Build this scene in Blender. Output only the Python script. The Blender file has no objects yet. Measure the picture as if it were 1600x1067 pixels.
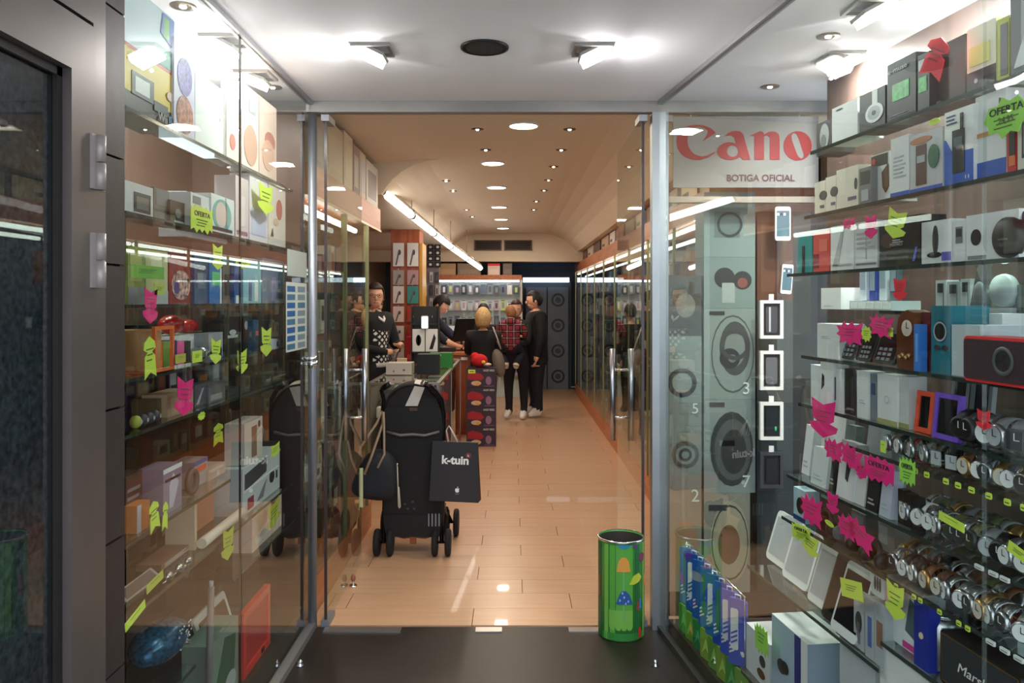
import bpy, bmesh, math, random
from mathutils import Vector, Matrix
random.seed(7)
C = bpy.context.scene.collection
PI = math.pi
CH = 1.63      # eye height
F = 1250.0     # focal length in pixels of the 1600 px wide frame

# ------------------------------------------------------------------ camera, world, exposure
cd = bpy.data.cameras.new('camera'); cam = bpy.data.objects.new('camera', cd); C.objects.link(cam)
cam.location = (0, 0, CH); cam.rotation_euler = (PI / 2, 0, 0)
cd.sensor_width = 36; cd.lens = 36 * F / 1600; cd.shift_y = -63.5 / 1600; cd.clip_start = .05; cd.clip_end = 60
bpy.context.scene.camera = cam
w = bpy.data.worlds.new('evening_street'); bpy.context.scene.world = w; w.use_nodes = True
w.node_tree.nodes['Background'].inputs[0].default_value = (.72, .76, .85, 1)
w.node_tree.nodes['Background'].inputs[1].default_value = 2.5
vs = bpy.context.scene.view_settings
bpy.context.scene.display_settings.display_device = 'sRGB'
vs.view_transform = 'Standard'; vs.look = 'None'; vs.gamma = 1; vs.use_curve_mapping = False; vs.exposure = 0.15
LAMP_ENTRY, LAMP_CASE, LAMP_SHOP, TUBE = 7.5, 15.0, 10.5, 6.5

# ------------------------------------------------------------------ materials
_M = {}
def mat(name, col=(.8, .8, .8), rough=.5, metal=0., emit=0., coat=0., noise=0., nscale=8., bump=0., spec=.5, alpha_glass=False):
    if name in _M: return _M[name]
    m = bpy.data.materials.new(name); m.use_nodes = True; nt = m.node_tree; b = nt.nodes['Principled BSDF']
    b.inputs['Base Color'].default_value = (*col, 1); b.inputs['Roughness'].default_value = rough
    b.inputs['Metallic'].default_value = metal; b.inputs['Coat Weight'].default_value = coat
    b.inputs['Specular IOR Level'].default_value = spec
    if emit: b.inputs['Emission Color'].default_value = (*col, 1); b.inputs['Emission Strength'].default_value = emit
    if noise or bump:
        tc = nt.nodes.new('ShaderNodeTexCoord'); n = nt.nodes.new('ShaderNodeTexNoise')
        n.inputs['Scale'].default_value = nscale; n.inputs['Detail'].default_value = 6
        nt.links.new(tc.outputs['Object'], n.inputs['Vector'])
        if noise:
            r = nt.nodes.new('ShaderNodeMapRange'); r.inputs['To Min'].default_value = 1 - noise; r.inputs['To Max'].default_value = 1 + noise
            r.inputs['From Min'].default_value = .3; r.inputs['From Max'].default_value = .7
            nt.links.new(n.outputs['Fac'], r.inputs['Value'])
            x = nt.nodes.new('ShaderNodeVectorMath'); x.operation = 'SCALE'; x.inputs[0].default_value = col
            nt.links.new(r.outputs['Result'], x.inputs['Scale']); nt.links.new(x.outputs[0], b.inputs['Base Color'])
        if bump:
            bp = nt.nodes.new('ShaderNodeBump'); bp.inputs['Strength'].default_value = bump; bp.inputs['Distance'].default_value = .01
            nt.links.new(n.outputs['Fac'], bp.inputs['Height']); nt.links.new(bp.outputs[0], b.inputs['Normal'])
    _M[name] = m
    return m
def wood(name, c1, c2, axis='X', scale=3., rough=.35, coat=.0, rnd=0.):
    if name in _M: return _M[name]
    m = bpy.data.materials.new(name); m.use_nodes = True; nt = m.node_tree; b = nt.nodes['Principled BSDF']
    tc = nt.nodes.new('ShaderNodeTexCoord'); mp = nt.nodes.new('ShaderNodeMapping')
    s = {'X': (1, 14, 14), 'Y': (14, 1, 14), 'Z': (14, 14, 1)}[axis]; mp.inputs['Scale'].default_value = s
    n = nt.nodes.new('ShaderNodeTexNoise'); n.inputs['Scale'].default_value = scale; n.inputs['Detail'].default_value = 7
    rp = nt.nodes.new('ShaderNodeValToRGB'); rp.color_ramp.elements[0].color = (*c1, 1); rp.color_ramp.elements[1].color = (*c2, 1)
    rp.color_ramp.elements[0].position = .3; rp.color_ramp.elements[1].position = .7
    nt.links.new(tc.outputs['Object'], mp.inputs[0]); nt.links.new(mp.outputs[0], n.inputs['Vector']); nt.links.new(n.outputs['Fac'], rp.inputs[0])
    out = rp.outputs[0]
    if rnd:
        oi = nt.nodes.new('ShaderNodeObjectInfo'); hs = nt.nodes.new('ShaderNodeHueSaturation')
        mr = nt.nodes.new('ShaderNodeMapRange'); mr.inputs['To Min'].default_value = 1 - rnd; mr.inputs['To Max'].default_value = 1 + rnd
        nt.links.new(oi.outputs['Random'], mr.inputs['Value']); nt.links.new(mr.outputs[0], hs.inputs['Value'])
        nt.links.new(out, hs.inputs['Color']); out = hs.outputs[0]
        ad = nt.nodes.new('ShaderNodeVectorMath'); ad.operation = 'ADD'
        nt.links.new(tc.outputs['Object'], ad.inputs[0]); nt.links.new(oi.outputs['Random'], ad.inputs[1]); nt.links.new(ad.outputs[0], mp.inputs[0])
    nt.links.new(out, b.inputs['Base Color']); b.inputs['Roughness'].default_value = rough; b.inputs['Coat Weight'].default_value = coat
    _M[name] = m
    return m
def glassmat(name, tint=(.93, .965, .95), f0=.05, rough=0.):
    """architectural glass: clear with a Fresnel sheen on its outer faces"""
    if name in _M: return _M[name]
    m = bpy.data.materials.new(name); m.use_nodes = True; nt = m.node_tree; nt.nodes.remove(nt.nodes['Principled BSDF'])
    out = nt.nodes['Material Output']; t = nt.nodes.new('ShaderNodeBsdfTransparent'); t.inputs[0].default_value = (*tint, 1)
    g = nt.nodes.new('ShaderNodeBsdfGlossy'); g.inputs['Roughness'].default_value = rough; g.inputs[0].default_value = (.95, 1, .98, 1)
    lw = nt.nodes.new('ShaderNodeLayerWeight'); lw.inputs['Blend'].default_value = .5
    p = nt.nodes.new('ShaderNodeMath'); p.operation = 'POWER'; p.inputs[1].default_value = 4.0
    a = nt.nodes.new('ShaderNodeMath'); a.operation = 'MULTIPLY_ADD'; a.inputs[1].default_value = 1 - f0; a.inputs[2].default_value = f0
    ge = nt.nodes.new('ShaderNodeNewGeometry'); iv = nt.nodes.new('ShaderNodeMath'); iv.operation = 'SUBTRACT'; iv.inputs[0].default_value = 1
    mu = nt.nodes.new('ShaderNodeMath'); mu.operation = 'MULTIPLY'; mx = nt.nodes.new('ShaderNodeMixShader')
    nt.links.new(lw.outputs['Facing'], p.inputs[0]); nt.links.new(p.outputs[0], a.inputs[0])
    nt.links.new(ge.outputs['Backfacing'], iv.inputs[1]); nt.links.new(iv.outputs[0], mu.inputs[0]); nt.links.new(a.outputs[0], mu.inputs[1])
    nt.links.new(mu.outputs[0], mx.inputs[0]); nt.links.new(t.outputs[0], mx.inputs[1]); nt.links.new(g.outputs[0], mx.inputs[2])
    nt.links.new(mx.outputs[0], out.inputs['Surface'])
    _M[name] = m
    return m
def srgb(r, g, b):
    f = lambda v: (v / 255 / 12.92) if v / 255 <= .04045 else ((v / 255 + .055) / 1.055) ** 2.4
    return (f(r), f(g), f(b))
def card(r, g, b, rough=.45):
    return mat('card_%d_%d_%d' % (r, g, b), srgb(r, g, b), rough)
GLASS = glassmat('clear_glass'); SHELFGLASS = glassmat('shelf_glass', (.90, .95, .93), .04)
DOORGLASS = glassmat('door_glass', (.93, .97, .95), .05)
STEEL = mat('brushed_steel', (.36, .37, .41), .5, .85, noise=.06, nscale=3); CHROME = mat('chrome', (.85, .85, .87), .08, 1.)
ALU = mat('grey_aluminium', (.30, .29, .28), .38, .75, noise=.06); DARKMETAL = mat('dark_gasket', (.015, .014, .014), .4)
RAIL = mat('satin_rail', (.33, .33, .34), .4, .7)
WHITE = card(238, 238, 236); CREAM = card(232, 222, 205); BLACK = card(22, 22, 24); GREY = card(128, 130, 134); DGREY = card(58, 58, 62)
SKIN = mat('skin', srgb(222, 168, 140), .5); 
PINK = mat('neon_pink_card', srgb(255, 40, 140), .6); YELL = mat('neon_yellow_card', srgb(222, 246, 90), .6); GRN = mat('neon_green_card', srgb(170, 235, 90), .6)
REDT = mat('neon_red_card', srgb(255, 50, 70), .6); INK = mat('ink', (.02, .02, .03), .6)

# ------------------------------------------------------------------ mesh helpers
class MB:
    def __init__(s): s.v = []; s.f = []; s.mi = []; s.sm = []
    def add(s, vs, fs, M=None, mi=0, sm=False):
        n = len(s.v)
        for p in vs: s.v.append(tuple(M @ Vector(p)) if M is not None else tuple(p))
        for f in fs: s.f.append([i + n for i in f]); s.mi.append(mi); s.sm.append(sm)
        return s
    def box(s, x0, x1, y0, y1, z0, z1, M=None, mi=0):
        vs = [(x, y, z) for x in (x0, x1) for y in (y0, y1) for z in (z0, z1)]
        return s.add(vs, [(0, 1, 3, 2), (4, 6, 7, 5), (0, 4, 5, 1), (2, 3, 7, 6), (0, 2, 6, 4), (1, 5, 7, 3)], M, mi)
    def rbox(s, w, d, h, r=.01, M=None, n=4, mi=0):   # rounded in plan XZ, extruded along Y, centred x, base z=0
        pts = []
        for cx, cz, a0 in ((w / 2 - r, h - r, 0), (-w / 2 + r, h - r, 90), (-w / 2 + r, r, 180), (w / 2 - r, r, 270)):
            for k in range(n + 1):
                a = math.radians(a0 + 90 * k / n); pts.append((cx + r * math.cos(a), cz + r * math.sin(a)))
        return s.prism(pts, -d / 2, d / 2, M, mi)
    def prism(s, pts, y0, y1, M=None, mi=0):   # outline in XZ
        n = len(pts); vs = [(x, y0, z) for x, z in pts] + [(x, y1, z) for x, z in pts]
        fs = [tuple(range(n)), tuple(range(2 * n - 1, n - 1, -1))] + [(i, i + n, (i + 1) % n + n, (i + 1) % n) for i in range(n)]
        return s.add(vs, fs, M, mi)
    def lathe(s, prof, n=24, M=None, mi=0, sm=True, cap=True):
        vs = []; fs = []
        for r, z in prof:
            for k in range(n): a = 2 * PI * k / n; vs.append((r * math.cos(a), r * math.sin(a), z))
        for i in range(len(prof) - 1):
            for k in range(n): k2 = (k + 1) % n; fs.append((i * n + k, i * n + k2, (i + 1) * n + k2, (i + 1) * n + k))
        s.add(vs, fs, M, mi, sm)
        if cap:
            m = len(s.v) - len(vs)
            s.f.append([m + k for k in range(n - 1, -1, -1)]); s.mi.append(mi); s.sm.append(False)
            s.f.append([m + (len(prof) - 1) * n + k for k in range(n)]); s.mi.append(mi); s.sm.append(False)
        return s
    def cyl(s, p, q, r, r2=None, n=12, mi=0, sm=True):
        p = Vector(p); q = Vector(q); d = q - p; L = d.length
        if L < 1e-6: return s
        M = Matrix.Translation(p) @ d.to_track_quat('Z', 'Y').to_matrix().to_4x4()
        return s.lathe([(r, 0), (r if r2 is None else r2, L)], n, M, mi, sm)
    def tube(s, pts, r, n=8, mi=0):
        pts = [Vector(p) for p in pts]; rs = r if isinstance(r, (list, tuple)) else [r] * len(pts)
        vs = []; fs = []; up = Vector((0, 0, 1)); px = None
        for i, p in enumerate(pts):
            t = (pts[min(i + 1, len(pts) - 1)] - pts[max(i - 1, 0)]).normalized()
            x = t.cross(up) if px is None else (px - t * px.dot(t))
            if x.length < 1e-3: x = t.cross(Vector((0, 1, 0)))
            x.normalize(); y = t.cross(x).normalized(); px = x
            for k in range(n): a = 2 * PI * k / n; vs.append(p + (x * math.cos(a) + y * math.sin(a)) * rs[i])
        for i in range(len(pts) - 1):
            for k in range(n): k2 = (k + 1) % n; fs.append((i * n + k, i * n + k2, (i + 1) * n + k2, (i + 1) * n + k))
        s.add(vs, fs, None, mi, True); m = len(s.v) - len(vs)
        s.f.append([m + k for k in range(n - 1, -1, -1)]); s.mi.append(mi); s.sm.append(False)
        s.f.append([m + (len(pts) - 1) * n + k for k in range(n)]); s.mi.append(mi); s.sm.append(False)
        return s
    def ell(s, c, rx, ry, rz, n=14, m=9, M=None, mi=0):
        T = Matrix.Translation(c) @ Matrix.Diagonal((rx, ry, rz, 1)); T = M @ T if M is not None else T
        prof = [(max(.001, math.sin(PI * k / m)), -math.cos(PI * k / m)) for k in range(m + 1)]
        return s.lathe(prof, n, T, mi, True, False)
    def build(s, name, mats, parent=None, smooth=None):
        me = bpy.data.meshes.new(name); me.from_pydata(s.v, [], s.f)
        for m in (mats if isinstance(mats, (list, tuple)) else [mats]): me.materials.append(m)
        me.polygons.foreach_set('material_index', s.mi); me.polygons.foreach_set('use_smooth', s.sm)
        bm = bmesh.new(); bm.from_mesh(me); bmesh.ops.recalc_face_normals(bm, faces=bm.faces); bm.to_mesh(me); bm.free()
        o = bpy.data.objects.new(name, me); C.objects.link(o)
        if parent: o.parent = parent
        return o
def tag(o, label=None, cat=None, group=None, kind=None):
    if label: o['label'] = label
    if cat: o['category'] = cat
    if group: o['group'] = group
    if kind: o['kind'] = kind
    return o
def empty(name, loc=(0, 0, 0), rz=0):
    o = bpy.data.objects.new(name, None); C.objects.link(o); o.location = loc; o.rotation_euler = (0, 0, rz); o.empty_display_size = .1
    return o
def struct(name, mb, m, parent=None):
    o = mb.build(name, m, parent)
    if not parent: o['kind'] = 'structure'
    return o
def copy_tree(o, parent=None):
    c = o.copy(); C.objects.link(c); c.parent = parent
    for ch in list(o.children): copy_tree(ch, c)
    return c
def outline(name, loops, thick, m, parent=None, M=None):
    """flat filled outlines (holes allowed) in XZ facing -Y"""
    cu = bpy.data.curves.new(name, 'CURVE'); cu.dimensions = '2D'; cu.fill_mode = 'BOTH'; cu.extrude = thick / 2
    for lp in loops:
        sp = cu.splines.new('POLY'); sp.points.add(len(lp) - 1); sp.use_cyclic_u = True
        for i, (x, z) in enumerate(lp): sp.points[i].co = (x, z, 0, 1)
    return _conv(name, cu, m, parent, M)
def _conv(name, cu, m, parent, M):
    t = bpy.data.objects.new('tmp', cu); C.objects.link(t)
    me = bpy.data.meshes.new_from_object(t.evaluated_get(bpy.context.evaluated_depsgraph_get()))
    bpy.data.objects.remove(t); me.name = name
    me.transform(Matrix.Rotation(PI / 2, 4, 'X')); 
    if M is not None: me.transform(M)
    me.materials.clear(); me.materials.append(m)
    o = bpy.data.objects.new(name, me); C.objects.link(o)
    if parent: o.parent = parent
    return o
_T = {}
def text(s, h, m, parent, loc, name='lettering', align='CENTER', bold=0., M=None, width=None):
    """writing that reads facing -Y; h is the capital height"""
    cu = bpy.data.curves.new(name, 'FONT'); cu.body = s; cu.size = h / .7; cu.align_x = align; cu.extrude = .0004; cu.offset = bold * h
    o = _conv(name, cu, m, parent, None)
    if width:
        xs = [v.co.x for v in o.data.vertices]; k = width / (max(xs) - min(xs)); o.data.transform(Matrix.Diagonal((k, 1, 1, 1)))
    o.location = loc
    if M is not None: o.matrix_local = Matrix.Translation(loc) @ M
    return o
def ring_pts(cx, cz, rx, rz, n=24, a0=0, a1=360):
    return [(cx + rx * math.cos(math.radians(a0 + (a1 - a0) * k / n)), cz + rz * math.sin(math.radians(a0 + (a1 - a0) * k / n))) for k in range(n)]
def area(name, loc, sx, sy, power, col, rot=(0, 0, 0), parent=None, spread=PI):
    l = bpy.data.lights.new(name, 'AREA'); l.shape = 'RECTANGLE'; l.size = sx; l.size_y = sy; l.energy = power; l.color = col; l.spread = spread
    o = bpy.data.objects.new(name, l); C.objects.link(o); o.location = loc; o.rotation_euler = rot
    if parent: o.parent = parent
    return o

# ------------------------------------------------------------------ placing helpers: the two display cases of the entrance
SL = .12                                     # the near side of the entrance opens outwards on this side
RDIR = math.atan2(-1, SL)                    # direction of +x of things standing behind the slanting glass
def RX(Y, d=0.): return .73 + d + SL * (4 - Y)
def RY(px, d=0.): t = (px - 800) / F; return (.73 + d + SL * 4) / (t + SL)
def LY(px, d=0.): return (1.0 + d) / (-(px - 800) / F)
def ZZ(py, Y): return CH + (470 - py) * Y / F
def place(side, o, x0, x1, z, d):
    if side == 'R':
        Ya, Yb = RY(x0, d), RY(x1, d); Y = (Ya + Yb) / 2; o.location = (RX(Y, d), Y, z); o.rotation_euler[2] = RDIR
        wd = abs(Ya - Yb) * math.sqrt(1 + SL * SL)
    else:
        Ya, Yb = LY(x0, d), LY(x1, d); Y = (Ya + Yb) / 2; o.location = (-1.0 - d, Y, z); o.rotation_euler[2] = PI / 2; wd = abs(Yb - Ya)
    return wd, Y
def dims(side, x0, x1, d):
    if side == 'R': a, b = RY(x0, d), RY(x1, d); return abs(a - b) * math.sqrt(1 + SL * SL), (a + b) / 2
    a, b = LY(x0, d), LY(x1, d); return abs(a - b), (a + b) / 2

# ------------------------------------------------------------------ the setting
PLASTER = mat('grey_white_plaster', srgb(236, 236, 240), .75, noise=.03, nscale=1.2)
CREAMCEIL = mat('cream_ceiling', srgb(236, 220, 196), .8, noise=.02, nscale=1)
SLATE = mat('dark_stone_floor', srgb(30, 22, 17), .42, noise=.12, nscale=18, bump=.05)
STONE = mat('grey_stone_cladding', srgb(54, 47, 45), .5, noise=.1, nscale=22, bump=.08)
ORANGEWOOD = wood('orange_cherry_wood', srgb(150, 72, 36), srgb(186, 98, 52), 'Z', 2.)
ORANGEWOODY = wood('orange_cherry_wood_long', srgb(176, 100, 58), srgb(206, 128, 80), 'Y', 2.)
WALNUT = wood('walnut_backing', srgb(50, 32, 26), srgb(66, 44, 36), 'Z', 2., .5)
WALNUTR = wood('dark_backing', srgb(52, 40, 36), srgb(70, 54, 48), 'Z', 2., .5)
PLANK = wood('beech_plank', srgb(204, 160, 124), srgb(212, 170, 134), 'X', 2.2, .3, .15, .035)
BLUEWALL = mat('blue_grey_wall', srgb(62, 72, 88), .6)

struct('floor', MB().box(-3, 4, .3, 4.0, -.1, 0), SLATE)
struct('pavement', MB().box(-12, 12, -9, .3, -.12, -.02), mat('pale_pavement', srgb(188, 184, 178), .8, noise=.08, nscale=4))  # unseen ground, added in a pale tone to bounce light onto the entrance ceiling
sub = struct('floor', MB().box(-2.6, 2.2, 4.0, 15.4, -.1, -.012), mat('floor_bed', srgb(110, 84, 62), .7))
k = 0; pm = None
Y = 4.02; row = 0
while Y < 14.6:
    x = -1.5 + (.0, .52, .26)[row % 3] - 1.1
    while x < 1.15:
        xa, xb = max(x, -1.6), min(x + 1.196, 1.14)
        if xb - xa > .08:
            ob = MB().box(xa - (xa + xb) / 2, xb - (xa + xb) / 2, -.109, .109, 0, .012).build('plank', PLANK, sub)
            ob.location = ((xa + xb) / 2, Y + .11, -.012)
        x += 1.2
    Y += .22; row += 1
for x0, x1 in ((-.93, -.55), (.28, .62), (-.18, -.05)):
    tag(MB().box(x0, x1, 3.93, 3.985, 0, .006).build('threshold_plate', mat('worn_steel', (.5, .48, .46), .35, 1.)), 'thin worn steel plate let into the shop threshold ' + {-.93: 'by the tube post', .28: 'beside the green bin', -.18: 'in mid doorway'}[x0], 'threshold plate')
ceil = struct('ceiling', MB().box(-2.3, 3.0, .3, 4.0, 2.62, 2.72), PLASTER)
# shop ceiling: flat middle with coved sides
def cove():
    prof = [(-2.4, 2.46), (-1.02, 2.46), (-.98, 2.52), (-.93, 2.58), (-.86, 2.64), (-.77, 2.69), (-.66, 2.725), (-.55, 2.735), (.50, 2.735), (.62, 2.725), (.74, 2.69), (.85, 2.64), (.94, 2.58), (1.02, 2.50), (1.08, 2.44), (2.2, 2.44)]
    pts = prof + [(2.2, 2.9), (-2.4, 2.9)]
    mb = MB(); n = len(pts)
    vs = [(x, 6.24, z) for x, z in pts] + [(x, 15.4, z) for x, z in pts]
    fs = [tuple(range(n)), tuple(range(2 * n - 1, n - 1, -1))] + [(i, i + n, (i + 1) % n + n, (i + 1) % n) for i in range(n)]
    mb.add(vs, fs)
    prof = [(-2.4, 2.70), (-1.05, 2.70), (-.9, 2.715), (-.66, 2.735), (.50, 2.735), (.62, 2.725), (.74, 2.69), (.85, 2.64), (.94, 2.58), (1.02, 2.50), (1.08, 2.44), (2.2, 2.44)]
    pts = prof + [(2.2, 2.9), (-2.4, 2.9)]; n = len(pts)
    vs = [(x, 4.06, z) for x, z in pts] + [(x, 6.24, z) for x, z in pts]
    fs = [tuple(range(n)), tuple(range(2 * n - 1, n - 1, -1))] + [(i, i + n, (i + 1) % n + n, (i + 1) % n) for i in range(n)]
    return mb.add(vs, fs)
struct('ceiling', cove(), CREAMCEIL)
struct('wall_front', MB().box(-2.4, 3.0, 3.99, 4.06, 2.62, 2.9), PLASTER)
struct('wall_left', MB().box(-2.5, -2.4, 4.0, 15.4, 0, 2.9), mat('shop_wall', srgb(150, 120, 100), .7))
struct('wall_right', MB().box(1.75, 1.85, 4.2, 15.4, 0, 2.9), WALNUTR)
struct('wall_back', MB().box(-2.4, 2.2, 15.2, 15.3, 0, 2.9), BLUEWALL)
wb = struct('wall_bulkhead', MB().box(-2.4, 1.8, 13.2, 13.5, 2.28, 2.8), CREAMCEIL)
for x0, x1, nm in ((-.62, -.17, 'beside the far counter side'), (-.13, .33, 'beside the aisle side')):
    v = empty('air_vent', (0, 0, 0)); tag(v, 'wide dark ventilation grille in the far bulkhead, ' + ('the one over the counter' if x0 < -.5 else 'the one over the aisle'), 'vent')
    MB().box(x0, x1, 13.19, 13.2, 2.46, 2.63).build('backing', mat('vent_black', (.02, .015, .012), .7), v)
    f = MB(); 
    for a in ((x0, x0 + .02, 2.46, 2.63), (x1 - .02, x1, 2.46, 2.63), (x0, x1, 2.46, 2.475), (x0, x1, 2.615, 2.63)): f.box(a[0], a[1], 13.17, 13.195, a[2], a[3])
    f.build('frame', mat('vent_brown', srgb(110, 84, 64), .5), v)
    for i in range(6): MB().box(x0 + .02, x1 - .02, 13.175, 13.19, 2.485 + i * .022, 2.493 + i * .022).build('slat', mat('vent_slat', srgb(70, 50, 40), .5), v)
# stone cladding beside the side door, and the case's own ends
cl = empty('wall_left', (0, 0, 0)); cl['kind'] = 'structure'
MB().box(-1.35, -1.02, .4, 2.05, 0, 2.62).build('core', mat('cladding_core', (.03, .028, .026), .8), cl)
zs = [0, .30, .70, 1.03, 1.36, 1.72, 1.99, 2.36, 2.62]
for a, b in zip(zs[:-1], zs[1:]):
    MB().box(-1.02, -.995, 1.905, 2.055, a + .003, b - .003).build('tile', STONE, cl)
for a, b in ((.4, 1.1), (1.1, 1.905)):
    MB().box(-1.02, -.995, a + .003, b - .003, 2.363, 2.617).build('tile', STONE, cl)
# side door with dark glass standing shut in the left-hand reveal
dr = empty('door_1', (0, 0, 0)); dr['kind'] = 'structure'
FR = mat('door_aluminium', srgb(112, 106, 102), .36, .55, noise=.05)
def fbar(n, x0, x1, y0, y1, z0, z1): return MB().box(x0, x1, y0, y1, z0, z1).build(n, FR, dr)
fbar('outer_frame', -1.03, -.965, 1.845, 1.9, 0, 2.355); fbar('outer_frame', -1.03, -.965, .5, 1.845, 2.27, 2.355)
m_ = MB()
m_.box(-1.01, -.955, 1.735, 1.835, 0.03, 2.255); m_.box(-1.01, -.955, .5, 1.735, 2.135, 2.255); m_.box(-1.01, -.955, .5, 1.735, .03, .2)
m_.build('leaf_frame', FR, dr)
m_ = MB(); m_.box(-.985, -.975, 1.715, 1.737, .2, 2.14).box(-.985, -.975, .5, 1.737, 2.115, 2.137); m_.build('gasket', DARKMETAL, dr)
MB().box(-.994, -.986, .5, 1.72, .2, 2.12).build('pane', glassmat('dark_door_glass', (.66, .70, .72), .07), dr)
MB().box(-1.018, -1.006, .5, 1.735, .05, 2.2).build('granite_lining', mat('dark_speckled_granite', srgb(110, 114, 116), .3, noise=.7, nscale=70), dr)
for z0 in (1.885, 1.66):
    h = MB(); h.cyl((-.947, 1.84, z0), (-.947, 1.84, z0 + .06), .0125, n=16); h.cyl((-.947, 1.84, z0 + .064), (-.947, 1.84, z0 + .125), .0125, n=16)
    h.box(-.956, -.95, 1.81, 1.87, z0, z0 + .125); h.build('hinge', mat('hinge_grey', srgb(170, 164, 160), .4, .3), dr)

# frames of the entrance glazing
tr = empty('trim_1', (0, 0, 0)); tr['kind'] = 'structure'
MB().box(-1.02, 1.62, 3.96, 4.02, 2.565, 2.62).build('header_rail', ALU, tr)
MB().box(-1.015, -.985, 2.06, 3.96, 2.60, 2.62).build('top_rail', RAIL, tr)
MB().box(-1.02, -.975, 2.06, 3.98, 0.0, .03).build('bottom_rail', RAIL, tr)
def slbar(name, d0, d1, Y0, Y1, z0, z1, m, parent=None):
    vs = [(RX(Y, d), Y, z) for d in (d0, d1) for Y in (Y0, Y1) for z in (z0, z1)]
    return MB().add(vs, [(0, 1, 3, 2), (4, 6, 7, 5), (0, 4, 5, 1), (2, 3, 7, 6), (0, 2, 6, 4), (1, 5, 7, 3)]).build(name, m, parent)
slbar('top_rail', -.015, .015, .6, 3.96, 2.6, 2.62, RAIL, tr); slbar('bottom_rail', -.015, .015, .6, 3.97, 0, .025, mat('black_rail', (.04, .038, .036), .4), tr)
p = MB(); p.cyl((-.995, 3.99, 0), (-.995, 3.99, 2.57), .022, n=20); tag(p.build('corner_post', STEEL), 'tall polished steel tube post where the side glass meets the doorway', 'post')
p = empty('post_clamp', (-.985, 3.96, 1.335)); tag(p, 'chrome swivel clamp gripping the side glass halfway up the tube post', 'clamp')
MB().cyl((-.035, -.03, -.012), (.03, -.03, -.012), .012).cyl((-.03, -.03, .012), (.025, -.03, .012), .012).box(-.01, .02, -.03, .02, -.02, .02).build('clamp_body', CHROME, p)
MB().cyl((-.0, -.03, -.035), (-.0, -.03, .0), .016).build('knob', CHROME, p)
p = MB().box(.695, .775, 3.96, 4.03, 0, 2.565).build('corner_post', mat('blue_steel', (.36, .39, .41), .4, .9, noise=.08, nscale=4)); tag(p, 'broad square brushed metal post beside the green bin', 'post')

# glazing of the entrance
g = empty('window_1'); g['kind'] = 'structure'
for a, b in ((2.063, 2.937), (2.945, 3.96)): MB().box(-1.005, -.995, a, b, .03, 2.6).build('pane', GLASS, g)
MB().box(-1.003, -.997, 2.937, 2.945, .03, 2.6).build('joint', DARKMETAL, g)
g = empty('window_2'); g['kind'] = 'structure'
for a, b in ((.6, 1.7), (1.703, 3.955)): slbar('pane', -.005, .005, a, b, .025, 2.6, GLASS, g)
g = empty('window_3'); g['kind'] = 'structure'
MB().box(.775, 1.6, 4.0, 4.01, .05, 2.14).build('pane', GLASS, g)
m_ = MB().box(.775, 1.6, 3.985, 4.025, 2.12, 2.15); m_.build('rail', mat('pale_rail', srgb(150, 140, 128), .5, .3), g)
# open shop doors of clear glass with long handles
def glass_door(x, s, lab, num):
    d = empty('door_%d' % num, (x, 4.02, 0)); d['kind'] = 'structure'
    MB().box(-.005, .005, 0, .93, .015, 2.55).build('pane', DOORGLASS, d)
    m = MB().box(-.007, .007, -.006, 0, .015, 2.55); m.build('edge_strip', mat('edge_dark', (.05, .035, .035), .3), d)
    MB().box(-.02, .02, -.02, .12, .0, .03).build('floor_pivot', STEEL, d)
    MB().box(-.02, .02, -.02, .12, 2.53, 2.562).build('top_pivot', STEEL, d)
    for sx in (-1, 1):
        MB().cyl((sx * .058, .74, .80), (sx * .058, .74, 1.345), .0165, n=16).build('handle', mat('handle_steel', (.50, .51, .60), .3, 1.), d)
    for z in (.935, 1.22): MB().cyl((-.058, .74, z), (.058, .74, z), .008).build('handle_rod', CHROME, d)
    return d
glass_door(-.935, 1, '', 2); glass_door(.657, -1, '', 3)
ds = empty('door_stop', (-.905, 4.56, 0)); tag(ds, 'small chrome door stop on the planks beside the open glass door', 'door stop')
MB().cyl((0, 0, 0), (0, 0, .012), .022).cyl((0, 0, .01), (0, 0, .045), .008).build('base', CHROME, ds); MB().ell((0, 0, .05), .014, .014, .022).build('bumper', mat('brown_bumper', srgb(140, 90, 70), .4), ds)
for x, px, lb in ((-.945, 0, 'low chrome floor knob outside the doorway near the tube post side'), (.64, 1, 'low chrome floor knob outside the doorway near the green bin')):
    s_ = tag(MB().lathe([(.016, 0), (.016, .006), (.009, .012), (.012, .02), (.008, .027), (.001, .03)], 14).build('floor_stud', CHROME), lb, 'floor knob'); s_.location = ((-.945 if not px else .64), 3.57, 0)

# ------------------------------------------------------------------ display cases: bodies and shelves
cs = empty('display_case', (-1.3, 3, 0)); cs.location = (0, 0, 0); tag(cs, 'glass-fronted display case built in along the stone clad side of the entrance', 'display case')
MB().box(-1.62, -1.57, 2.06, 4.0, 0, 2.62).build('back_panel', WALNUT, cs)
MB().box(-1.57, -1.03, 3.93, 3.975, 0, 2.56).build('end_panel', WALNUT, cs)
MB().box(-1.57, -1.01, 2.06, 2.08, 0, 2.62).build('end_panel', WALNUT, cs)
MB().box(-1.57, -1.03, 2.06, 3.93, 0, .13).build('base', mat('case_base', srgb(60, 48, 42), .5), cs)
LSH = [2.15, 1.87, 1.62, 1.42, 1.27, .98, .78, .45]
def lshelf(z, a=2.09, b=3.9, x1=-1.03):
    s = MB().box(-1.56, x1, a, b, z - .01, z).build('shelf', SHELFGLASS, cs); s['kind'] = 'thing'
    MB().box(x1, x1 + .003, a, b, z - .01, z).build('edge', mat('shelf_edge', (.03, .045, .04), .2), s); return s
for z in LSH: lshelf(z, b=(3.75 if z > .5 else 2.6) if z != .98 else 2.92)
lshelf(.60, 2.95, 3.8)
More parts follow.
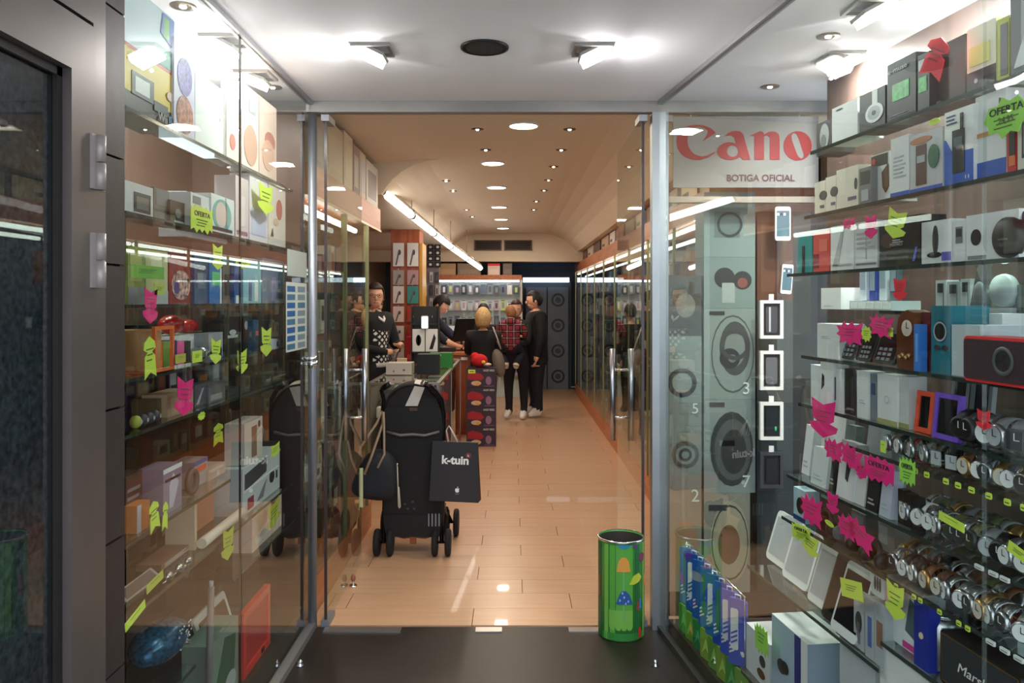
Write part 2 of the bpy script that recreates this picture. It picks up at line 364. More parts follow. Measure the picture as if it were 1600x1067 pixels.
rs = empty('display_case'); tag(rs, 'glass-fronted display case along the slanting side of the entrance, full of watches and boxes', 'display case')
def rshelf(z, Y0=1.2, Y1=3.0, d0=.035, d1=.62):
    s = slbar('shelf', d0, d1, Y0, Y1, z - .01, z, SHELFGLASS, rs)
    slbar('edge', d0 - .003, d0, Y0, Y1, z - .01, z, mat('shelf_edge', (.03, .045, .04), .2), s); return s
slbar('back_panel', .64, .68, 1.0, 3.6, 0, 2.62, WALNUTR, rs)
slbar('base', .02, .64, .9, 3.9, 0, .08, mat('case_base', srgb(60, 48, 42), .5), rs)
RSH = {'a': 2.10, 'b': 1.90, 'c': 1.72, 'd': 1.60, 'e': 1.455, 'f': 1.30, 'g': 1.215, 'h': 1.05, 'i': .90, 'j': .64, 'k': .22}
RSH['j2'] = .72
for kx in 'abcefhi': rshelf(RSH[kx], Y1={'a': 2.52, 'b': 2.56, 'c': 2.68, 'e': 2.58, 'f': 2.6, 'h': 2.68, 'i': 2.72}[kx])
rshelf(RSH['j'], 2.15, 3.0); rshelf(RSH['j2'], 1.2, 2.14)
rshelf(RSH['d'], 1.2, 2.52, .25); rshelf(RSH['g'], 1.2, 2.3, .035, .3); rshelf(RSH['k'], 1.2, 3.06)
MB().box(.0, .05, -.02, .02, .23, .63).build('upright', ORANGEWOODY, rs).location = (RX(3.12, .33), 3.12, 0)
MB().box(.0, .05, -.02, .02, .23, .63).build('upright', ORANGEWOOD, rs).location = (RX(2.55, .2), 2.55, 0)

# ------------------------------------------------------------------ lights
LAMPW = mat('lamp_white', (1, .95, .9), emit=14.)
def flood(px, py, lab, ry, pw, side_tilt=.3):
    H = 2.62 - CH; Y = H * F / (470 - py); X = (px - 800) * Y / F
    r = empty('floodlight', (X, Y, 2.62)); tag(r, lab, 'floodlight')
    m = MB()
    for a in ((-.075, .075, -.075, -.062), (-.075, .075, .062, .075), (-.075, -.062, -.062, .062), (.062, .075, -.062, .062)): m.box(a[0], a[1], a[2], a[3], -.012, 0)
    m.build('housing_frame', mat('fitting_grey', srgb(150, 146, 142), .5), r)
    head = empty('lamp_head', (0, 0, -.008)); head.parent = r; head.rotation_euler = (.0, ry, 0)
    MB().box(-.058, .058, -.055, .055, -.012, .0).build('reflector', mat('fitting_grey', srgb(150, 146, 142), .5), head)
    MB().box(-.052, .052, -.05, .05, -.04, -.0125).build('diffuser', LAMPW, head)
    area('flood_beam', (0, 0, -.045), .1, .1, pw, (1, .98, .96), (0, 0, 0), head)
    l = bpy.data.lights.new('ceiling_fill', 'POINT'); l.energy = pw * (.2 if pw == LAMP_ENTRY else .1); l.color = (1, .98, .97); l.shadow_soft_size = .006  # extra point light under the fitting, added to lighten the ceiling around it
    o = bpy.data.objects.new('ceiling_fill', l); C.objects.link(o); o.parent = r; o.location = (math.copysign(.03, -ry), 0, -.085)
flood(583, 76, 'tilted square floodlight in the entrance ceiling on the tube post side of the speaker', .45, LAMP_ENTRY)
flood(925, 76, 'tilted square floodlight in the entrance ceiling on the square post side of the speaker', -.45, LAMP_ENTRY)
flood(352, 62, 'bright square floodlight over the figure boxes in the stone side case', .5, LAMP_CASE * 1.6)
flood(400, 116, 'square floodlight over the far corner of the stone side case', .4, LAMP_CASE * .7)
flood(1312, 88, 'bright diamond floodlight over the headphone boxes in the slanting case', -.5, LAMP_CASE * 1.4)
flood(1362, 8, 'square floodlight partly cut off above the slanting case', -.5, LAMP_CASE * 1.4)
flood(1500, -150, 'square floodlight over the near end of the slanting case', -.4, LAMP_CASE * 1.2)
flood(150, -90, 'square floodlight over the near end of the stone side case', .4, LAMP_CASE * 1.5)
SPOTE = mat('spot_glow', (1, .9, .75), emit=12.)
def spot(X, Y, z, lab, grp=None, pw=2., cat='spotlight', r_=.032):
    r = empty('spotlight', (X, Y, z)); tag(r, lab, cat, grp)
    MB().lathe([(r_ * .72, -.004), (r_ * 1.3, -.004), (r_ * 1.35, 0), (r_ * .72, 0)], 20, cap=False).build('ring', mat('spot_ring', srgb(120, 105, 88), .35, .7), r)
    MB().lathe([(.001, -.002), (r_ * .7, -.002)], 16, cap=False).build('recess', mat('spot_recess', srgb(140, 120, 100), .3, .6), r)
    MB().ell((0, 0, -.004), r_ * .38, r_ * .38, .006, 10, 6).build('bulb', SPOTE, r)
    if pw:
        l = bpy.data.lights.new('spot_beam', 'SPOT'); l.energy = pw; l.color = (1, .86, .68); l.spot_size = 1.9; l.shadow_soft_size = .02; l.spot_blend = .6
        o = bpy.data.objects.new('spot_beam', l); C.objects.link(o); o.parent = r; o.location = (0, 0, -.02)
def cpt(px, py, H=.99): Y = H * F / (470 - py); return (px - 800) * Y / F, Y
for px, py, lb in ((286, 9, 'small round spotlight above the tall console box'), (426, 136, 'small round spotlight in the far corner above the stone side case'), (1294, 56, 'small round spotlight just behind the diamond floodlight'), (1203, 135, 'small round spotlight over the red lettered sign')):
    X, Y = cpt(px, py); spot(X, Y, 2.62, lb, None, 4)
sp = empty('ceiling_speaker', (-.107, 3.12, 2.62)); tag(sp, 'round black loudspeaker grille in the middle of the entrance ceiling', 'speaker')
MB().lathe([(.001, -.006), (.08, -.006), (.088, -.003)], 40, cap=False).build('grille', mat('speaker_mesh', (.018, .016, .015), .8, bump=.6, nscale=300), sp)
MB().lathe([(.086, -.009), (.094, -.007), (.095, 0), (.084, 0)], 40, cap=False).build('rim', mat('speaker_rim', (.012, .012, .012), .4), sp)
# shop ceiling lamps
for i, (px, py) in enumerate(((818, 195), (770, 254), (776, 292), (780, 323), (783, 342), (786, 356))):
    H = 2.735 - CH; Y = H * F / (470 - py); X = (px - 800) * Y / F
    r = empty('ceiling_lamp', (X, Y, 2.735)); tag(r, ('first', 'second', 'third', 'fourth', 'fifth', 'sixth and farthest')[i] + ' round white ceiling lamp along the shop aisle counting from the doorway', 'ceiling lamp', 'round lamps along the shop ceiling')
    MB().lathe([(.088, -.012), (.099, -.008), (.1, 0), (.086, 0)], 30, cap=False).build('ring', WHITE, r)
    MB().lathe([(.001, -.007), (.087, -.007)], 30, cap=False).build('diffuser', mat('lamp_warm', (1, .93, .82), emit=11.), r)
    area('lamp_beam', (0, 0, -.02), .16, .16, LAMP_SHOP, (1, .84, .66), (0, 0, 0), r)
SPL = []
for px, py in ((746, 203), (890, 203), (759, 235), (877, 235), (865, 261), (857, 282), (850, 298), (697, 281), (708, 297), (838, 315), (834, 328), (729, 328), (738, 339)):
    H = 2.73 - CH; Y = H * F / (470 - py); X = (px - 800) * Y / F
    zz = 2.735 if -.55 <= X <= .5 else 2.722
    SPL.append(X)
    spot(X, Y, zz, '%s brass-rimmed spotlight on the %s side of the cream shop ceiling' % (['first', 'second', 'third', 'fourth', 'fifth', 'sixth', 'seventh', 'eighth'][len([q for q in SPL if (q < 0) == (X < 0)]) - 1], 'counter' if X < 0 else 'aisle cabinet'), 'spotlights in the cream shop ceiling', 1.2, r_=.03)
TUBEM = mat('tube_white', (1, .97, .92), emit=TUBE)
# hanging row of tube lights above the counter
pts = [(-1.03, 6.3, 2.50), (-.94, 7.5, 2.432), (-.85, 8.7, 2.364), (-.76, 9.9, 2.30), (-.63, 11.1, 2.22), (-.48, 12.3, 2.13)]
for i in range(5):
    a, b = Vector(pts[i]), Vector(pts[i + 1]); a2 = a + (b - a) * .03; b2 = b - (b - a) * .03
    r = empty('tube_light', a); tag(r, ('nearest of', 'second of', 'middle one of', 'fourth of', 'farthest of')[i].replace('nearest', 'first').replace('farthest', 'last') + ' five white tube lights hung end to end over the counter', 'tube light', 'tube lights over the counter')
    MB().cyl(a2 - a, b2 - a, .034, n=14).build('tube', TUBEM, r)
    MB().cyl(Vector((0, 0, .045)) + (b - a) * .01, (b - a) * .985 + Vector((0, 0, .045)), .022, n=8).build('carrier', mat('carrier_grey', srgb(150, 130, 110), .4, .5), r)
    MB().cyl((a2 - a) * .2, (a2 - a), .036, n=14).build('end_cap', mat('carrier_grey', (0, 0, 0)), r)
    MB().cyl(b2 - a, (b2 - a) + (b - b2) * .8, .036, n=14).build('end_cap', mat('carrier_grey', (0, 0, 0)), r)
    MB().cyl((0, 0, .05), (0, 0, (2.46 if a.x < -1.0 else 2.62) - a.z), .004, n=6).build('hanger', mat('carrier_grey', (0, 0, 0)), r)

# ------------------------------------------------------------------ product builders
def prints(root, w, h, y, specs):
    """flat printed patches on the face at local y (facing -Y); fractions of the face"""
    y0 = y
    for si, sp in enumerate(specs):
        k = sp[0]; y = y0 - .0004 * si
        if k == 'r':
            _, a, b, c, d, m = sp; MB().box(-w / 2 + a * w, -w / 2 + b * w, y - .0012, y, c * h, d * h).build('printed_panel', m, root)
        elif k == 'c':     # disc
            _, cx, cz, r, m = sp; MB().prism(ring_pts(-w / 2 + cx * w, cz * h, r * w, r * w, 20), y - .0016, y).build('printed_disc', m, root)
        elif k == 'e':     # ellipse
            _, cx, cz, rx, rz, m = sp; MB().prism(ring_pts(-w / 2 + cx * w, cz * h, rx * w, rz * h, 20), y - .0016, y).build('printed_oval', m, root)
        elif k == 'o':     # ring
            _, cx, cz, r, t, m = sp
            n = 24; vs = []; R1 = r * w; R0 = (r - t) * w; X = -w / 2 + cx * w; Z = cz * h
            for i in range(n):
                a = 2 * PI * i / n
                for R_ in (R0, R1): vs.append((X + R_ * math.cos(a), y - .0018, Z + R_ * math.sin(a)))
            MB().add(vs, [(2 * i, 2 * i + 1, (2 * i + 3) % (2 * n), (2 * i + 2) % (2 * n)) for i in range(n)]).build('printed_ring', m, root)
        elif k == 'p':     # polygon
            _, pts, m = sp; MB().prism([(-w / 2 + a * w, b * h) for a, b in pts], y - .0016, y).build('printed_shape', m, root)
        elif k == 't':
            _, s, cx, cz, th, m = sp[:6]
            t = text(s, th * h, m, root, (-w / 2 + cx * w, y - .0022, cz * h), width=(sp[6] * w if len(sp) > 6 else None))
        elif k == 'l':     # lines of small print
            _, a, b, c, d, n, m = sp; l = MB()
            for i in range(n):
                z = c + (d - c) * (i + .3) / n; e = b - (b - a) * (.35 * ((i * 37) % 10) / 10)
                l.box(-w / 2 + a * w, -w / 2 + e * w, y - .001, y, z * h, (z + (d - c) / n * .4) * h)
            o = l.build('small_print', m, root); o['kind'] = 'stuff'
def pbox(name, lab, cat, w, h, d, m, specs=(), grp=None, top=None, loc=None, rz=0.):
    r = MB().box(-w / 2, w / 2, 0, d, 0, h).build(name, m); tag(r, lab, cat, grp)
    if top is not None: MB().box(-w / 2, w / 2, 0, d, h, h + .0012).build('box_top', top, r)
    prints(r, w, h, 0, specs)
    if loc: r.location = loc; r.rotation_euler[2] = rz
    return r
def item(side, x0, x1, ytop, shelf, d, name, lab, cat, m, specs=(), depth=.06, grp=None, top=None, lean=0., turn=0., lift=0.):
    z = (RSH[shelf] if side == 'R' else LSH[shelf]) if not isinstance(shelf, float) else shelf
    w_, Y = dims(side, x0, x1, d); h = max(.02, ZZ(ytop, Y) - z)
    if side == 'R': ab = [RSH[q] for q in ('abcefhi' + ('d' if d + depth > .24 else '') + ('g' if Y < 2.32 else '')) if RSH[q] > z + .01] + [RSH['j2' if Y < 2.14 else 'j']] * (z < .6)
    else: ab = [q for q in LSH if q > z + .01]
    if ab: h = min(h, min(ab) - .014 - z)
    r = pbox(name, lab, cat, w_, h, depth, m, specs, grp, top)
    place(side, r, x0, x1, z + .0005 + lift, d)
    if lean: r.rotation_euler[0] = lean; r.location.z += 0.0
    if turn: r.rotation_euler[2] += turn
    return r
def phone(side, x0, x1, ytop, shelf, d, lab, body, scr, cat='phone', name='phone', lean=-.25, grp=None, icons=True, back=False, thick=.009):
    z = (RSH[shelf] if side == 'R' else LSH[shelf]) if not isinstance(shelf, float) else shelf
    w_, Y = dims(side, x0, x1, d); h = max(.04, ZZ(ytop, Y) - z)
    r = MB().rbox(w_, thick, h, min(w_, h) * .12).build(name, body); tag(r, lab, cat, grp)
    place(side, r, x0, x1, z + .004, d); r.rotation_euler[0] = lean
    y = -thick / 2
    MB().box(-w_ * .43, w_ * .43, y - .001, y, h * .13, h * .88).build('screen', scr, r)
    if icons:
        MB().lathe([(.001, 0), (w_ * .07, 0)], 14, Matrix.Translation((0, y - .0008, h * .065)) @ Matrix.Rotation(PI / 2, 4, 'X'), cap=False).build('home_button', GREY, r)
        for i in range(4):
            for j in (0, 1):
                MB().box(-w_ * .38 + i * w_ * .2, -w_ * .24 + i * w_ * .2, y - .0018, y - .001, h * (.72 - j * .12), h * (.72 - j * .12 + .075)).build('app_icon', (WHITE, card(120, 170, 210), card(90, 200, 120), card(235, 235, 235))[(i + j) % 4], r)
    return r
def star_pts(n, r0, r1, sx=1., sz=1., ph=0.):
    return [(sx * (r1 if i % 2 else r0) * math.cos(PI * i / n + ph) , sz * (r1 if i % 2 else r0) * math.sin(PI * i / n + ph)) for i in range(2 * n)]
TAGN = [0]
def ptag(side, px, py, wpx, hpx, kind, m, lab, words=None, rot=0., d=.008):
    """bright paper price tag stuck to the inner face of the glass"""
    Y = RY(px, d) if side == 'R' else LY(px, d)
    x0, x1 = px - wpx / 2, px + wpx / 2
    w_, _ = dims(side, x0, x1, d); h = hpx * Y / F
    if kind == 'star': pts = [(w_ * .5 * (1 if i % 2 else .74 + .1 * ((i * 7) % 3)) * math.cos(PI * i / 9), h * .5 * (1 if i % 2 else .72) * math.sin(PI * i / 9)) for i in range(18)]
    elif kind == 'splat': pts = [(-.5, .32), (-.3, .28), (-.22, .5), (-.08, .3), (.1, .5), (.18, .3), (.5, .48), (.4, .1), (.5, -.1), (.38, -.22), (.45, -.45), (.15, -.35), (0, -.5), (-.12, -.33), (-.38, -.42), (-.33, -.15), (-.5, -.05), (-.38, .1)]; pts = [(a * w_, b * h) for a, b in pts]
    elif kind == 'arrow': pts = [(-.42, .5), (0, .36), (.42, .5), (.36, -.02), (.22, -.1), (.5, -.16), (.44, -.3), (0, -.5), (-.44, -.3), (-.5, -.16), (-.22, -.1), (-.36, -.02)]; pts = [(a * w_, b * h) for a, b in pts]
    elif kind == 'uparrow': pts = [(-.42, -.5), (0, -.36), (.42, -.5), (.36, .02), (.15, .12), (.42, .2), (.36, .36), (0, .5), (-.36, .36), (-.42, .2), (-.15, .12), (-.36, .02)]; pts = [(a * w_, b * h) for a, b in pts]
    elif kind == 'burst': pts = [(-.5, -.42), (-.5, .4), (-.38, .3), (-.3, .5), (-.15, .36), (-.05, .5), (.08, .36), (.2, .5), (.32, .34), (.5, .44), (.48, -.4), (.36, -.3), (.25, -.5), (.1, -.34), (0, -.46), (-.12, -.34), (-.25, -.5), (-.36, -.34)]; pts = [(a * w_, b * h) for a, b in pts]
    elif kind == 'oval': pts = ring_pts(0, 0, w_ / 2, h / 2, 16)
    else: pts = [(-w_ / 2, -h / 2), (w_ / 2, -h / 2), (w_ / 2, h / 2), (-w_ / 2, h / 2)]
    if len(pts) % 1 == 0 and kind in ('arrow', 'uparrow', 'splat', 'burst'):
        r = outline('price_tag', [pts], .0016, m)
    else: r = MB().prism(pts, -.0008, .0008).build('price_tag', m)
    tag(r, lab, 'price tag')
    place(side, r, x0, x1, ZZ(py, Y), d)
    r.rotation_euler[1] = rot
    if words: 
        text(words, h * .17, INK, r, (0, -.0016, h * .1), width=w_ * .72, bold=.02)
    l = MB()
    for i in range(3 if min(wpx, hpx) > 14 else 1):
        a = -.26 + .05 * (i % 2); zz = -.04 - i * .1 if words else .18 - i * .13
        l.box(a * w_, (.26 - .07 * i) * w_, -.0018, -.0008, zz * h, (zz + .028) * h)
    o = l.build('handwriting', mat('pen_grey', srgb(150, 90, 90), .6) if m in (PINK, REDT) else mat('pen_grey_green', srgb(96, 120, 60), .6), r); o['kind'] = 'stuff'
    return r
COLS = [(235, 235, 232), (205, 200, 190), (40, 42, 48), (70, 90, 130), (150, 40, 40), (180, 150, 110), (90, 96, 100), (230, 226, 214), (60, 110, 120), (30, 30, 34), (200, 120, 60), (120, 70, 110)]
rnd = random.Random(5)

CN = ['white', 'stone grey', 'near black', 'slate blue', 'red', 'tan', 'mid grey', 'ivory', 'teal', 'black', 'orange', 'plum']
ORD = ['first', 'second', 'third', 'fourth', 'fifth', 'sixth', 'seventh', 'eighth', 'ninth', 'tenth', 'eleventh', 'twelfth', 'thirteenth', 'fourteenth', 'fifteenth', 'sixteenth', 'seventeenth', 'eighteenth', 'nineteenth', 'twentieth'] + ['%dth' % i for i in range(21, 60)]
_cnt = {}
def nth(key): _cnt[key] = _cnt.get(key, -1) + 1; return ORD[_cnt[key]]
# ------------------------------------------------------------------ shop interior: vitrine, counter, pillar, wall units
v = empty('glass_vitrine', (0, 0, 0)); tag(v, 'tall wall vitrine with an orange wood plinth just inside the doorway beside the stroller', 'vitrine')
MB().box(-1.55, -1.02, 4.08, 5.8, 0, .19).build('plinth', ORANGEWOODY, v)
MB().box(-1.60, -1.02, 4.06, 6.2, 2.17, 2.335).build('fascia', ORANGEWOODY, v)
MB().box(-1.022, -1.012, 4.06, 6.2, 2.16, 2.175).build('light_trim', mat('warm_trim', srgb(240, 210, 170), .3), v)
MB().box(-1.60, -1.56, 4.06, 5.66, .0, 2.17).build('back_panel', WALNUT, v)
MB().box(-1.028, -1.022, 4.1, 5.64, .19, 2.16).build('pane', GLASS, v)
for Y in (4.12, 4.9, 5.64): MB().box(-1.045, -1.012, Y - .015, Y + .015, .19, 2.16).build('upright', mat('brass_frame', srgb(150, 146, 100), .35, .6), v)
for z in (.55, .85, 1.15, 1.45, 1.75): MB().box(-1.55, -1.05, 4.1, 5.63, z - .01, z).build('shelf', SHELFGLASS, v)
for z in (2.12,): MB().cyl((-1.1, 4.2, z), (-1.1, 4.86, z), .018).build('lamp_tube', TUBEM, v); MB().cyl((-1.1, 4.92, z), (-1.1, 5.6, z), .018).build('lamp_tube', TUBEM, v)
for si, z in enumerate((.19, .55, .85, 1.15, 1.45, 1.75)):
    Y = 4.15
    while Y < 5.42:
        L = rnd.uniform(.07, .2); hh = rnd.uniform(.08, .24); ci = rnd.randrange(12); cc = COLS[ci]
        pbox('product_box', '%s box, %s from the doorway on the %s level of the tall vitrine' % (CN[ci], nth(('v', si)), ORD[si]), 'box', L * .9, hh, .12, card(*cc), [('r', .2, .8, .3, .8, card(*COLS[rnd.randrange(12)]))], 'boxes on the shelves of the tall vitrine', loc=(-1.16 - rnd.uniform(0, .08), Y + L / 2, z + .001), rz=PI / 2)
        Y += L + rnd.uniform(.0, .05)
tops = [(4.1, 4.42, .17, (170, 160, 150), 'plain grey-brown carton, first on top of the tall vitrine'), (4.44, 4.9, .2, (206, 186, 160), 'large cream carton standing on the tall vitrine'), (4.92, 5.2, .22, (222, 206, 184), 'tall cream carton with a torn edge on the tall vitrine'),
        (5.22, 5.42, .2, (110, 70, 110), 'white and purple picture box on the tall vitrine'), (5.44, 5.66, .2, (214, 200, 182), 'pale speaker carton on the tall vitrine'), (5.68, 6.18, .19, (222, 216, 206), 'white carton with a grey picture at the far end of the tall vitrine')]
for a, b, hh, cc, lb in tops:
    hh = min(hh * 1.6, .345)
    pbox('carton', lb, 'carton', (b - a) * .96, hh, .3, card(*cc), [('r', .15, .85, .15, .8, card(*(150, 146, 150) if a > 5.6 else ((200, 196, 204) if a > 5.2 else tuple(min(255, c + 12) for c in cc))))], loc=(-1.035, (a + b) / 2, 2.3355), rz=PI / 2)

# glass counter
c = empty('glass_counter', (0, 0, 0)); tag(c, 'long glass display counter with aluminium edges behind the stroller', 'counter')
AL = mat('counter_aluminium', srgb(190, 186, 180), .3, .85)
for a in ((-1.17, -.6, 6.64, 6.67, .93, .95), (-.63, -.60, 6.67, 9.4, .93, .95), (-1.2, -1.17, 6.64, 9.4, .93, .95), (-1.17, -.6, 9.37, 9.4, .93, .95)): MB().box(*a).build('top_rail', AL, c)
for x, y in ((-1.185, 6.655), (-.615, 6.655), (-.615, 9.385), (-1.185, 9.385), (-.615, 8.0)): MB().box(x - .012, x + .012, y - .012, y + .012, .12, .93).build('corner_bar', AL, c)
MB().box(-1.17, -.63, 6.67, 9.37, .935, .945).build('glass_top', SHELFGLASS, c)
MB().box(-1.17, -.63, 6.645, 6.652, .12, .93).build('front_pane', GLASS, c); MB().box(-.612, -.605, 6.67, 9.37, .12, .93).build('side_pane', GLASS, c)
MB().box(-1.2, -.6, 6.64, 9.4, 0, .12).build('plinth', ORANGEWOOD, c); MB().box(-1.2, -1.195, 6.68, 9.37, .12, .93).build('back_panel', card(150, 140, 128), c)
for z in (.38, .65): MB().box(-1.16, -.64, 6.68, 9.36, z - .008, z).build('shelf', SHELFGLASS, c)
for z in (.12, .38, .65):
    for x in (-1.0, -.78):
        Y = 6.72
        while Y < 9.1:
            L = rnd.uniform(.1, .26); hh = rnd.uniform(.05, .2)
            ci = rnd.randrange(12); pbox('product_box', '%s box, %s in the %s line of the glass counter, %s level' % (CN[ci], nth(('c', z, x)), 'aisle' if x > -.9 else 'inner', {.12: 'lowest', .38: 'middle', .65: 'upper'}[z]), 'box', L * .85, hh, .14, card(*COLS[ci]), [('r', .15, .85, .2, .75, card(*COLS[rnd.randrange(12)]))], 'boxes inside the long glass counter', loc=(x, Y + L / 2, z + .001), rz=PI / 2)
            Y += L + .02
# things on the counter
pbox('carton', 'flat white-grey carton lying on the glass counter near the stroller handles', 'carton', .235, .105, .2, card(206, 200, 190), [('e', .7, .4, .05, .1, card(120, 110, 110)), ('e', .3, .3, .03, .08, card(160, 90, 80))], loc=(-1.04, 7.35, .952), rz=0)
pbox('carton', 'small white carton standing behind the flat white-grey carton', 'carton', .09, .12, .06, card(214, 190, 160), [], loc=(-1.07, 7.75, .952))
pbox('box', 'black square box standing on the glass counter', 'box', .2, .185, .16, card(24, 30, 30), [('r', .05, .95, .04, .12, card(14, 18, 18))], loc=(-.775, 7.36, .952))
pbox('shopping_box', 'bright green box behind the black square box on the counter', 'box', .23, .15, .14, card(36, 128, 52), [('r', .1, .5, .8, .9, WHITE)], loc=(-.60 - .12, 8.1, .952))
pbox('box', 'bright red box standing near the orange pillar', 'box', .11, .28, .1, card(214, 30, 40), [('r', .1, .9, .1, .3, card(240, 80, 80))], loc=(-1.12, 8.85, .952))
ds = empty('display_stand', (-.93, 8.55, .952)); tag(ds, 'dark wire display stand on the counter holding boxed gadgets', 'stand')
for a in ((-.15, -.14, .01, .12, 0, .62), (.14, .15, .01, .12, 0, .62), (-.15, .15, .0, .12, 0, .02), (-.15, .15, .0, .12, .12, .135), (-.15, .15, .02, .12, .42, .435), (-.15, .15, .1, .12, 0, .62)): MB().box(*a).build('stand_panel', card(40, 40, 38), ds)
for i in range(3): MB().tube([(-.12 + i * .1, .02, .5), (-.12 + i * .1, -.03, .5), (-.12 + i * .1, -.03, .52)], .003).build('hook', CHROME, ds)
pbox('boxed_watch', 'white box with a black watch picture on the dark display stand', 'box', .13, .24, .08, WHITE, [('e', .5, .5, .22, .25, BLACK), ('r', .4, .6, .3, .7, DGREY)], loc=(-1.0, 8.56, 1.088))
pbox('boxed_headset', 'white box with a curved black gadget picture on the dark display stand', 'box', .13, .24, .08, WHITE, [('p', [(.3, .1), (.6, .1), (.85, .6), (.7, .8), (.5, .45)], BLACK)], loc=(-.86, 8.56, 1.088))
r = MB().rbox(.075, .012, .14, .012).build('phone', WHITE); tag(r, 'upright phone with a glowing white screen on top of the dark stand', 'phone'); r.location = (-.93, 8.535, 1.331)
MB().box(-.032, .032, -.0075, -.006, .012, .128).build('screen', mat('screen_glow', (1, .98, .95), emit=2.), r)
# stack of dark picture boxes at the aisle end of the counter
PB = srgb(52, 28, 48)
for i in range(4):
    z = i * .22
    b = pbox('toy_box', ('lowest', 'second lowest', 'second from the top', 'topmost')[i] + ' of the dark purple toy boxes stacked by the counter', 'box', .33, .218, .25,
             mat('toy_purple', PB, .4), [('p', [(.04, .4), (.5, .36), (.6, .5), (.5, .7), (.2, .82), (.04, .7)], card(170, 26, 38)), ('e', .33, .22, .17, .12, card(214, 184, 150)), ('p', [(.3, .2), (.42, .26), (.46, .14), (.38, .08)], card(230, 160, 40)), ('e', .75, .35, .1, .22, card(150, 110, 140)), ('r', .6, .95, .04, .1, card(100, 80, 96))] + ([('t', 'ANGRY BIRDS', .76, .83, .1, WHITE, .38)]), 'dark toy boxes stacked beside the counter')
    b.location = (-.345, 8.95, z + .0005)
ptn = empty('price_tag', (-.45, 8.945, .84)); tag(ptn, 'glowing yellow-green price label on the topmost dark toy box', 'price tag'); MB().box(-.04, .04, 0, .003, -.02, .02).build('paper', YELL, ptn); MB().box(-.025, .025, -.001, 0, -.004, .004).build('handwriting', INK, ptn)
t_ = MB(); t_.ell((0, 0, .075), .095, .08, .075); t_.ell((-.05, .02, .12), .05, .05, .045)
t_ = t_.build('plush_toy', mat('plush_red', srgb(206, 28, 40), .9)); tag(t_, 'red plush toy lying on top of the dark toy box stack', 'toy'); t_.location = (-.37, 9.05, .881)
MB().ell((.05, -.07, .06), .025, .02, .02).build('snout', card(230, 190, 70), t_); MB().ell((.09, -.02, .03), .05, .05, .02).build('belly', card(214, 190, 170), t_)
# orange desk and till
dk = empty('till_desk', (0, 0, 0)); tag(dk, 'orange wooden till desk beyond the glass counter', 'desk')
MB().box(-1.0, -.52, 9.75, 10.9, .0, .97).build('carcass', ORANGEWOOD, dk); MB().box(-1.03, -.49, 9.72, 10.93, .97, 1.0).build('top', ORANGEWOODY, dk)
MB().box(-.62, -.54, 9.715, 9.72, .91, .945).build('label_plate', WHITE, dk)
mo = empty('till_monitor', (-.64, 10.15, 1.0), .9); tag(mo, 'thin black till monitor seen from its edge on the orange desk', 'monitor')
MB().cyl((0, 0, 0), (0, 0, .012), .09, n=20).build('base', BLACK, mo); MB().cyl((0, 0, .01), (0, .0, .16), .015).build('neck', BLACK, mo)
m = MB().box(-.17, .17, -.02, .01, .0, .3, Matrix.Translation((0, 0, .12)) @ Matrix.Rotation(.25, 4, 'X')).build('screen_housing', BLACK, mo)
MB().box(-.16, .16, .0105, .0115, .01, .29, Matrix.Translation((0, 0, .12)) @ Matrix.Rotation(.25, 4, 'X')).build('screen', mat('screen_pale', (.7, .8, .95), emit=1.2), mo)
pr = empty('card_terminal', (-.8, 9.95, 1.0)); tag(pr, 'black card terminal with small keys on the orange desk', 'card terminal')
MB().box(-.1, .1, -.08, .08, 0, .05).build('body', BLACK, pr); MB().box(-.06, .06, -.06, .02, .05, .054).build('keypad', GREY, pr)
pbox('paper_pile', 'white sheets propped upright behind the till monitor', 'paper', .2, .3, .03, WHITE, [('l', .1, .9, .2, .8, 6, GREY)], loc=(-.8, 10.5, 1.001))
# hanging packs pillar
pl = empty('shop_pillar', (0, 0, 0)); tag(pl, 'orange wooden pillar hung with accessory packs behind the counter', 'pillar')
MB().box(-1.41, -1.075, 9.3, 9.7, 0, 2.458).build('shaft', ORANGEWOOD, pl); MB().box(-1.075, -1.04, 9.29, 9.7, 0, 2.3).build('edge_strip', wood('yellow_edge', srgb(196, 140, 40), srgb(214, 160, 60), 'Z'), pl)
packc = [(236, 232, 226), (236, 232, 226), (170, 160, 150), (190, 150, 150), (226, 214, 206), (64, 150, 140), (226, 200, 190), (180, 60, 50), (214, 204, 190), (160, 50, 40), (200, 190, 176), (120, 110, 150), (214, 200, 180), (90, 130, 170)]
for i in range(12):
    row, colm = divmod(i, 2); z = 2.03 - row * .215; hh = (.27, .17, .2, .18, .17, .17, .17)[row]
    if row: z -= .0
    b = pbox('accessory_pack', ('pale', 'bright')[colm] + ' blister pack hung on the orange pillar, ' + ('top', 'second', 'third', 'fourth', 'fifth', 'sixth', 'lowest')[row] + ' row, ' + ('outer side' if colm == 0 else 'yellow edge side'), 'accessory pack', .125, hh, .03, card(*packc[i]), [('e', .6, .6, .12, .12, card(60, 56, 60)), ('p', [(.2, .05), (.35, .05), (.65, .7), (.5, .7)], card(110, 100, 104))], 'packs on the orange pillar')
    b.location = (-1.315 + colm * .165, 9.26, z)
    MB().cyl((0, .05, hh + .01), (0, -.01, hh + .01), .003, n=6).build('hook', CHROME, b)
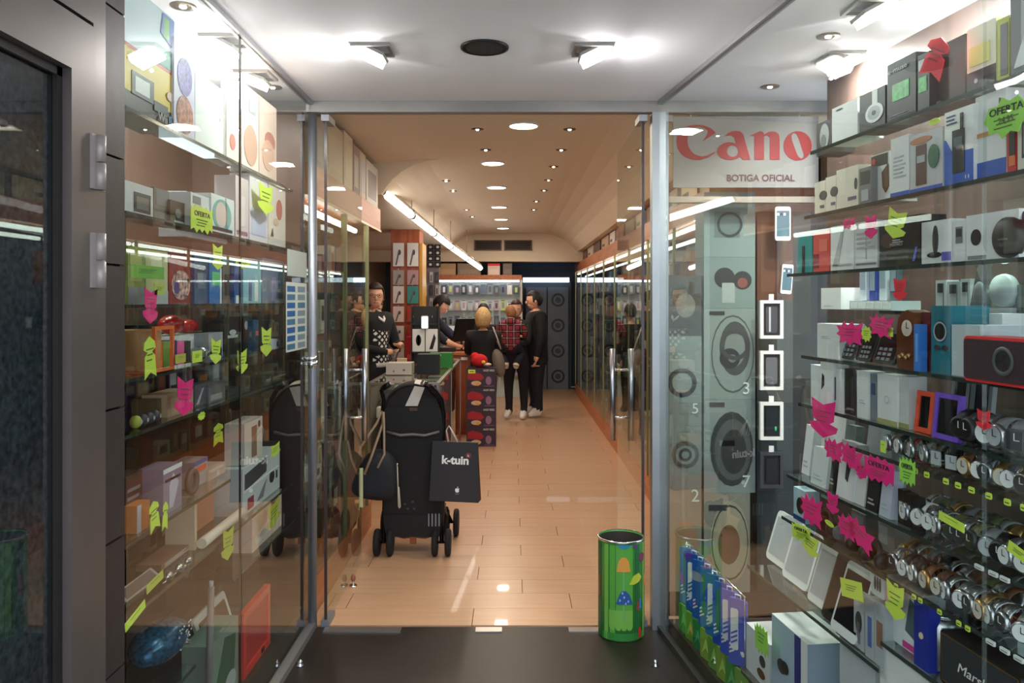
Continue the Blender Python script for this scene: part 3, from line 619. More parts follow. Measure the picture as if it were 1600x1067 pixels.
# rack of black packs beyond the pillar
rk = empty('pack_rack', (-1.26, 11.6, 0)); tag(rk, 'slim grey rack carrying black card packs beyond the orange pillar', 'rack')
MB().box(-.16, .2, .05, .07, .0, 2.44).build('backboard', card(120, 112, 116), rk)
for i in range(4):
    for j in range(3):
        b = pbox('black_pack', 'black pack with a white picture, %s row up, %s column, beyond the pillar' % (ORD[i], ORD[j]), 'accessory pack', .085, .075, .02, BLACK, [('e', .5, .5, .25, .25, card(214, 210, 206))], 'black packs beyond the orange pillar'); b.location = (-1.29 + j * .105, 11.62, 2.12 + i * .085)
for i in range(9):
    b = pbox('cable_pack', 'thin cable pack under the black packs, %s row, %s column' % (ORD[i // 3], ORD[i % 3]), 'accessory pack', .045, .15, .012, card(196, 190, 186) if i % 2 else card(60, 60, 66), [('r', .3, .7, .1, .7, card(90, 90, 96))], 'thin cable packs under the black packs'); b.location = (-1.28 + (i % 3) * .085 + .02, 11.63, 1.9 - (i // 3) * .19)
# far product wall
wu = empty('product_wall', (0, 0, 0)); tag(wu, 'lit pale pegboard wall unit with an orange fascia at the far end of the shop', 'wall unit')
MB().box(-1.32, .14, 13.55, 13.6, 0, 1.96).build('pegboard', mat('peg_white', srgb(206, 222, 222), .5), wu); MB().box(-1.34, .16, 13.12, 13.6, 1.975, 2.055).build('fascia', ORANGEWOODY, wu)
MB().box(.14, .17, 13.12, 13.6, 0, 1.975).build('side_panel', card(214, 206, 196), wu); MB().cyl((-1.3, 13.2, 1.955), (.12, 13.2, 1.955), .014).build('lamp_tube', mat('tube_cool', (.9, .98, 1), emit=9.), wu)
pk = None; pcl = [(240, 244, 246), (200, 206, 212), (110, 130, 150), (60, 64, 70), (206, 176, 190), (236, 236, 230), (150, 160, 170), (206, 220, 130), (230, 232, 236), (90, 96, 104)]
for row in range(6):
    for k_ in range(13):
        z = 1.74 - row * .27; x = -1.25 + k_ * .11
        hh = .15 + .03 * ((k_ * 7 + row) % 3) / 2
        b = pbox('accessory_pack', 'boxed accessory on the far product wall, %s row, %s hook from the counter side' % (ORD[row], ORD[k_]), 'accessory pack', .082, hh, .03, card(*pcl[(k_ * 3 + row * 5 + k_ // 4) % 10]), [('r', .25, .75, .2, .75, card(*pcl[(k_ * 7 + row * 3 + 3) % 10])), ('r', .1, .9, .88, .96, card(70, 110, 160))], 'packs on the lit far product wall')
        b.location = (x, 13.42, z - (.0 if row else -.0)); MB().cyl((0, .13, hh - .01), (0, .01, hh - .01), .004, n=5).build('hook', CHROME, b)
for x0, x1, cc, lb in ((-1.2, -.93, (196, 160, 120), 'beige carton lit from above, first on the far orange fascia'), (-.9, -.52, (150, 130, 112), 'long grey-brown carton on the far orange fascia'), (-.4, -.2, (236, 214, 200), 'white carton with a red lid on the far orange fascia'), (-.15, .0, (120, 104, 92), 'brown carton beside the red lidded one on the far fascia')):
    pbox('carton', lb, 'carton', x1 - x0, .19, .2, card(*cc), [('r', .1, .9, .1, .5, card(*[min(255, q + 14) for q in cc]))] + ([('r', 0, 1, .8, 1, card(230, 30, 40))] if 'red' in lb and 'white' in lb else []), loc=((x0 + x1) / 2, 13.2, 2.056))
# far dark showroom end
be = empty('back_display', (0, 0, 0)); tag(be, 'dim blue-grey wall of boxed headphones at the far end of the aisle', 'wall unit')
MB().box(.2, 1.1, 14.9, 15.0, .0, 2.0).build('panel', mat('dim_blue', srgb(74, 86, 104), .6), be)
for r_ in range(4):
    for q in range(2):
        b = pbox('boxed_headphones', 'grey headphone box on the dim far wall, ' + ('lowest', 'second', 'third', 'top')[r_] + ' row, ' + ('wall unit side', 'cabinet side')[q], 'box', .38, .468, .1, card(110, 120, 134), [('o', .5, .5, .33, .1, card(40, 44, 52)), ('c', .5, .5, .14, card(60, 66, 76))]); b.location = (.45 + q * .4, 14.79, .001 + r_ * .47)
dw = empty('window_4', (0, 0, 0)); dw['kind'] = 'structure'
MB().box(.1, 1.1, 14.6, 14.7, 2.06, 2.2).build('dark_beam', mat('beam_dark', srgb(40, 56, 88), .5), dw); MB().box(.2, 1.05, 14.68, 14.7, 1.97, 2.055).build('pane', mat('daylight_strip', (.75, .88, 1), emit=2.2), dw)
# cabinets along the aisle
ca = empty('aisle_cabinets', (0, 0, 0)); tag(ca, 'long run of glass cabinets with an orange plinth along the aisle', 'cabinet')
MB().box(1.12, 1.7, 4.5, 14.2, 0, .18).build('plinth', ORANGEWOODY, ca); MB().box(1.11, 1.7, 4.5, 14.2, 2.13, 2.27).build('fascia', ORANGEWOODY, ca)
MB().box(1.68, 1.72, 4.5, 14.2, .18, 2.13).build('back_panel', mat('cab_back', srgb(96, 104, 110), .5), ca)
for i in range(9):
    Y0 = 4.5 + i * 1.07
    MB().box(1.125, 1.132, Y0 + .01, Y0 + 1.06, .18, 2.13).build('pane', glassmat('cab_glass', (.86, .92, .9), .07), ca)
    MB().box(1.118, 1.14, Y0 + 1.06, Y0 + 1.08, .18, 2.13).build('upright', mat('brass_frame', (0, 0, 0)), ca)
    MB().cyl((1.165, Y0 + .03, 2.10), (1.165, Y0 + 1.03, 2.10), .016).build('lamp_tube', TUBEM, ca)
    MB().cyl((1.3, Y0 + .03, 2.06), (1.3, Y0 + 1.03, 2.06), .014).build('lamp_tube', TUBEM, ca)
for z in (.55, .85, 1.15, 1.45, 1.75): MB().box(1.16, 1.66, 4.52, 14.1, z - .01, z).build('shelf', SHELFGLASS, ca)
for si, z in enumerate((.18, .55, .85, 1.15, 1.45, 1.75)):
    Y = 5.6
    while Y < 13.8:
        L = rnd.uniform(.12, .34); hh = rnd.uniform(.1, .25)
        ci = rnd.randrange(12); b = pbox('product_box', '%s box, %s along the %s level of the long aisle cabinets' % (CN[ci], nth(('a', si)), ORD[si]), 'box', L * .88, hh, .14, card(*COLS[ci]), [('r', .2, .8, .25, .8, card(*COLS[rnd.randrange(12)]))], 'boxes inside the long aisle cabinets', loc=(1.25, Y + L / 2, z + .001), rz=-PI / 2)
        Y += L + rnd.uniform(.02, .08)
tl = [(4.5, 4.95, (150, 140, 96), 'tall olive carton'), (5.0, 5.5, (214, 196, 160), 'cream carton'), (5.6, 6.0, (180, 170, 160), 'grey carton'), (6.1, 6.9, (120, 60, 50), 'dark red carton'), (7.0, 7.5, (206, 196, 180), 'pale carton'), (7.6, 8.2, (90, 70, 60), 'brown carton'), (8.3, 8.9, (160, 44, 50), 'bright red carton'), (9.0, 9.5, (210, 200, 190), 'off-white carton'), (9.6, 10.4, (180, 150, 120), 'tan carton'), (10.5, 11.3, (80, 50, 44), 'dark brown carton'), (11.4, 12.3, (196, 180, 160), 'long beige carton'), (12.4, 13.1, (110, 70, 60), 'russet carton')]
for a, b, cc, lb in tl:
    pbox('carton', lb + ' on top of the aisle cabinets', 'carton', (b - a) * .95, .155, .35, card(*cc), [('r', .1, .9, .2, .8, card(*[min(255, q + 20) for q in cc])), ('r', .12, .5, .3, .5, card(60, 50, 50))], loc=(1.16, (a + b) / 2, 2.271), rz=-PI / 2)

# ------------------------------------------------------------------ slanting case: what stands on its shelves (photo pixels x0, x1, top; shelf; depth behind the glass)
SILV = mat('silver', srgb(196, 198, 202), .25, .9); GOLDM = mat('gold', srgb(204, 160, 100), .3, .9); SCRD = mat('dark_screen', srgb(18, 22, 26), .12); SCRB = mat('blue_screen', srgb(84, 112, 124), .25)
TEAL = card(40, 150, 150); REDC = card(208, 40, 44); BLUEC = card(30, 90, 190); NAVY = card(24, 46, 130); LGREY = card(186, 190, 192); BROWNC = card(104, 62, 38)
GREENPIC = mat('green_print', srgb(60, 170, 80), .4, noise=.6, nscale=60)
R_ = 'R'
item(R_, 1276, 1299, 190, 'a', .10, 'picture_box', 'dark box with a pale flower-like picture beside the red lettered sign', 'box', DGREY, [('e', .55, .55, .3, .38, LGREY), ('e', .5, .4, .18, .2, GREY)], .08)
item(R_, 1300, 1340, 162, 'a', .06, 'white_box', 'tall plain white box with a small dark badge on the top shelf', 'box', WHITE, [('e', .3, .9, .14, .02, INK)], .08)
item(R_, 1343, 1383, 142, 'a', .05, 'headphone_box', 'black box picturing white headphones on the top shelf', 'box', BLACK, [('r', .52, .72, .52, .98, WHITE), ('e', .6, .42, .34, .24, WHITE), ('e', .6, .42, .24, .17, LGREY), ('e', .6, .42, .08, .06, DGREY)], .08)
item(R_, 1386, 1431, 92, 'a', .05, 'game_box', 'black box with a bright green picture on the top shelf', 'box', BLACK, [('r', .2, .78, .34, .62, GREENPIC), ('t', 'e-muse', .4, .82, .08, LGREY, .66), ('l', .1, .9, .06, .12, 2, GREY)], .08)
item(R_, 1434, 1452, 84, 'a', .05, 'game_box', 'narrow black box with a green patch beside the larger green pictured one', 'box', card(48, 48, 50), [('r', .1, .8, .34, .6, GREENPIC), ('r', .1, .9, .72, .9, LGREY)], .08)
item(R_, 1455, 1508, 66, 'a', .07, 'dark_box', 'plain dark brown box behind the red paper tag on the top shelf', 'box', card(50, 42, 42), [('r', .05, .3, .05, .12, GREY)], .1)
item(R_, 1511, 1556, 38, 'a', .05, 'yellow_box', 'white and pale yellow box above a grey base on the top shelf', 'box', card(244, 244, 220), [('r', .0, 1, .0, .32, DGREY), ('r', .1, .8, .4, .7, card(240, 240, 150)), ('c', .35, .16, .06, LGREY)], .09)
item(R_, 1558, 1577, 28, 'a', .05, 'yellow_box', 'olive yellow box edge-on beside clear wrapping on the top shelf', 'box', card(204, 204, 110), [('r', .3, .9, .1, .9, GREY)], .09)
item(R_, 1579, 1640, -20, 'a', .05, 'wrapped_box', 'grey box in crinkled clear wrapping at the frame edge on the top shelf', 'box', GREY, [('p', [(.1, .1), (.4, .5), (.8, .3), (.9, .12)], WHITE), ('r', .3, .5, .4, .98, LGREY)], .09)
# shelf b
for x0, x1, t, lb in ((1273, 1289, 284, 'first and smallest'), (1290, 1306, 276, 'middle'), (1307, 1341, 262, 'last and widest')):
    item(R_, x0, x1, t, 'b', .05, 'cream_box', lb + ' of three cream boxes with a dark half circle on the second shelf', 'box', card(240, 230, 210), [('e', .85 if x1 < 1310 else .9, .55, .35 if x1 < 1310 else .06, .14, DGREY), ('r', .55, .92, .18, .26, card(96, 96, 130))], .09)
item(R_, 1343, 1361, 262, 'b', .05, 'grey_box', 'narrow grey box beside the three cream boxes', 'box', GREY, [('r', .1, .9, .55, .9, DGREY), ('r', .2, .8, .1, .4, LGREY)], .07)
item(R_, 1362, 1390, 240, 'b', .07, 'headset_box', 'white box with a dark curve and a red corner on the second shelf', 'box', WHITE, [('r', .0, .9, .75, .98, BLACK), ('c', .15, .86, .1, REDC), ('p', [(.6, .6), (.95, .75), (.98, .3), (.8, .18), (.65, .3)], BROWNC)], .08)
item(R_, 1392, 1420, 214, 'b', .045, 'radio_box', 'tall white box covered with fine print on the second shelf', 'box', WHITE, [('l', .15, .85, .3, .7, 6, LGREY), ('r', 0, 1, 0, .08, BLUEC)], .06)
item(R_, 1422, 1473, 206, 'b', .045, 'radio_pack', 'clear pack holding a brown two-way radio on the second shelf', 'radio pack', card(206, 206, 208), [('e', .35, .88, .34, .06, card(190, 120, 80)), ('r', .2, .52, .12, .8, card(100, 60, 52)), ('r', .24, .48, .5, .62, LGREY), ('e', .75, .55, .16, .2, card(60, 110, 80)), ('r', 0, 1, 0, .07, BLUEC)], .06)
item(R_, 1476, 1521, 170, 'b', .04, 'radio_pack', 'white and blue pack holding a black two-way radio with an aerial', 'radio pack', WHITE, [('r', 0, 1, 0, .42, BLUEC), ('p', [(0, .42), (.3, .42), (.05, .62), (0, .62)], BLUEC), ('l', .08, .45, .8, .95, 3, NAVY), ('r', .3, .72, .14, .72, BLACK), ('r', .58, .68, .72, .93, BLACK), ('r', .36, .66, .5, .62, card(90, 110, 110)), ('t', '11', .85, .04, .05, WHITE, .12)], .06)
item(R_, 1524, 1572, 138, 'b', .05, 'radio_box', 'large white box with a blue foot and an orange strip behind the big price tag', 'box', WHITE, [('r', 0, 1, 0, .2, BLUEC), ('r', .05, .5, .5, .55, card(210, 150, 90)), ('r', .8, .85, .7, .9, DGREY)], .08)
item(R_, 1574, 1588, 190, 'b', .04, 'red_box', 'narrow red box with a black and orange radio picture', 'box', REDC, [('r', .25, .9, .3, .9, BLACK), ('r', .25, .9, .12, .32, card(230, 120, 60))], .06)
item(R_, 1590, 1640, 172, 'b', .04, 'frame_box', 'pale box with a grey screen picture cut off at the frame edge', 'box', card(222, 214, 200), [('r', .15, .85, .2, .85, DGREY), ('r', .22, .78, .27, .78, LGREY)], .06)
# shelf c
item(R_, 1247, 1269, 366, 'c', .05, 'teal_sleeve', 'teal folded case sleeve at the far end of the third shelf', 'case', TEAL, [('r', .3, .5, .1, .7, DGREY), ('p', [(.3, 0), (.5, 0), (.42, .5)], BLACK)], .04)
item(R_, 1271, 1296, 362, 'c', .05, 'red_sleeve', 'coral red case sleeve beside the teal one', 'case', card(232, 84, 70), [('r', .0, .35, .1, .45, card(150, 30, 36)), ('r', .4, .9, .5, .8, card(244, 120, 100))], .04)
item(R_, 1298, 1334, 352, 'c', .05, 'white_box', 'white ribbed box under the first small pink tag', 'box', WHITE, [('p', [(.1, .1), (.5, .9), (.6, .9), (.35, .1)], LGREY), ('r', .1, .9, .1, .14, LGREY)], .06)
item(R_, 1336, 1371, 346, 'c', .05, 'white_box', 'white box with grey edging under the second pink tag', 'box', card(226, 226, 224), [('r', .06, .94, .08, .12, GREY), ('r', .5, .53, .2, .9, LGREY), ('l', .1, .9, .4, .8, 4, LGREY)], .06)
item(R_, 1374, 1438, 340, 'c', .05, 'camera_box', 'black camera box with a brown lens picture and a fine blue pen line', 'box', card(36, 30, 30), [('e', .25, .55, .2, .16, card(90, 66, 56)), ('t', 'PIXPRO', .45, .42, .06, LGREY, .3), ('l', .35, .6, .48, .56, 2, WHITE), ('p', [(.84, .08), (.88, .08), (.95, .36), (.91, .36)], card(110, 110, 220))], .07)
item(R_, 1440, 1487, 345, 'c', .045, 'charger_box', 'white box with a black stand picture and a violet corner on the third shelf', 'box', WHITE, [('e', .48, .55, .09, .34, DGREY), ('e', .45, .2, .24, .07, BLACK), ('r', .7, .98, .05, .25, card(80, 70, 190))], .06)
item(R_, 1489, 1508, 345, 'c', .045, 'handset_box', 'narrow white box with a small grey handset picture', 'box', WHITE, [('r', .25, .8, .45, .85, GREY), ('r', .3, .75, .6, .8, DGREY)], .06)
hb = item(R_, 1510, 1592, 332, 'c', .04, 'headphone_box', 'big white rounded headphone box with a round black ear cushion in front', 'box', WHITE, [('e', .2, .5, .1, .18, BLACK), ('r', .04, .4, .02, .1, GREY)], .1)
hp = empty('display_headphones'); tag(hp, 'big round black headphone ear cup standing before the white rounded box', 'headphones')
place(R_, hp, 1548, 1598, RSH['c'], .03)
MB().lathe([(.001, -.03), (.05, -.03), (.058, -.022), (.058, .0), (.045, .01), (.001, .01)], 28, Matrix.Translation((0, 0, .0585)) @ Matrix.Rotation(PI / 2, 4, 'X')).build('ear_cup', BLACK, hp)
hp.scale = (.74,) * 3
MB().tube([(.045, .02, .1), (.03, .03, .125), (0, .035, .135), (-.03, .03, .125)], .006).build('headband', DGREY, hp)
text('MONSTER', .006, GREY, hp, (0, -.0115, .05))
# shelf d (half depth)
item(R_, 1283, 1314, 450, 'd', .26, 'white_box', 'tall plain white box standing on top of another like it', 'box', WHITE, [('l', .15, .6, .1, .2, 2, LGREY)], .08)
st = empty('acrylic_riser'); tag(st, 'clear acrylic riser with slim silver and blue packs on the fourth shelf', 'display riser'); place(R_, st, 1325, 1395, RSH['d'], .27)
MB().box(-.12, .12, 0, .1, 0, .03).build('step', card(196, 200, 204), st)
for i in range(5): MB().box(-.11 + i * .047, -.07 + i * .047, -.002, 0, .004, .024).build('price_slot', WHITE, st)
for i, (cc, hh) in enumerate((((190, 196, 204), .12), ((40, 60, 140), .11), ((196, 200, 206), .13), ((90, 96, 110), .1))):
    b = MB().box(-.018, .018, 0, .02, 0, hh).build('slim_pack', card(*cc)); tag(b, ('first silver', 'deep blue', 'tall silver', 'short grey-blue')[i] + ' slim pack upright on the clear acrylic riser', 'pack'); b.location = st.location; b.rotation_euler = st.rotation_euler
    b.location = Vector(st.location) + Matrix.Rotation(RDIR, 3, 'Z') @ Vector((-.09 + i * .058, .03, .031)); MB().box(-.014, .014, -.001, 0, hh * .3, hh * .9).build('window', card(150, 160, 175), b)
for x0, x1, t, cc, lb in ((1462, 1478, 438, (214, 216, 218), 'small silver boxed player with a dark screen'), (1480, 1500, 440, (186, 190, 194), 'small grey boxed player beside the silver one'), (1501, 1516, 436, (206, 208, 210), 'last small pale boxed player above the teal speaker')):
    item(R_, x0, x1, t, 'd', .26, 'player_box', lb, 'box', card(*cc), [('r', .2, .8, .6, .9, DGREY), ('r', .75, .82, .1, .9, GREY)], .04)
b = empty('desk_speaker'); tag(b, 'silver wedge speaker tilted on the fourth shelf', 'speaker'); place(R_, b, 1527, 1552, RSH['d'], .26)
MB().prism([(-.035, 0), (.03, 0), (.025, .05), (-.005, .11)], -.02, .02).build('housing', SILV, b); MB().ell((.005, -.02, .045), .022, .008, .035).build('driver', GREY, b)
b = empty('desk_speaker'); tag(b, 'round silver disc speaker on a short stand beside the wedge', 'speaker'); place(R_, b, 1556, 1584, RSH['d'], .26)
MB().lathe([(.001, -.01), (.04, -.01), (.043, 0), (.04, .012), (.001, .014)], 26, Matrix.Translation((0, 0, .055)) @ Matrix.Rotation(PI / 2, 4, 'X')).build('disc', card(190, 196, 198), b); MB().box(-.04, .04, -.015, .02, 0, .012).build('foot', LGREY, b)
item(R_, 1586, 1625, 445, 'd', .26, 'grey_box', 'grey-green box beside the disc speaker at the frame edge', 'box', card(110, 118, 112), [('r', .1, .9, .2, .6, GREY)], .07)
# shelf e
item(R_, 1277, 1312, 506, 'e', .05, 'white_box', 'white carton at the far end of the fifth shelf under the tall white one', 'box', card(226, 228, 228), [('l', .2, .6, .55, .65, 2, LGREY)], .08)
for x0, x1, lb in ((1312, 1338, 'first'), (1340, 1362, 'second'), (1364, 1398, 'third and widest')):
    p = phone(R_, x0, x1, 515, 'e', .06, lb + ' dark keypad handset tilted behind the pink starburst tags', BLACK, SCRD, 'handset', 'cordless_handset', -.35, icons=False)
    w_, _ = dims(R_, x0, x1, .06)
    for i in range(3):
        for j in range(3): MB().box(-w_ * .3 + i * w_ * .22, -w_ * .16 + i * w_ * .22, -.0075, -.0055, .008 + j * .014, .016 + j * .014).build('key', GREY, p)
ck = empty('mantel_clock'); tag(ck, 'brown wooden arched mantel clock with a small white dial and gold trim', 'clock'); place(R_, ck, 1400, 1436, RSH['e'], .05)
MB().prism([(-.045, 0), (.045, 0), (.045, .10), (.04, .125), (.025, .145), (0, .152), (-.025, .145), (-.04, .125), (-.045, .10)], 0, .05).build('case', wood('clock_wood', srgb(96, 50, 26), srgb(130, 74, 42), 'Z'), ck)
MB().lathe([(.001, 0), (.021, 0), (.021, .002)], 20, Matrix.Translation((0, -.0005, .105)) @ Matrix.Rotation(PI / 2, 4, 'X')).build('dial', card(236, 226, 206), ck)
MB().box(-.001, .001, -.0035, -.0025, .105, .12).box(0, .01, -.0035, -.0025, .104, .106).build('hands', INK, ck)
for i in range(4): MB().ell((-.02 + i * .013, -.008, .03 + .006 * (i % 2)), .006, .006, .007, 8, 5).build('gold_bead', GOLDM, ck)
item(R_, 1428, 1437, 507, 'e', .035, 'blue_dock', 'slim bright blue stick beside the wooden clock', 'gadget', card(60, 130, 220), [('r', .3, .7, .2, .8, card(120, 180, 240))], .02)
item(R_, 1440, 1454, 488, 'e', .06, 'dark_red_box', 'narrow dark red box between the clock and the teal speaker', 'box', card(96, 24, 34), [('r', .2, .8, .4, .8, card(130, 40, 50))], .06)
b = item(R_, 1455, 1485, 478, 'e', .05, 'teal_speaker', 'teal box-shaped speaker with a black round eye', 'speaker', card(24, 120, 138), [('e', .5, .62, .3, .16, BLACK), ('o', .5, .62, .34, .06, LGREY), ('e', .35, .38, .15, .04, DGREY), ('e', .75, .38, .15, .04, DGREY)], .1)
item(R_, 1487, 1531, 508, 'e', .045, 'white_panel_box', 'broad white side of the boxed red-edged speaker', 'box', card(200, 212, 216), [('r', .0, 1, .0, .02, LGREY)], .11)
w_, Yb = dims(R_, 1534, 1640, .04); b = empty('red_speaker'); tag(b, 'wide black grille speaker with a rounded red rim on the fifth shelf', 'speaker'); place(R_, b, 1534, 1640, RSH['e'], .04)
MB().rbox(w_ * .98, .09, .098, .012).build('rim', REDC, b); MB().rbox(w_ * .98 - .012, .006, .086, .009, Matrix.Translation((0, -.046, .006))).build('grille', mat('grille_dark', srgb(40, 22, 28), .7, noise=.4, nscale=200), b)
MB().lathe([(.001, 0), (.022, 0), (.026, .003), (.03, 0)], 24, Matrix.Translation((.03, -.049, .05)) @ Matrix.Rotation(PI / 2, 4, 'X'), cap=False).build('driver', card(70, 80, 76), b)
b.location.z += .001
item(R_, 1537, 1566, 490, 'e', .15, 'white_box', 'small white box lying behind the red-rimmed speaker', 'box', WHITE, [('l', .2, .8, .3, .7, 2, LGREY)], .06)
# shelf f
for x0, x1, t, cc, d_, lb, sp in ((1267, 1288, 571, (222, 226, 228), .07, 'first white phone box with a dark corner mark on the sixth shelf', [('p', [(.8, .6), (.98, .55), (.98, .75), (.8, .8)], BLACK)]),
     (1282, 1302, 562, (232, 234, 234), .045, 'taller white phone box leaning before its neighbour on the sixth shelf', [('p', [(.1, .4), (.3, .5), (.3, .7), (.15, .75)], BLACK)]),
     (1303, 1319, 577, (214, 218, 220), .05, 'white phone box with a thin dark edge beside the black one', [('r', .1, .2, .25, .8, DGREY)]),
     (1320, 1338, 577, (26, 26, 28), .05, 'black phone box between the white ones on the sixth shelf', [('r', .2, .8, .1, .14, GREY)]),
     (1339, 1357, 580, (234, 234, 232), .045, 'white phone box just past the black one', [('l', .2, .7, .3, .4, 2, LGREY)]),
     (1358, 1370, 584, (126, 134, 144), .05, 'grey phone box with a blue screen picture', [('r', .3, .8, .55, .8, card(60, 80, 120))]),
     (1371, 1402, 586, (230, 230, 228), .045, 'widest white phone box with a faint logo on the sixth shelf', [('o', .5, .5, .12, .03, LGREY), ('r', 0, 1, 0, .1, card(170, 168, 110))]),
     (1403, 1420, 588, (206, 206, 204), .05, 'last white box on the sixth shelf with an olive foot', [('r', 0, 1, 0, .1, card(160, 158, 96))])):
    item(R_, x0, x1, t, 'f', d_, 'phone_box', lb, 'box', card(*cc), sp, .05)
def frame_th(x0, x1, t, sh, d, m, lab, name='digital_photo_display', cat='photo display', inner=SCRD, bw=.012):
    w_, Y = dims(R_, x0, x1, d); h = ZZ(t, Y) - RSH[sh]; r = empty(name); tag(r, lab, cat); place(R_, r, x0, x1, RSH[sh] + .001, d)
    m_ = MB()
    for a in ((-w_ / 2, w_ / 2, 0, bw), (-w_ / 2, w_ / 2, h - bw, h), (-w_ / 2, -w_ / 2 + bw, bw, h - bw), (w_ / 2 - bw, w_ / 2, bw, h - bw)): m_.box(a[0], a[1], -.006, .006, a[2], a[3])
    m_.build('border', m, r); MB().box(-w_ / 2 + bw, w_ / 2 - bw, -.002, .004, bw, h - bw).build('screen', inner, r); r.rotation_euler[0] = -.1
    return r
frame_th(1484, 1512, 578, 'f', .16, SILV, 'silver photo frame standing behind the orange and violet ones')
frame_th(1514, 1548, 580, 'f', .16, card(150, 156, 158), 'grey wide photo frame beside the silver one')
frame_th(1431, 1457, 612, 'f', .06, card(236, 84, 50), 'orange rimmed digital frame on the sixth shelf')
frame_th(1459, 1500, 616, 'f', .045, card(120, 80, 200), 'violet rimmed digital frame on the sixth shelf')

def watch_mb(square=False):
    """a wristwatch closed round a display cuff, standing on z=0, facing -Y; about 62 mm tall"""
    a = []
    r0 = .026; loop = MB(); n = 18; vs = []
    for i in range(n):
        t = 2 * PI * i / n; wv = .009 + .004 * max(0, math.cos(t - PI * .0)); x = wv
        # loop in the YZ plane
        y, z = -r0 * math.cos(t), r0 * math.sin(t) + .030
        yo, zo = -(r0 + .0025) * math.cos(t), (r0 + .0025) * math.sin(t) + .030
        vs += [(-x, y, z), (x, y, z), (x, yo, zo), (-x, yo, zo)]
    fs = []
    for i in range(n):
        j = (i + 1) % n
        for k in range(4): k2 = (k + 1) % 4; fs.append((4 * i + k, 4 * i + k2, 4 * j + k2, 4 * j + k))
    loop.add(vs, fs, None, 0, True)
    case = MB()
    if square: case.rbox(.030, .010, .034, .006, Matrix.Translation((0, -.031, .013)))
    else: case.lathe([(.001, 0), (.019, 0), (.020, .004), (.017, .009), (.0155, .0095)], 22, Matrix.Translation((0, -.026, .030)) @ Matrix.Rotation(PI / 2, 4, 'X'))
    return loop, case
WP = {}
def watch(key, strap, casem, dial, square=False):
    r = empty('wristwatch'); l, c_ = watch_mb(square); l.build('strap', strap, r); k = c_.build('watch_case', casem, r)
    if square: MB().box(-.012, .012, -.0375, -.0362, .016, .044).build('dial', dial, k)
    else: MB().lathe([(.001, 0), (.0155, 0)], 18, Matrix.Translation((0, -.0362, .030)) @ Matrix.Rotation(PI / 2, 4, 'X'), cap=False).build('dial', dial, k)
    MB().box(-.0006, .0006, -.0385, -.0378, .030, .041).box(0, .008, -.0385, -.0378, .0295, .0307).build('hands', INK if dial in (WHITE, LGREY, card(214, 206, 190)) else WHITE, k)
    WP[key] = r; r['category'] = 'watch'; return r
CR = card(214, 206, 190)
for key, a in {'steel_white': (SILV, SILV, WHITE), 'black_white': (BLACK, SILV, WHITE), 'red': (card(150, 26, 34), SILV, LGREY), 'black_black': (BLACK, DGREY, BLACK), 'gold_brown': (card(120, 76, 50), GOLDM, CR), 'steel_dark': (SILV, SILV, DGREY), 'gold': (GOLDM, GOLDM, CR), 'grey': (GREY, SILV, LGREY), 'brown': (BROWNC, SILV, CR), 'white': (WHITE, SILV, WHITE), 'olive': (card(100, 106, 70), DGREY, card(60, 64, 50))}.items(): watch(key, *a)
watch('sq_steel', BLACK, CHROME, LGREY, True); watch('sq_grey', GREY, SILV, DGREY, True)
DESC = {'steel_white': 'steel bracelet watch with a white dial', 'black_white': 'black strap watch with a white dial', 'red': 'dark red strap watch', 'black_black': 'all black watch', 'gold_brown': 'brown strap watch with a gold case', 'steel_dark': 'steel watch with a dark dial', 'gold': 'gold bracelet watch', 'grey': 'grey strap watch', 'brown': 'brown strap watch with a cream dial', 'white': 'white strap watch', 'olive': 'olive strap watch with a dark dial', 'sq_steel': 'black strap watch with a square chrome case', 'sq_grey': 'grey strap watch with a square dark face'}
_used = set(); _wl = {}
def put_watch(key, px, sh, d, s=1., rowname='', extra=''):
    src = WP[key]; o = src if key not in _used else copy_tree(src); _used.add(key)
    place(R_, o, px - 5, px + 5, RSH[sh] + .0015, d); o.scale = (s, s, s); o.rotation_euler[2] += rnd.uniform(-.35, .5); o.rotation_euler[0] = 0
    base = DESC[key] + ' ' + rowname; o['label'] = base; o['group'] = 'wristwatches ' + rowname; o['name_'] = ''
    del o['name_']; _wl.setdefault(base, []).append((d, px, o)); return o
row1 = [(1409, 'steel_white'), (1426, 'black_white'), (1447, 'red'), (1468, 'grey'), (1484, 'sq_steel'), (1505, 'sq_steel'), (1528, 'gold_brown'), (1546, 'steel_white'), (1562, 'steel_dark'), (1580, 'gold'), (1597, 'steel_white'), (1620, 'steel_dark')]
for px, k in row1: put_watch(k, px, 'g', .085, 1.15, 'on the neon ticketed shelf')
for i in range(9): put_watch(['steel_dark', 'black_white', 'gold', 'brown', 'steel_white', 'grey', 'sq_grey', 'black_black', 'steel_white'][i], 1440 + i * 20, 'g', .16, 1.15, 'behind the neon tickets')
row2 = [(1436, 'white'), (1452, 'white'), (1470, 'steel_white'), (1488, 'steel_white'), (1506, 'olive'), (1523, 'steel_dark'), (1541, 'olive'), (1559, 'grey'), (1578, 'black_black'), (1598, 'steel_white'), (1620, 'black_white')]
for px, k in row2: put_watch(k, px, 'h', .085, 1.2, 'on the middle watch shelf')
for i in range(8): put_watch(['steel_dark', 'olive', 'gold', 'sq_grey', 'steel_white', 'olive', 'grey', 'gold'][i], 1470 + i * 19, 'h', .17, 1.2, 'in the back line, middle shelf')
row3 = [(1414, 'steel_dark'), (1432, 'black_white'), (1450, 'black_white'), (1468, 'gold_brown'), (1486, 'brown'), (1503, 'steel_white'), (1520, 'steel_white'), (1538, 'steel_dark'), (1556, 'gold'), (1574, 'steel_white'), (1592, 'steel_dark'), (1612, 'steel_white')]
for px, k in row3: put_watch(k, px, 'i', .09, 1.2, 'on the lowest watch shelf')
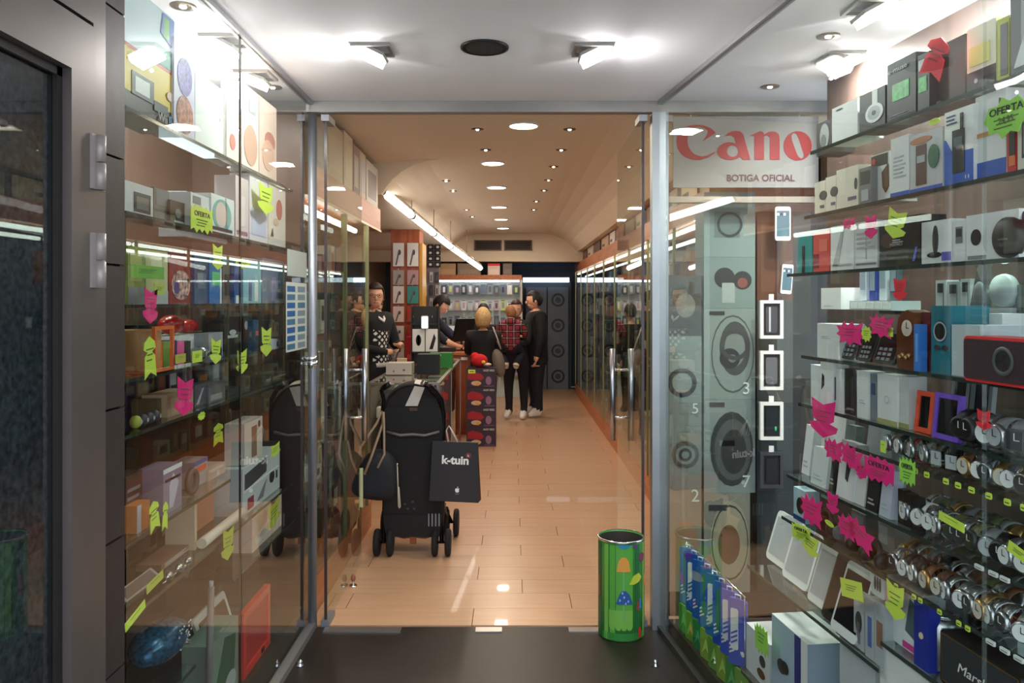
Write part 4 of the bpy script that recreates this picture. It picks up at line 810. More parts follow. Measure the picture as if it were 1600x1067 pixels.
for i in range(10): put_watch(['gold', 'steel_white', 'grey', 'black_black', 'steel_dark', 'steel_white', 'brown', 'olive', 'steel_white', 'gold_brown'][i], 1432 + i * 18, 'i', .17, 1.2, 'in the back line, lowest shelf')
for px, k in ((1518, 'black_black'), (1540, 'black_black'), (1562, 'steel_white'), (1584, 'grey'), (1606, 'sq_grey')): put_watch(k, px, 'f', .07, 1.35, 'on the shelf above the neon tickets')
NTH = ['first', 'second', 'third', 'fourth', 'fifth', 'sixth']
for base, L in _wl.items():
    if len(L) > 1:
        L.sort(key=lambda q: q[1])
        for i, q in enumerate(L): q[2]['label'] = NTH[i] + ' ' + base
for i, px in enumerate((1409, 1430, 1448, 1478, 1497, 1518, 1545, 1574, 1600)):
    w_, Y = dims(R_, px - 6, px + 6, .03); r = MB().rbox(.019, .002, .014, .004).build('shelf_ticket', YELL); tag(r, ('first', 'second', 'third', 'fourth', 'fifth', 'sixth', 'seventh', 'eighth', 'last')[i] + ' neon yellow oval ticket along the upper watch shelf edge', 'ticket', 'neon tickets along the upper watch shelf'); place(R_, r, px - 6, px + 6, RSH['g'] - .0135, .028)
    if i < 9: MB().box(-.006, .006, -.0016, -.001, .005, .007).build('handwriting', INK, r)
for i, px in enumerate((1400, 1428, 1438, 1468, 1498, 1512)):
    r = MB().rbox(.016, .002, .012, .003).build('shelf_ticket', YELL); tag(r, NTH[i] + ' pale yellow ticket along the lowest watch shelf edge', 'ticket', 'pale tickets along the lowest watch shelf'); place(R_, r, px - 5, px + 5, RSH['i'] - .0115, .028); MB().box(-.005, .005, -.0016, -.001, .004, .006).build('handwriting', INK, r)
for i, (px, sh) in enumerate(((1530, 'h'), (1552, 'h'), (1570, 'h'), (1548, 'i'), (1570, 'i'), (1592, 'i'))):
    r = MB().rbox(.026, .004, .010, .002).build('price_plate', WHITE); tag(r, ('first', 'second', 'third')[i % 3] + ' white price plate on the edge of the ' + ('shelf below the neon tickets' if sh == 'h' else 'lowest watch shelf'), 'price plate', 'white price plates on the watch shelves'); place(R_, r, px - 6, px + 6, RSH[sh] - .0095, .026); MB().box(-.009, .009, -.0026, -.002, .003, .005).build('small_print', GREY, r)
# shelf h: tilted white phone cards
hh = [(1263, 1283, 640, .16, (214, 218, 218), 'white card box behind the first pink tag of the seventh shelf'), (1286, 1312, 634, .15, (226, 228, 226), 'tall pale card box second from the far end of the seventh shelf'), (1314, 1328, 664, .14, (140, 150, 150), 'grey-green card box in the back line of the seventh shelf'),
      (1346, 1366, 656, .15, (226, 230, 232), 'tall white card box leaning in the back line past the grey-green one'), (1368, 1396, 680, .12, (210, 220, 222), 'pale blue-grey card lying open in the back line of the seventh shelf'),
      (1252, 1264, 664, .09, (230, 232, 232), 'slim white phone box at the far end of the seventh shelf'), (1266, 1290, 700, .05, (220, 224, 224), 'low white phone box before the slim one'), (1294, 1304, 700, .06, (28, 28, 30), 'slim black phone box between two white ones'),
      (1306, 1332, 690, .045, (232, 232, 232), 'white phone box with a dark stylus picture'), (1334, 1350, 706, .05, (236, 232, 228), 'white phone box with a brown picture beside the stylus one'), (1352, 1370, 730, .045, (40, 36, 36), 'small black phone box below the largest pink tags'), (1373, 1390, 734, .045, (206, 208, 224), 'small lilac-white phone box below the largest pink tags')]
for x0, x1, t, d_, cc, lb in hh:
    sp = [('l', .15, .7, .12, .3, 2, LGREY)]
    if 'stylus' in lb and 'dark' in lb: sp = [('p', [(.45, .35), (.6, .3), (.75, .75), (.55, .9), (.45, .7)], INK)]
    if 'brown picture' in lb: sp = [('e', .4, .6, .25, .12, BROWNC)]
    r = item(R_, x0, x1, t, 'h', d_, 'phone_box', lb, 'box', card(*cc), sp, .03, lean=-.12)
for i, px in enumerate((1408, 1419, 1430)):
    r = item(R_, px - 5, px + 5, 765 + 6 * i, 'h', .05, 'black_stand', NTH[i] + ' small black jewellery stand with white tickets beside the white watches', 'stand', BLACK, [('r', .2, .8, .5, .65, LGREY), ('r', .3, .7, .25, .35, LGREY)], .02)
# shelf i: cameras and headphones
item(R_, 1240, 1258, 764, 'i', .06, 'blue_white_box', 'small blue and white camera box at the far end of the eighth shelf', 'box', card(180, 206, 220), [('r', .0, 1, .0, .15, card(20, 60, 120)), ('e', .6, .5, .3, .25, BLACK)], .05)
def headphones(px, sh, d, lab, m, s=1.):
    r = empty('headphones'); tag(r, lab, 'headphones'); place(R_, r, px - 5, px + 5, RSH[sh] + .001, d); r.scale = (s, s, s)
    MB().tube([(.038 * math.cos(a), 0, .035 + .04 * math.sin(a)) for a in [PI * k / 12 for k in range(13)]], .0035).build('headband', m, r)
    for sx in (-1, 1): MB().lathe([(.001, -.011), (.02, -.011), (.023, 0), (.018, .009), (.001, .009)], 18, Matrix.Translation((sx * .038, 0, .0235)) @ Matrix.Rotation(sx * PI / 2, 4, 'Y')).build('ear_cup', m, r)
    return r
headphones(1276, 'i', .12, 'black folded headphones behind the pink tags on the eighth shelf', BLACK); headphones(1292, 'i', .08, 'dark brown headphones beside the black ones on the eighth shelf', card(70, 50, 46)); headphones(1322, 'i', .08, 'silver-grey headphones past the second pink tag', GREY)
headphones(1345, 'i', .06, 'glossy black headphones with round cups near the lowest watch shelf', BLACK, 1.05); headphones(1366, 'i', .05, 'black over-ear headphones beside the glossy pair', card(34, 34, 34), 1.05)
item(R_, 1330, 1352, 800, 'i', .2, 'grey_box', 'grey-brown box behind the headphones on the eighth shelf', 'box', card(120, 112, 104), [('r', .1, .9, .4, .8, GREY)], .05)
item(R_, 1372, 1398, 808, 'i', .16, 'grey_box', 'pale grey box behind the over-ear headphones', 'box', card(150, 148, 142), [('r', .1, .6, .2, .7, LGREY)], .05)
item(R_, 1427, 1452, 812, 'i', .26, 'grey_card', 'flat grey-brown backing card behind the lowest watches', 'card', card(104, 96, 92), [('r', .1, .3, .1, .4, card(70, 70, 110))], .01)
# shelf j: tablets
tb = [(1197, 1236, 806, .14, WHITE, LGREY, 'first and farthest white tablet, blank grey screen, on the tablet shelf'), (1222, 1262, 826, .11, WHITE, LGREY, 'second white tablet, under the two green price tags'), (1262, 1290, 852, .09, WHITE, LGREY, 'third white tablet with a blank grey screen'), (1284, 1318, 868, .065, card(46, 38, 36), SCRD, 'dark brown tablet between two white ones'), (1298, 1338, 884, .045, WHITE, SCRD, 'white rounded tablet with a dark screen beside the lined green tag')]
for x0, x1, t, d_, bd, sc, lb in tb: phone(R_, x0, x1, t, 'j', d_, lb, bd, sc, 'tablet', 'tablet', -.3, icons=False)
item(R_, 1283, 1300, 812, 'i', .3, 'blue_card', 'blue-green card standing at the back above the tablets', 'card', card(40, 110, 140), [('r', 0, 1, 0, .3, card(110, 140, 60))], .02)
item(R_, 1334, 1350, 930, 'j', .05, 'earphone_pack', 'first small earphone pack on the tablet shelf', 'pack', LGREY, [('e', .5, .5, .3, .2, DGREY), ('r', .35, .65, .1, .5, GREY)], .03)
item(R_, 1352, 1366, 936, 'j', .045, 'earphone_pack', 'second small earphone pack with a blue stripe', 'pack', LGREY, [('r', .3, .7, .2, .7, card(90, 110, 180))], .03)
item(R_, 1367, 1382, 942, 'j', .045, 'earphone_pack', 'third small earphone pack with a brown patch', 'pack', LGREY, [('r', .2, .8, .3, .7, card(150, 110, 90))], .03)
for x0, x1, cc, lb in ((1364, 1386, (206, 208, 206), 'white twin earbud pack hanging under the lowest watch shelf'), (1387, 1410, (214, 170, 186), 'pink twin earbud pack beside the white one')):
    w_, Y = dims(R_, x0, x1, .05); r = MB().rbox(w_, .012, .062, .012).build('earbud_pack', card(*cc)); tag(r, lb, 'pack'); place(R_, r, x0, x1, RSH['i'] - .0735, .05)
    for sx in (-.3, 0, .3): MB().ell((sx * w_ * .6, -.007, .035), .0045, .002, .02, 8, 5).build('earbud', DGREY if cc[2] > 200 else card(200, 60, 120), r)
    MB().box(-.004, .004, -.002, .002, .062, .0635).build('hang_tab', card(*cc), r)
item(R_, 1345, 1375, 880, 'j', .24, 'kraft_box', 'olive-brown tall box behind the small earphone packs', 'box', card(110, 92, 64), [('r', .2, .6, .4, .9, card(140, 124, 84))], .05)
phb = item(R_, 1386, 1443, 912, 'j2', .07, 'phone_pack', 'white phone box with a magenta foot and a smartphone picture', 'box', card(226, 232, 232), [('r', .45, 1, .02, .12, card(214, 60, 150)), ('p', [(.5, .22), (.82, .14), (.96, .84), (.64, .92)], WHITE), ('p', [(.53, .3), (.81, .22), (.91, .76), (.66, .84)], SCRB)], .06)
for x0, x1, t, lb in ((1408, 1462, 866, 'first red-topped white box in the back line of the tablet shelf'), (1464, 1510, 890, 'second red-topped white box with a black label'), (1512, 1590, 908, 'third red-topped white box, the longest')):
    item(R_, x0, x1, t, 'j2', .2, 'red_top_box', lb, 'box', card(206, 216, 220), [('p', [(0, 1), (0, .94), (1, .78), (1, 1)], card(222, 50, 44)), ('r', .02, .3, .5, .8, BLACK), ('e', .12, .7, .05, .05, REDC), ('e', .7, .4, .18, .2, card(120, 140, 140))], .12, top=card(222, 50, 44))
b = item(R_, 1428, 1451, 942, 'j2', .04, 'blue_speaker', 'flat upright royal blue speaker bar with a small white emblem', 'speaker', card(28, 50, 160), [('e', .5, .5, .14, .05, card(240, 220, 180))], .03)
w_, Y = dims(R_, 1452, 1494, .05); b = empty('cylinder_speaker'); tag(b, 'silver cylindrical speaker with a domed top beside the royal blue bar', 'speaker'); place(R_, b, 1452, 1494, RSH['j2'] + .001, .05 + w_ / 2)
MB().lathe([(w_ * .42, 0), (w_ * .5, .006), (w_ * .5, .11), (w_ * .44, .125), (w_ * .3, .131), (.001, .133)], 28).build('body', SILV, b); MB().lathe([(w_ * .2, .1325), (w_ * .34, .131), (w_ * .36, .134), (w_ * .2, .1345)], 24, cap=False).build('top_ring', CHROME, b)
w_, Y = dims(R_, 1502, 1532, .12); b = empty('round_blue_speaker'); tag(b, 'round navy blue speaker ball behind the black gold-edged amplifier', 'speaker'); place(R_, b, 1502, 1532, RSH['j2'] + .001, .16); MB().ell((0, 0, .04), .035, .03, .04).build('body', NAVY, b); MB().lathe([(.012, 0), (.018, 0), (.018, .006), (.012, .006)], 16, Matrix.Translation((0, -.028, .045)) @ Matrix.Rotation(PI / 2, 4, 'X'), cap=False).build('driver_ring', DGREY, b)
w_, Y = dims(R_, 1466, 1592, .035); b = empty('amp_speaker'); tag(b, 'black gold-edged amplifier speaker with a silver script name', 'speaker'); place(R_, b, 1466, 1592, RSH['j2'] + .001, .04)
MB().rbox(w_, .07, .125, .008, Matrix.Translation((0, .04, 0))).build('cabinet', card(28, 28, 28), b)
m_ = MB()
for a in ((-w_ / 2 + .006, w_ / 2 - .006, .006, .0085), (-w_ / 2 + .006, w_ / 2 - .006, .1165, .119), (-w_ / 2 + .006, -w_ / 2 + .0085, .0085, .1165), (w_ / 2 - .0085, w_ / 2 - .006, .0085, .1165)): m_.box(a[0], a[1], .0035, .0052, a[2], a[3])
m_.build('gold_piping', GOLDM, b); MB().box(-w_ / 2 + .009, w_ / 2 - .009, .004, .0052, .009, .116).build('grille_cloth', mat('grille_black', srgb(44, 46, 48), .8, noise=.3, nscale=300), b)
tx = text('Marshall', .022, WHITE, b, (.0, .0028, .052), width=w_ * .5); tx.rotation_euler = (0, .0, 0); 
sh_ = Matrix.Identity(4); sh_[0][2] = .3; tx.data.transform(sh_)
item(R_, 1500, 1600, 1080, .22, .06, 'white_box', 'white box corner under the black gold-edged amplifier', 'box', WHITE, [('r', .1, .9, .3, .6, LGREY)], .1)
# shelf k and base
cb = item(R_, 1166, 1203, 990, 'k', .06, 'camera_box', 'white camera box, side with a green tag, on the lowest shelf', 'box', card(222, 226, 228), [('e', .7, .5, .12, .12, DGREY), ('e', .65, .22, .16, .1, BROWNC)], .14, top=WHITE)
cb = item(R_, 1206, 1262, 982, 'k', .05, 'camera_box', 'white camera box with a blue-grey front and a navy stripe on the lowest shelf', 'box', card(176, 196, 216), [('r', .66, .82, .0, 1, NAVY), ('r', .84, 1, 0, 1, WHITE), ('e', .3, .5, .12, .08, DGREY), ('e', .4, .52, .1, .07, BLACK)], .15, top=WHITE)
item(R_, 1262, 1308, 938, 'k', .25, 'grey_box', 'large grey-green carton on the lowest shelf behind the camera boxes', 'box', card(140, 144, 136), [('r', .1, .5, .5, .9, card(120, 126, 122)), ('e', .5, .35, .1, .08, BLACK)], .2)
item(R_, 1312, 1368, 1016, 'k', .07, 'white_carton', 'white carton carrying a black chromed gadget near the orange upright', 'box', card(206, 210, 214), [('p', [(.35, .2), (.6, .45), (.8, .3), (.78, .26), (.6, .38), (.4, .15)], BLACK)], .18, top=card(180, 184, 188))
item(R_, 1375, 1468, 1042, 'k', .05, 'white_carton', 'long white carton before the black chromed gadget', 'box', WHITE, [('l', .1, .6, .5, .7, 2, LGREY)], .2, top=WHITE)
g_ = empty('hard_drive'); tag(g_, 'black gadget with a chrome dome lying on the white carton', 'gadget'); place(R_, g_, 1332, 1365, RSH['k'] + .178, .12)
MB().rbox(.13, .1, .02, .006).build('body', BLACK, g_); MB().ell((0, 0, .02), .045, .035, .008).build('chrome_dome', CHROME, g_)
zc = ZZ(1016, dims(R_, 1312, 1368, .07)[1]); g_.location.z = zc + .003
# blue striped phone cases hung in a row near the glass
bl = [(1052, 1072, 862, (90, 120, 190)), (1070, 1088, 872, (20, 60, 170)), (1080, 1104, 885, (22, 66, 180)), (1098, 1122, 898, (26, 70, 180)), (1116, 1140, 912, (24, 80, 170)), (1130, 1160, 928, (28, 70, 186)), (1150, 1180, 942, (60, 90, 200)), (1166, 1194, 960, (80, 96, 196))]
hr = empty('hanging_rail'); tag(hr, 'thin rod carrying the row of blue striped phone cases near the floor', 'rail')
Ya, Yb = 3.75, 3.09
MB().tube([(RX(Ya, .06), Ya, .505), (RX(Yb, .06), Yb, .485)], .003).build('rod', CHROME, hr)
for i in range(3): Y = Ya + (Yb - Ya) * (i + .0) / 2; MB().tube([(RX(Y, .06), Y, .505 - .02 * i / 2), (RX(Y, .06), Y, .08)], .0025).build('rod_leg', CHROME, hr)
for i in range(8):
    Y = Ya + (Yb - Ya) * (i + .5) / 8; m = card(*bl[i][3]); r = MB().rbox(.084, .01, .26, .012).build('phone_case_pack', m)
    tag(r, ('first', 'second', 'third', 'fourth', 'fifth', 'sixth', 'seventh', 'eighth')[i] + ' blue striped phone case pack hung low, counting from the post', 'phone case', 'blue striped phone case packs'); r.location = (RX(Y, .05), Y, .225 - .003 * i); r.rotation_euler = (0, 0, RDIR + .6)
    for k in range(3): MB().prism([(-.035 + .0, .04 + k * .016), (-.012, .054 + k * .016), (-.012, .062 + k * .016), (-.035, .048 + k * .016)], -.0065, -.005).build('white_stripe', WHITE, r)
    if i % 3 == 1 or i == 6:
        MB().rbox(.034, .0015, .16, .008, Matrix.Translation((-.012, -.0062, .06))).build('white_phone_picture', WHITE, r)
        for k in range(3): MB().prism([(-.026, .08 + k * .018), (.002, .098 + k * .018), (.002, .106 + k * .018), (-.026, .088 + k * .018)], -.0085, -.007).build('blue_stripe', m, r)
    else: MB().rbox(.06, .0015, .17, .008, Matrix.Translation((.008, -.0062, .06))).build('printed_panel', card(30, 110, 90) if i % 2 else card(60, 80, 160), r)
    if i >= 5:
        for a in (-25, 0, 25): MB().ell((0, 0, .012), .004, .0008, .011, 8, 5, Matrix.Translation((.026, -.0068, .04)) @ Matrix.Rotation(math.radians(a), 4, 'Y')).build('leaf_mark', WHITE, r)
    MB().tube([(-.012, 0, .26), (-.012, 0, .275), (.012, 0, .275), (.012, 0, .26)], .0028, 6).build('hanger_tab', WHITE, r)
gr = [(-.0, (80, 150, 60), 'bright green sleeve'), (.1, (120, 170, 60), 'yellow-green sleeve'), (.2, (40, 130, 70), 'emerald sleeve'), (.3, (150, 180, 70), 'lime sleeve'), (.4, (110, 160, 60), 'leaf green sleeve'), (.5, (140, 170, 60), 'olive-lime sleeve'), (.6, (60, 140, 60), 'grass green sleeve'), (.7, (120, 160, 70), 'pale green sleeve')]
for i, (o_, cc, nm) in enumerate(gr):
    Y = 3.74 - o_ * .95; r = MB().rbox(.09, .008, .125, .006).build('green_sleeve', card(*cc)); tag(r, nm + ' standing on the case floor under the blue phone case packs', 'sleeve'); r.location = (RX(Y, .045), Y, .081); r.rotation_euler = (0, 0, RDIR + .2)
    MB().prism([(-.03, .02), (.0, .09), (.025, .03), (.0, .05)], -.0055, -.004).build('printed_shape', card(*(min(255, q + 50) for q in cc)), r)
# end pane: white phones, boxed cases and headphone boxes
sg = empty('shop_sign', (0, 0, 0)); tag(sg, 'grey-white hanging sign with big red serif lettering over the headphone boxes', 'sign')
SGY = 3.94; px2x = lambda px: (px - 800) * SGY / F; py2z = lambda py: CH + (470 - py) * SGY / F
MB().box(px2x(1052), px2x(1279), SGY, SGY + .012, py2z(293), py2z(182)).build('sign_board', mat('sign_board', srgb(132, 130, 127), .6), sg)
SR = mat('sign_red', srgb(140, 22, 30), .55); cv = lambda L: [((px2x(1000 + x / 4.267)), py2z(150 + y / 4.267)) for x, y in L]
Ms = Matrix.Translation((0, SGY - .002, 0))
def letter(nm, loops): outline(nm, [cv(l) for l in loops], .002, SR, sg, Ms)
letter('letter_c', [[(505, 245), (470, 215), (430, 198), (375, 192), (330, 198), (290, 216), (262, 245), (246, 275), (242, 305), (250, 350), (268, 380), (295, 404), (340, 423), (395, 428), (450, 412), (502, 378), (497, 372), (450, 396), (410, 404), (362, 390), (335, 362), (318, 325), (315, 290), (322, 255), (348, 218), (385, 206), (425, 212), (452, 232), (448, 256), (418, 302)]])
oc = lambda cx, cy, rx, ry: [(cx + rx * math.cos(2 * PI * k / 28), cy + ry * math.sin(2 * PI * k / 28)) for k in range(28)]
letter('letter_a', [[(566, 268), (585, 248), (610, 236), (640, 232), (668, 237), (688, 258), (735, 425), (682, 425), (668, 404), (640, 420), (605, 427), (570, 424), (540, 413), (518, 392), (512, 370), (524, 340), (550, 318), (585, 308), (620, 311), (640, 320), (628, 280), (606, 262)], oc(617, 368, 38, 38)])
letter('letter_n', [[(733, 264), (800, 234), (820, 240), (826, 258), (860, 238), (900, 238), (924, 256), (930, 290), (930, 425), (865, 425), (865, 280), (850, 262), (826, 270), (826, 425), (762, 425), (762, 268)]])
letter('letter_o', [oc(1050, 333, 94, 98), [(1008, 262), (1022, 246), (1040, 250), (1056, 280), (1092, 392), (1088, 410), (1072, 418), (1054, 405), (1040, 375), (1010, 290)]])
text('BOTIGA OFICIAL', .032, mat('sign_maroon', srgb(70, 20, 24), .5), sg, (px2x(1188), SGY - .002, py2z(283)), bold=.03, width=px2x(1241) - px2x(1135))
for px in (1080, 1250): MB().cyl((px2x(px), SGY + .006, py2z(182)), (px2x(px), SGY + .02, 2.567), .002, n=6).build('hanging_wire', CHROME, sg)
def endph(px0, px1, py0, py1, Y, lab):
    x0, x1 = (px0 - 800) * Y / F, (px1 - 800) * Y / F; z0, z1 = CH + (470 - py1) * Y / F, CH + (470 - py0) * Y / F
    w_, h = x1 - x0, z1 - z0; r = MB().rbox(w_, .01, h, w_ * .14).build('phone', WHITE); r.location = ((x0 + x1) / 2, Y, z0); tag(r, lab, 'phone')
    MB().box(-w_ * .42, w_ * .42, -.0062, -.005, h * .12, h * .88).build('screen', SCRB, r)
    for i in range(4): MB().box(-w_ * .38 + i * w_ * .2, -w_ * .24 + i * w_ * .2, -.007, -.0062, h * .74, h * .81).build('app_icon', (WHITE, DGREY, WHITE, card(60, 90, 110))[i], r)
    return r
endph(1211, 1235, 323, 376, 3.985, 'white smartphone stuck on the end pane below the red lettered sign'); p = endph(1219, 1236, 413, 459, 3.985, 'smaller tilted white smartphone on the end pane above the boxed cases'); p.rotation_euler[1] = .08
CL = card(226, 222, 216)
for i, (a, b_) in enumerate(((469, 529), (548, 609), (628, 687), (706, 762))):
    Y = 3.985; x0, x1 = (1187 - 800) * Y / F, (1223 - 800) * Y / F; z0, z1 = CH + (470 - b_) * Y / F, CH + (470 - a) * Y / F; w_, h = x1 - x0, z1 - z0
    m = CL if i < 3 else DGREY
    r = MB(); bw = .016
    for q in ((-w_ / 2, w_ / 2, 0, bw), (-w_ / 2, w_ / 2, h - bw, h), (-w_ / 2, -w_ / 2 + bw, bw, h - bw), (w_ / 2 - bw, w_ / 2, bw, h - bw)): r.box(q[0], q[1], -.012, .012, q[2], q[3])
    r = r.build('case_box', m); r.location = ((x0 + x1) / 2, Y, z0); tag(r, ('top white framed phone case box in the column on the end pane', 'middle white framed phone case box with a grey phone', 'lowest white framed phone case box with a black phone', 'dark phone case box hanging under the three white framed ones')[i], 'phone case', 'boxed phone cases in a column')
    MB().box(-w_ / 2 + bw, w_ / 2 - bw, 0, .011, bw, h - bw).build('window', card(30, 30, 34), r)
    MB().rbox(w_ * .5, .006, h * .68, .01, Matrix.Translation((0, -.004, h * .15))).build('phone_case', (card(70, 66, 72), card(96, 98, 100), card(14, 20, 24), BLACK)[i], r)
    if i == 0: MB().box(-w_ * .12, -w_ * .04, -.0085, -.007, h * .18, h * .82).build('pale_stripe', LGREY, r)
    if i == 2: MB().ell((.02, -.0075, h * .3), .006, .001, .012, 8, 5).build('green_mark', card(40, 200, 120), r)
    MB().box(-.012, .012, -.004, .004, h, h + .03).build('hang_tab', CL, r)
hb = [(1100, 1180, 300, 400, (150, 160, 156), '', 'upper grey-green box picturing headphones behind the end pane'), (1100, 1180, 402, 480, (140, 150, 146), '', 'grey-green box with a person and headset picture behind the end pane'), (1100, 1180, 482, 622, (150, 156, 152), '3', 'large pale box with a big ring headphone picture and the number 3'), (1100, 1180, 624, 768, (146, 150, 148), '7', 'large pale box with a round door-like headphone picture and the number 7'), (1100, 1172, 770, 925, (150, 140, 130), '', 'large box with a pale ring headphone picture at the bottom of the column')]
EY = 4.14; ex = lambda px: (px - 800) * EY / F; ez = lambda py: CH + (470 - py) * EY / F
stk = [(ez(b_), ez(t), i) for i, (a, q, t, b_, *_r) in enumerate(hb)]
zb = .0
order = [4, 3, 2, 1, 0]; z = ez(925) 
pr_ = MB().box(ex(1040), ex(1245), EY, EY + .25, 0, z - .001).build('box_plinth', WALNUTR); tag(pr_, 'dark low plinth carrying the columns of headphone boxes', 'plinth')
for i in order:
    x0, x1, t, b_, cc, num, lb = hb[i]; h = ez(t) - z
    sp = {4: [('e', .56, .5, .43, .42, card(176, 160, 136)), ('e', .56, .5, .4, .38, DGREY), ('e', .56, .5, .38, .36, card(176, 160, 136)), ('e', .54, .48, .24, .2, card(110, 74, 56)), ('r', .1, .5, .82, .88, DGREY)], 3: [('e', .54, .47, .42, .4, card(60, 60, 62)), ('e', .56, .46, .36, .33, card(92, 92, 92)), ('e', .58, .44, .25, .24, card(52, 50, 50)), ('r', .3, .6, .5, .56, GREY), ('r', .1, .4, .92, .97, DGREY)], 2: [('e', .56, .5, .42, .43, card(90, 90, 90)), ('e', .56, .5, .4, .41, card(150, 156, 152)), ('e', .6, .56, .3, .3, card(84, 84, 84)), ('e', .6, .56, .2, .2, card(140, 142, 138)), ('c', .5, .45, .2, DGREY), ('c', .55, .45, .08, GREY), ('o', .6, .6, .3, .08, card(80, 80, 80)), ('r', .1, .4, .93, .97, DGREY)], 1: [('c', .4, .6, .2, DGREY), ('c', .75, .55, .18, DGREY), ('r', .35, .6, .1, .5, card(180, 180, 176)), ('c', .75, .5, .1, card(150, 80, 70))], 0: [('r', .2, .7, .3, .7, card(120, 130, 128)), ('o', .5, .5, .25, .05, DGREY)]}[i]
    if num: sp = sp + [('t', num, .82, .06, .13, WHITE)]
    pbox('headphone_box', lb, 'box', ex(x1) - ex(x0), h, .2, card(*cc), sp, loc=((ex(x0) + ex(x1)) / 2, EY, z)); z += h + .001
z = ez(925)
for (t, num, lb, cc, sp) in ((765, '2', 'narrow pale box with an orange oval and the number 2 behind the post', (160, 140, 124), [('e', .5, .4, .4, .3, card(180, 130, 100))]), (630, '5', 'narrow grey box with a ring picture and the number 5', (140, 140, 134), [('o', .5, .4, .42, .12, card(90, 84, 78)), ('o', .5, .4, .2, .08, DGREY)]), (525, '', 'narrow pale box with a black headband picture', (140, 146, 140), [('o', .4, .3, .45, .14, BLACK)]), (430, '', 'narrow dark brown box above the headband picture', (80, 76, 70), [('e', .5, .5, .3, .2, card(140, 130, 120))])):  # first narrow box carries a flat orange oval
    h = ez(t) - z; pbox('headphone_box', lb, 'box', ex(1097) - ex(1046), h, .2, card(*cc), sp + ([('t', num, .8, .88, .12, WHITE)] if num else []), loc=((ex(1097) + ex(1046)) / 2, EY + .01, z)); z += h + .001
z = ez(925)
for t, cc, lb in ((770, (50, 50, 52), 'dark box beside the bottom ring pictured box'), (630, (40, 44, 46), 'black box beside the number 7 box'), (470, (70, 66, 62), 'dark grey box beside the number 3 box'), (330, (110, 60, 40), 'russet box under the sign beside the upper headphone boxes')):
    h = ez(t) - z; pbox('dark_box', lb, 'box', ex(1240) - ex(1184), h, .2, card(*cc), [('r', .1, .5, .1, .9, card(*(q + 14 for q in cc)))], loc=((ex(1240) + ex(1184)) / 2, EY + .01, z)); z += h + .001

# price tags of the slanting case
T = [(1462, 90, 44, 62, 'uparrow', REDT, 'torn red arrow tag before the dark brown box on the top shelf', None, .5), (1574, 182, 74, 66, 'star', GRN, 'large lime starburst tag with a handwritten price on the radio boxes', 'OFERTA', .0),
 (1326, 349, 20, 18, 'splat', PINK, 'tiny pink tag above the first white ribbed box', None, 0), (1361, 354, 20, 38, 'arrow', PINK, 'pink arrow tag above the white box with grey edging', None, 0), (1400, 350, 34, 46, 'arrow', YELL, 'yellow-green arrow tag on the black camera box', None, .3), (1406, 452, 22, 36, 'arrow', REDT, 'small red arrow tag beside the acrylic riser', None, 0),
 (1328, 521, 42, 38, 'splat', PINK, 'pink starburst tag on the first keypad handsets', None, 0), (1377, 510, 38, 36, 'splat', PINK, 'pink starburst tag on the widest keypad handset', None, .1), (1354, 522, 16, 26, 'star', YELL, 'small yellow tag squeezed between two pink starbursts', None, 0), (1391, 519, 8, 14, 'rect', YELL, 'tiny yellow ticket beside the wooden clock', None, 0),
 (1537, 656, 24, 32, 'arrow', REDT, 'red arrow tag hanging among the smart watches', None, 0), (1287, 654, 44, 60, 'arrow', PINK, 'big pink arrow tag at the far end of the seventh shelf', None, 0), (1302, 703, 28, 36, 'splat', PINK, 'pink starburst between the slim phone boxes', None, 0), (1330, 714, 34, 38, 'splat', PINK, 'pink starburst over the stylus phone box', None, .2), (1374, 735, 46, 42, 'burst', PINK, 'largest pink starburst, above the small black phone box', 'OFERTA', 0), (1346, 738, 16, 20, 'arrow', PINK, 'small pink arrow between two starbursts', None, 0),
 (1418, 737, 24, 44, 'burst', GRN, 'tall lime jagged tag under the upper watch shelf', 'OFERTA', 0), (1380, 698, 8, 18, 'rect', YELL, 'slim yellow ticket on the pale blue-grey card', None, 0),
 (1268, 798, 34, 48, 'splat', PINK, 'pink starburst before the black folded headphones', None, 0), (1301, 786, 20, 34, 'arrow', PINK, 'pink arrow tag before the dark brown headphones', None, 0), (1323, 824, 28, 38, 'splat', PINK, 'dull pink starburst before the silver-grey headphones', None, 0), (1344, 835, 42, 40, 'splat', PINK, 'pink starburst under the glossy black headphones', None, .3),
 (1252, 833, 28, 28, 'burst', YELL, 'yellow tag on the first white tablet', 'OFERTA', -.1), (1267, 852, 26, 34, 'arrow', YELL, 'yellow arrow tag hanging from the second tablet', None, .1), (1331, 921, 34, 28, 'rect', YELL, 'lined yellow-green tag across the white rounded tablet', None, -.2), (1399, 940, 32, 58, 'arrow', YELL, 'large yellow arrow tag beside the magenta-footed phone box', None, 0),
 (1190, 1000, 20, 46, 'burst', GRN, 'lime tag drooping over the first camera box', None, -.1), (1487, 815, 40, 14, 'rect', YELL, 'yellow ticket lying flat on the middle watch shelf', None, .1), (1592, 864, 34, 18, 'rect', YELL, 'yellow-green ticket at the frame edge of the lowest watch shelf', None, .25), (1296, 818, 14, 8, 'oval', YELL, 'tiny yellow oval ticket under the pink tags', None, .1), (1460, 190, 18, 10, 'oval', YELL, 'small yellow oval sticker above the two-way radios', None, 0)]
for px, py, w_, h, k, m, lb, wd, ro in T: ptag('R', px, py, w_, h, k, m, lb, wd, ro)
r_ = [o for o in bpy.data.objects if o.name.startswith('price_tag') and o.get('label', '').startswith('large lime starburst')][0]
text('24,95', .014, mat('pen_grey_green', (0, 0, 0)), r_, (0, -.002, -.012))

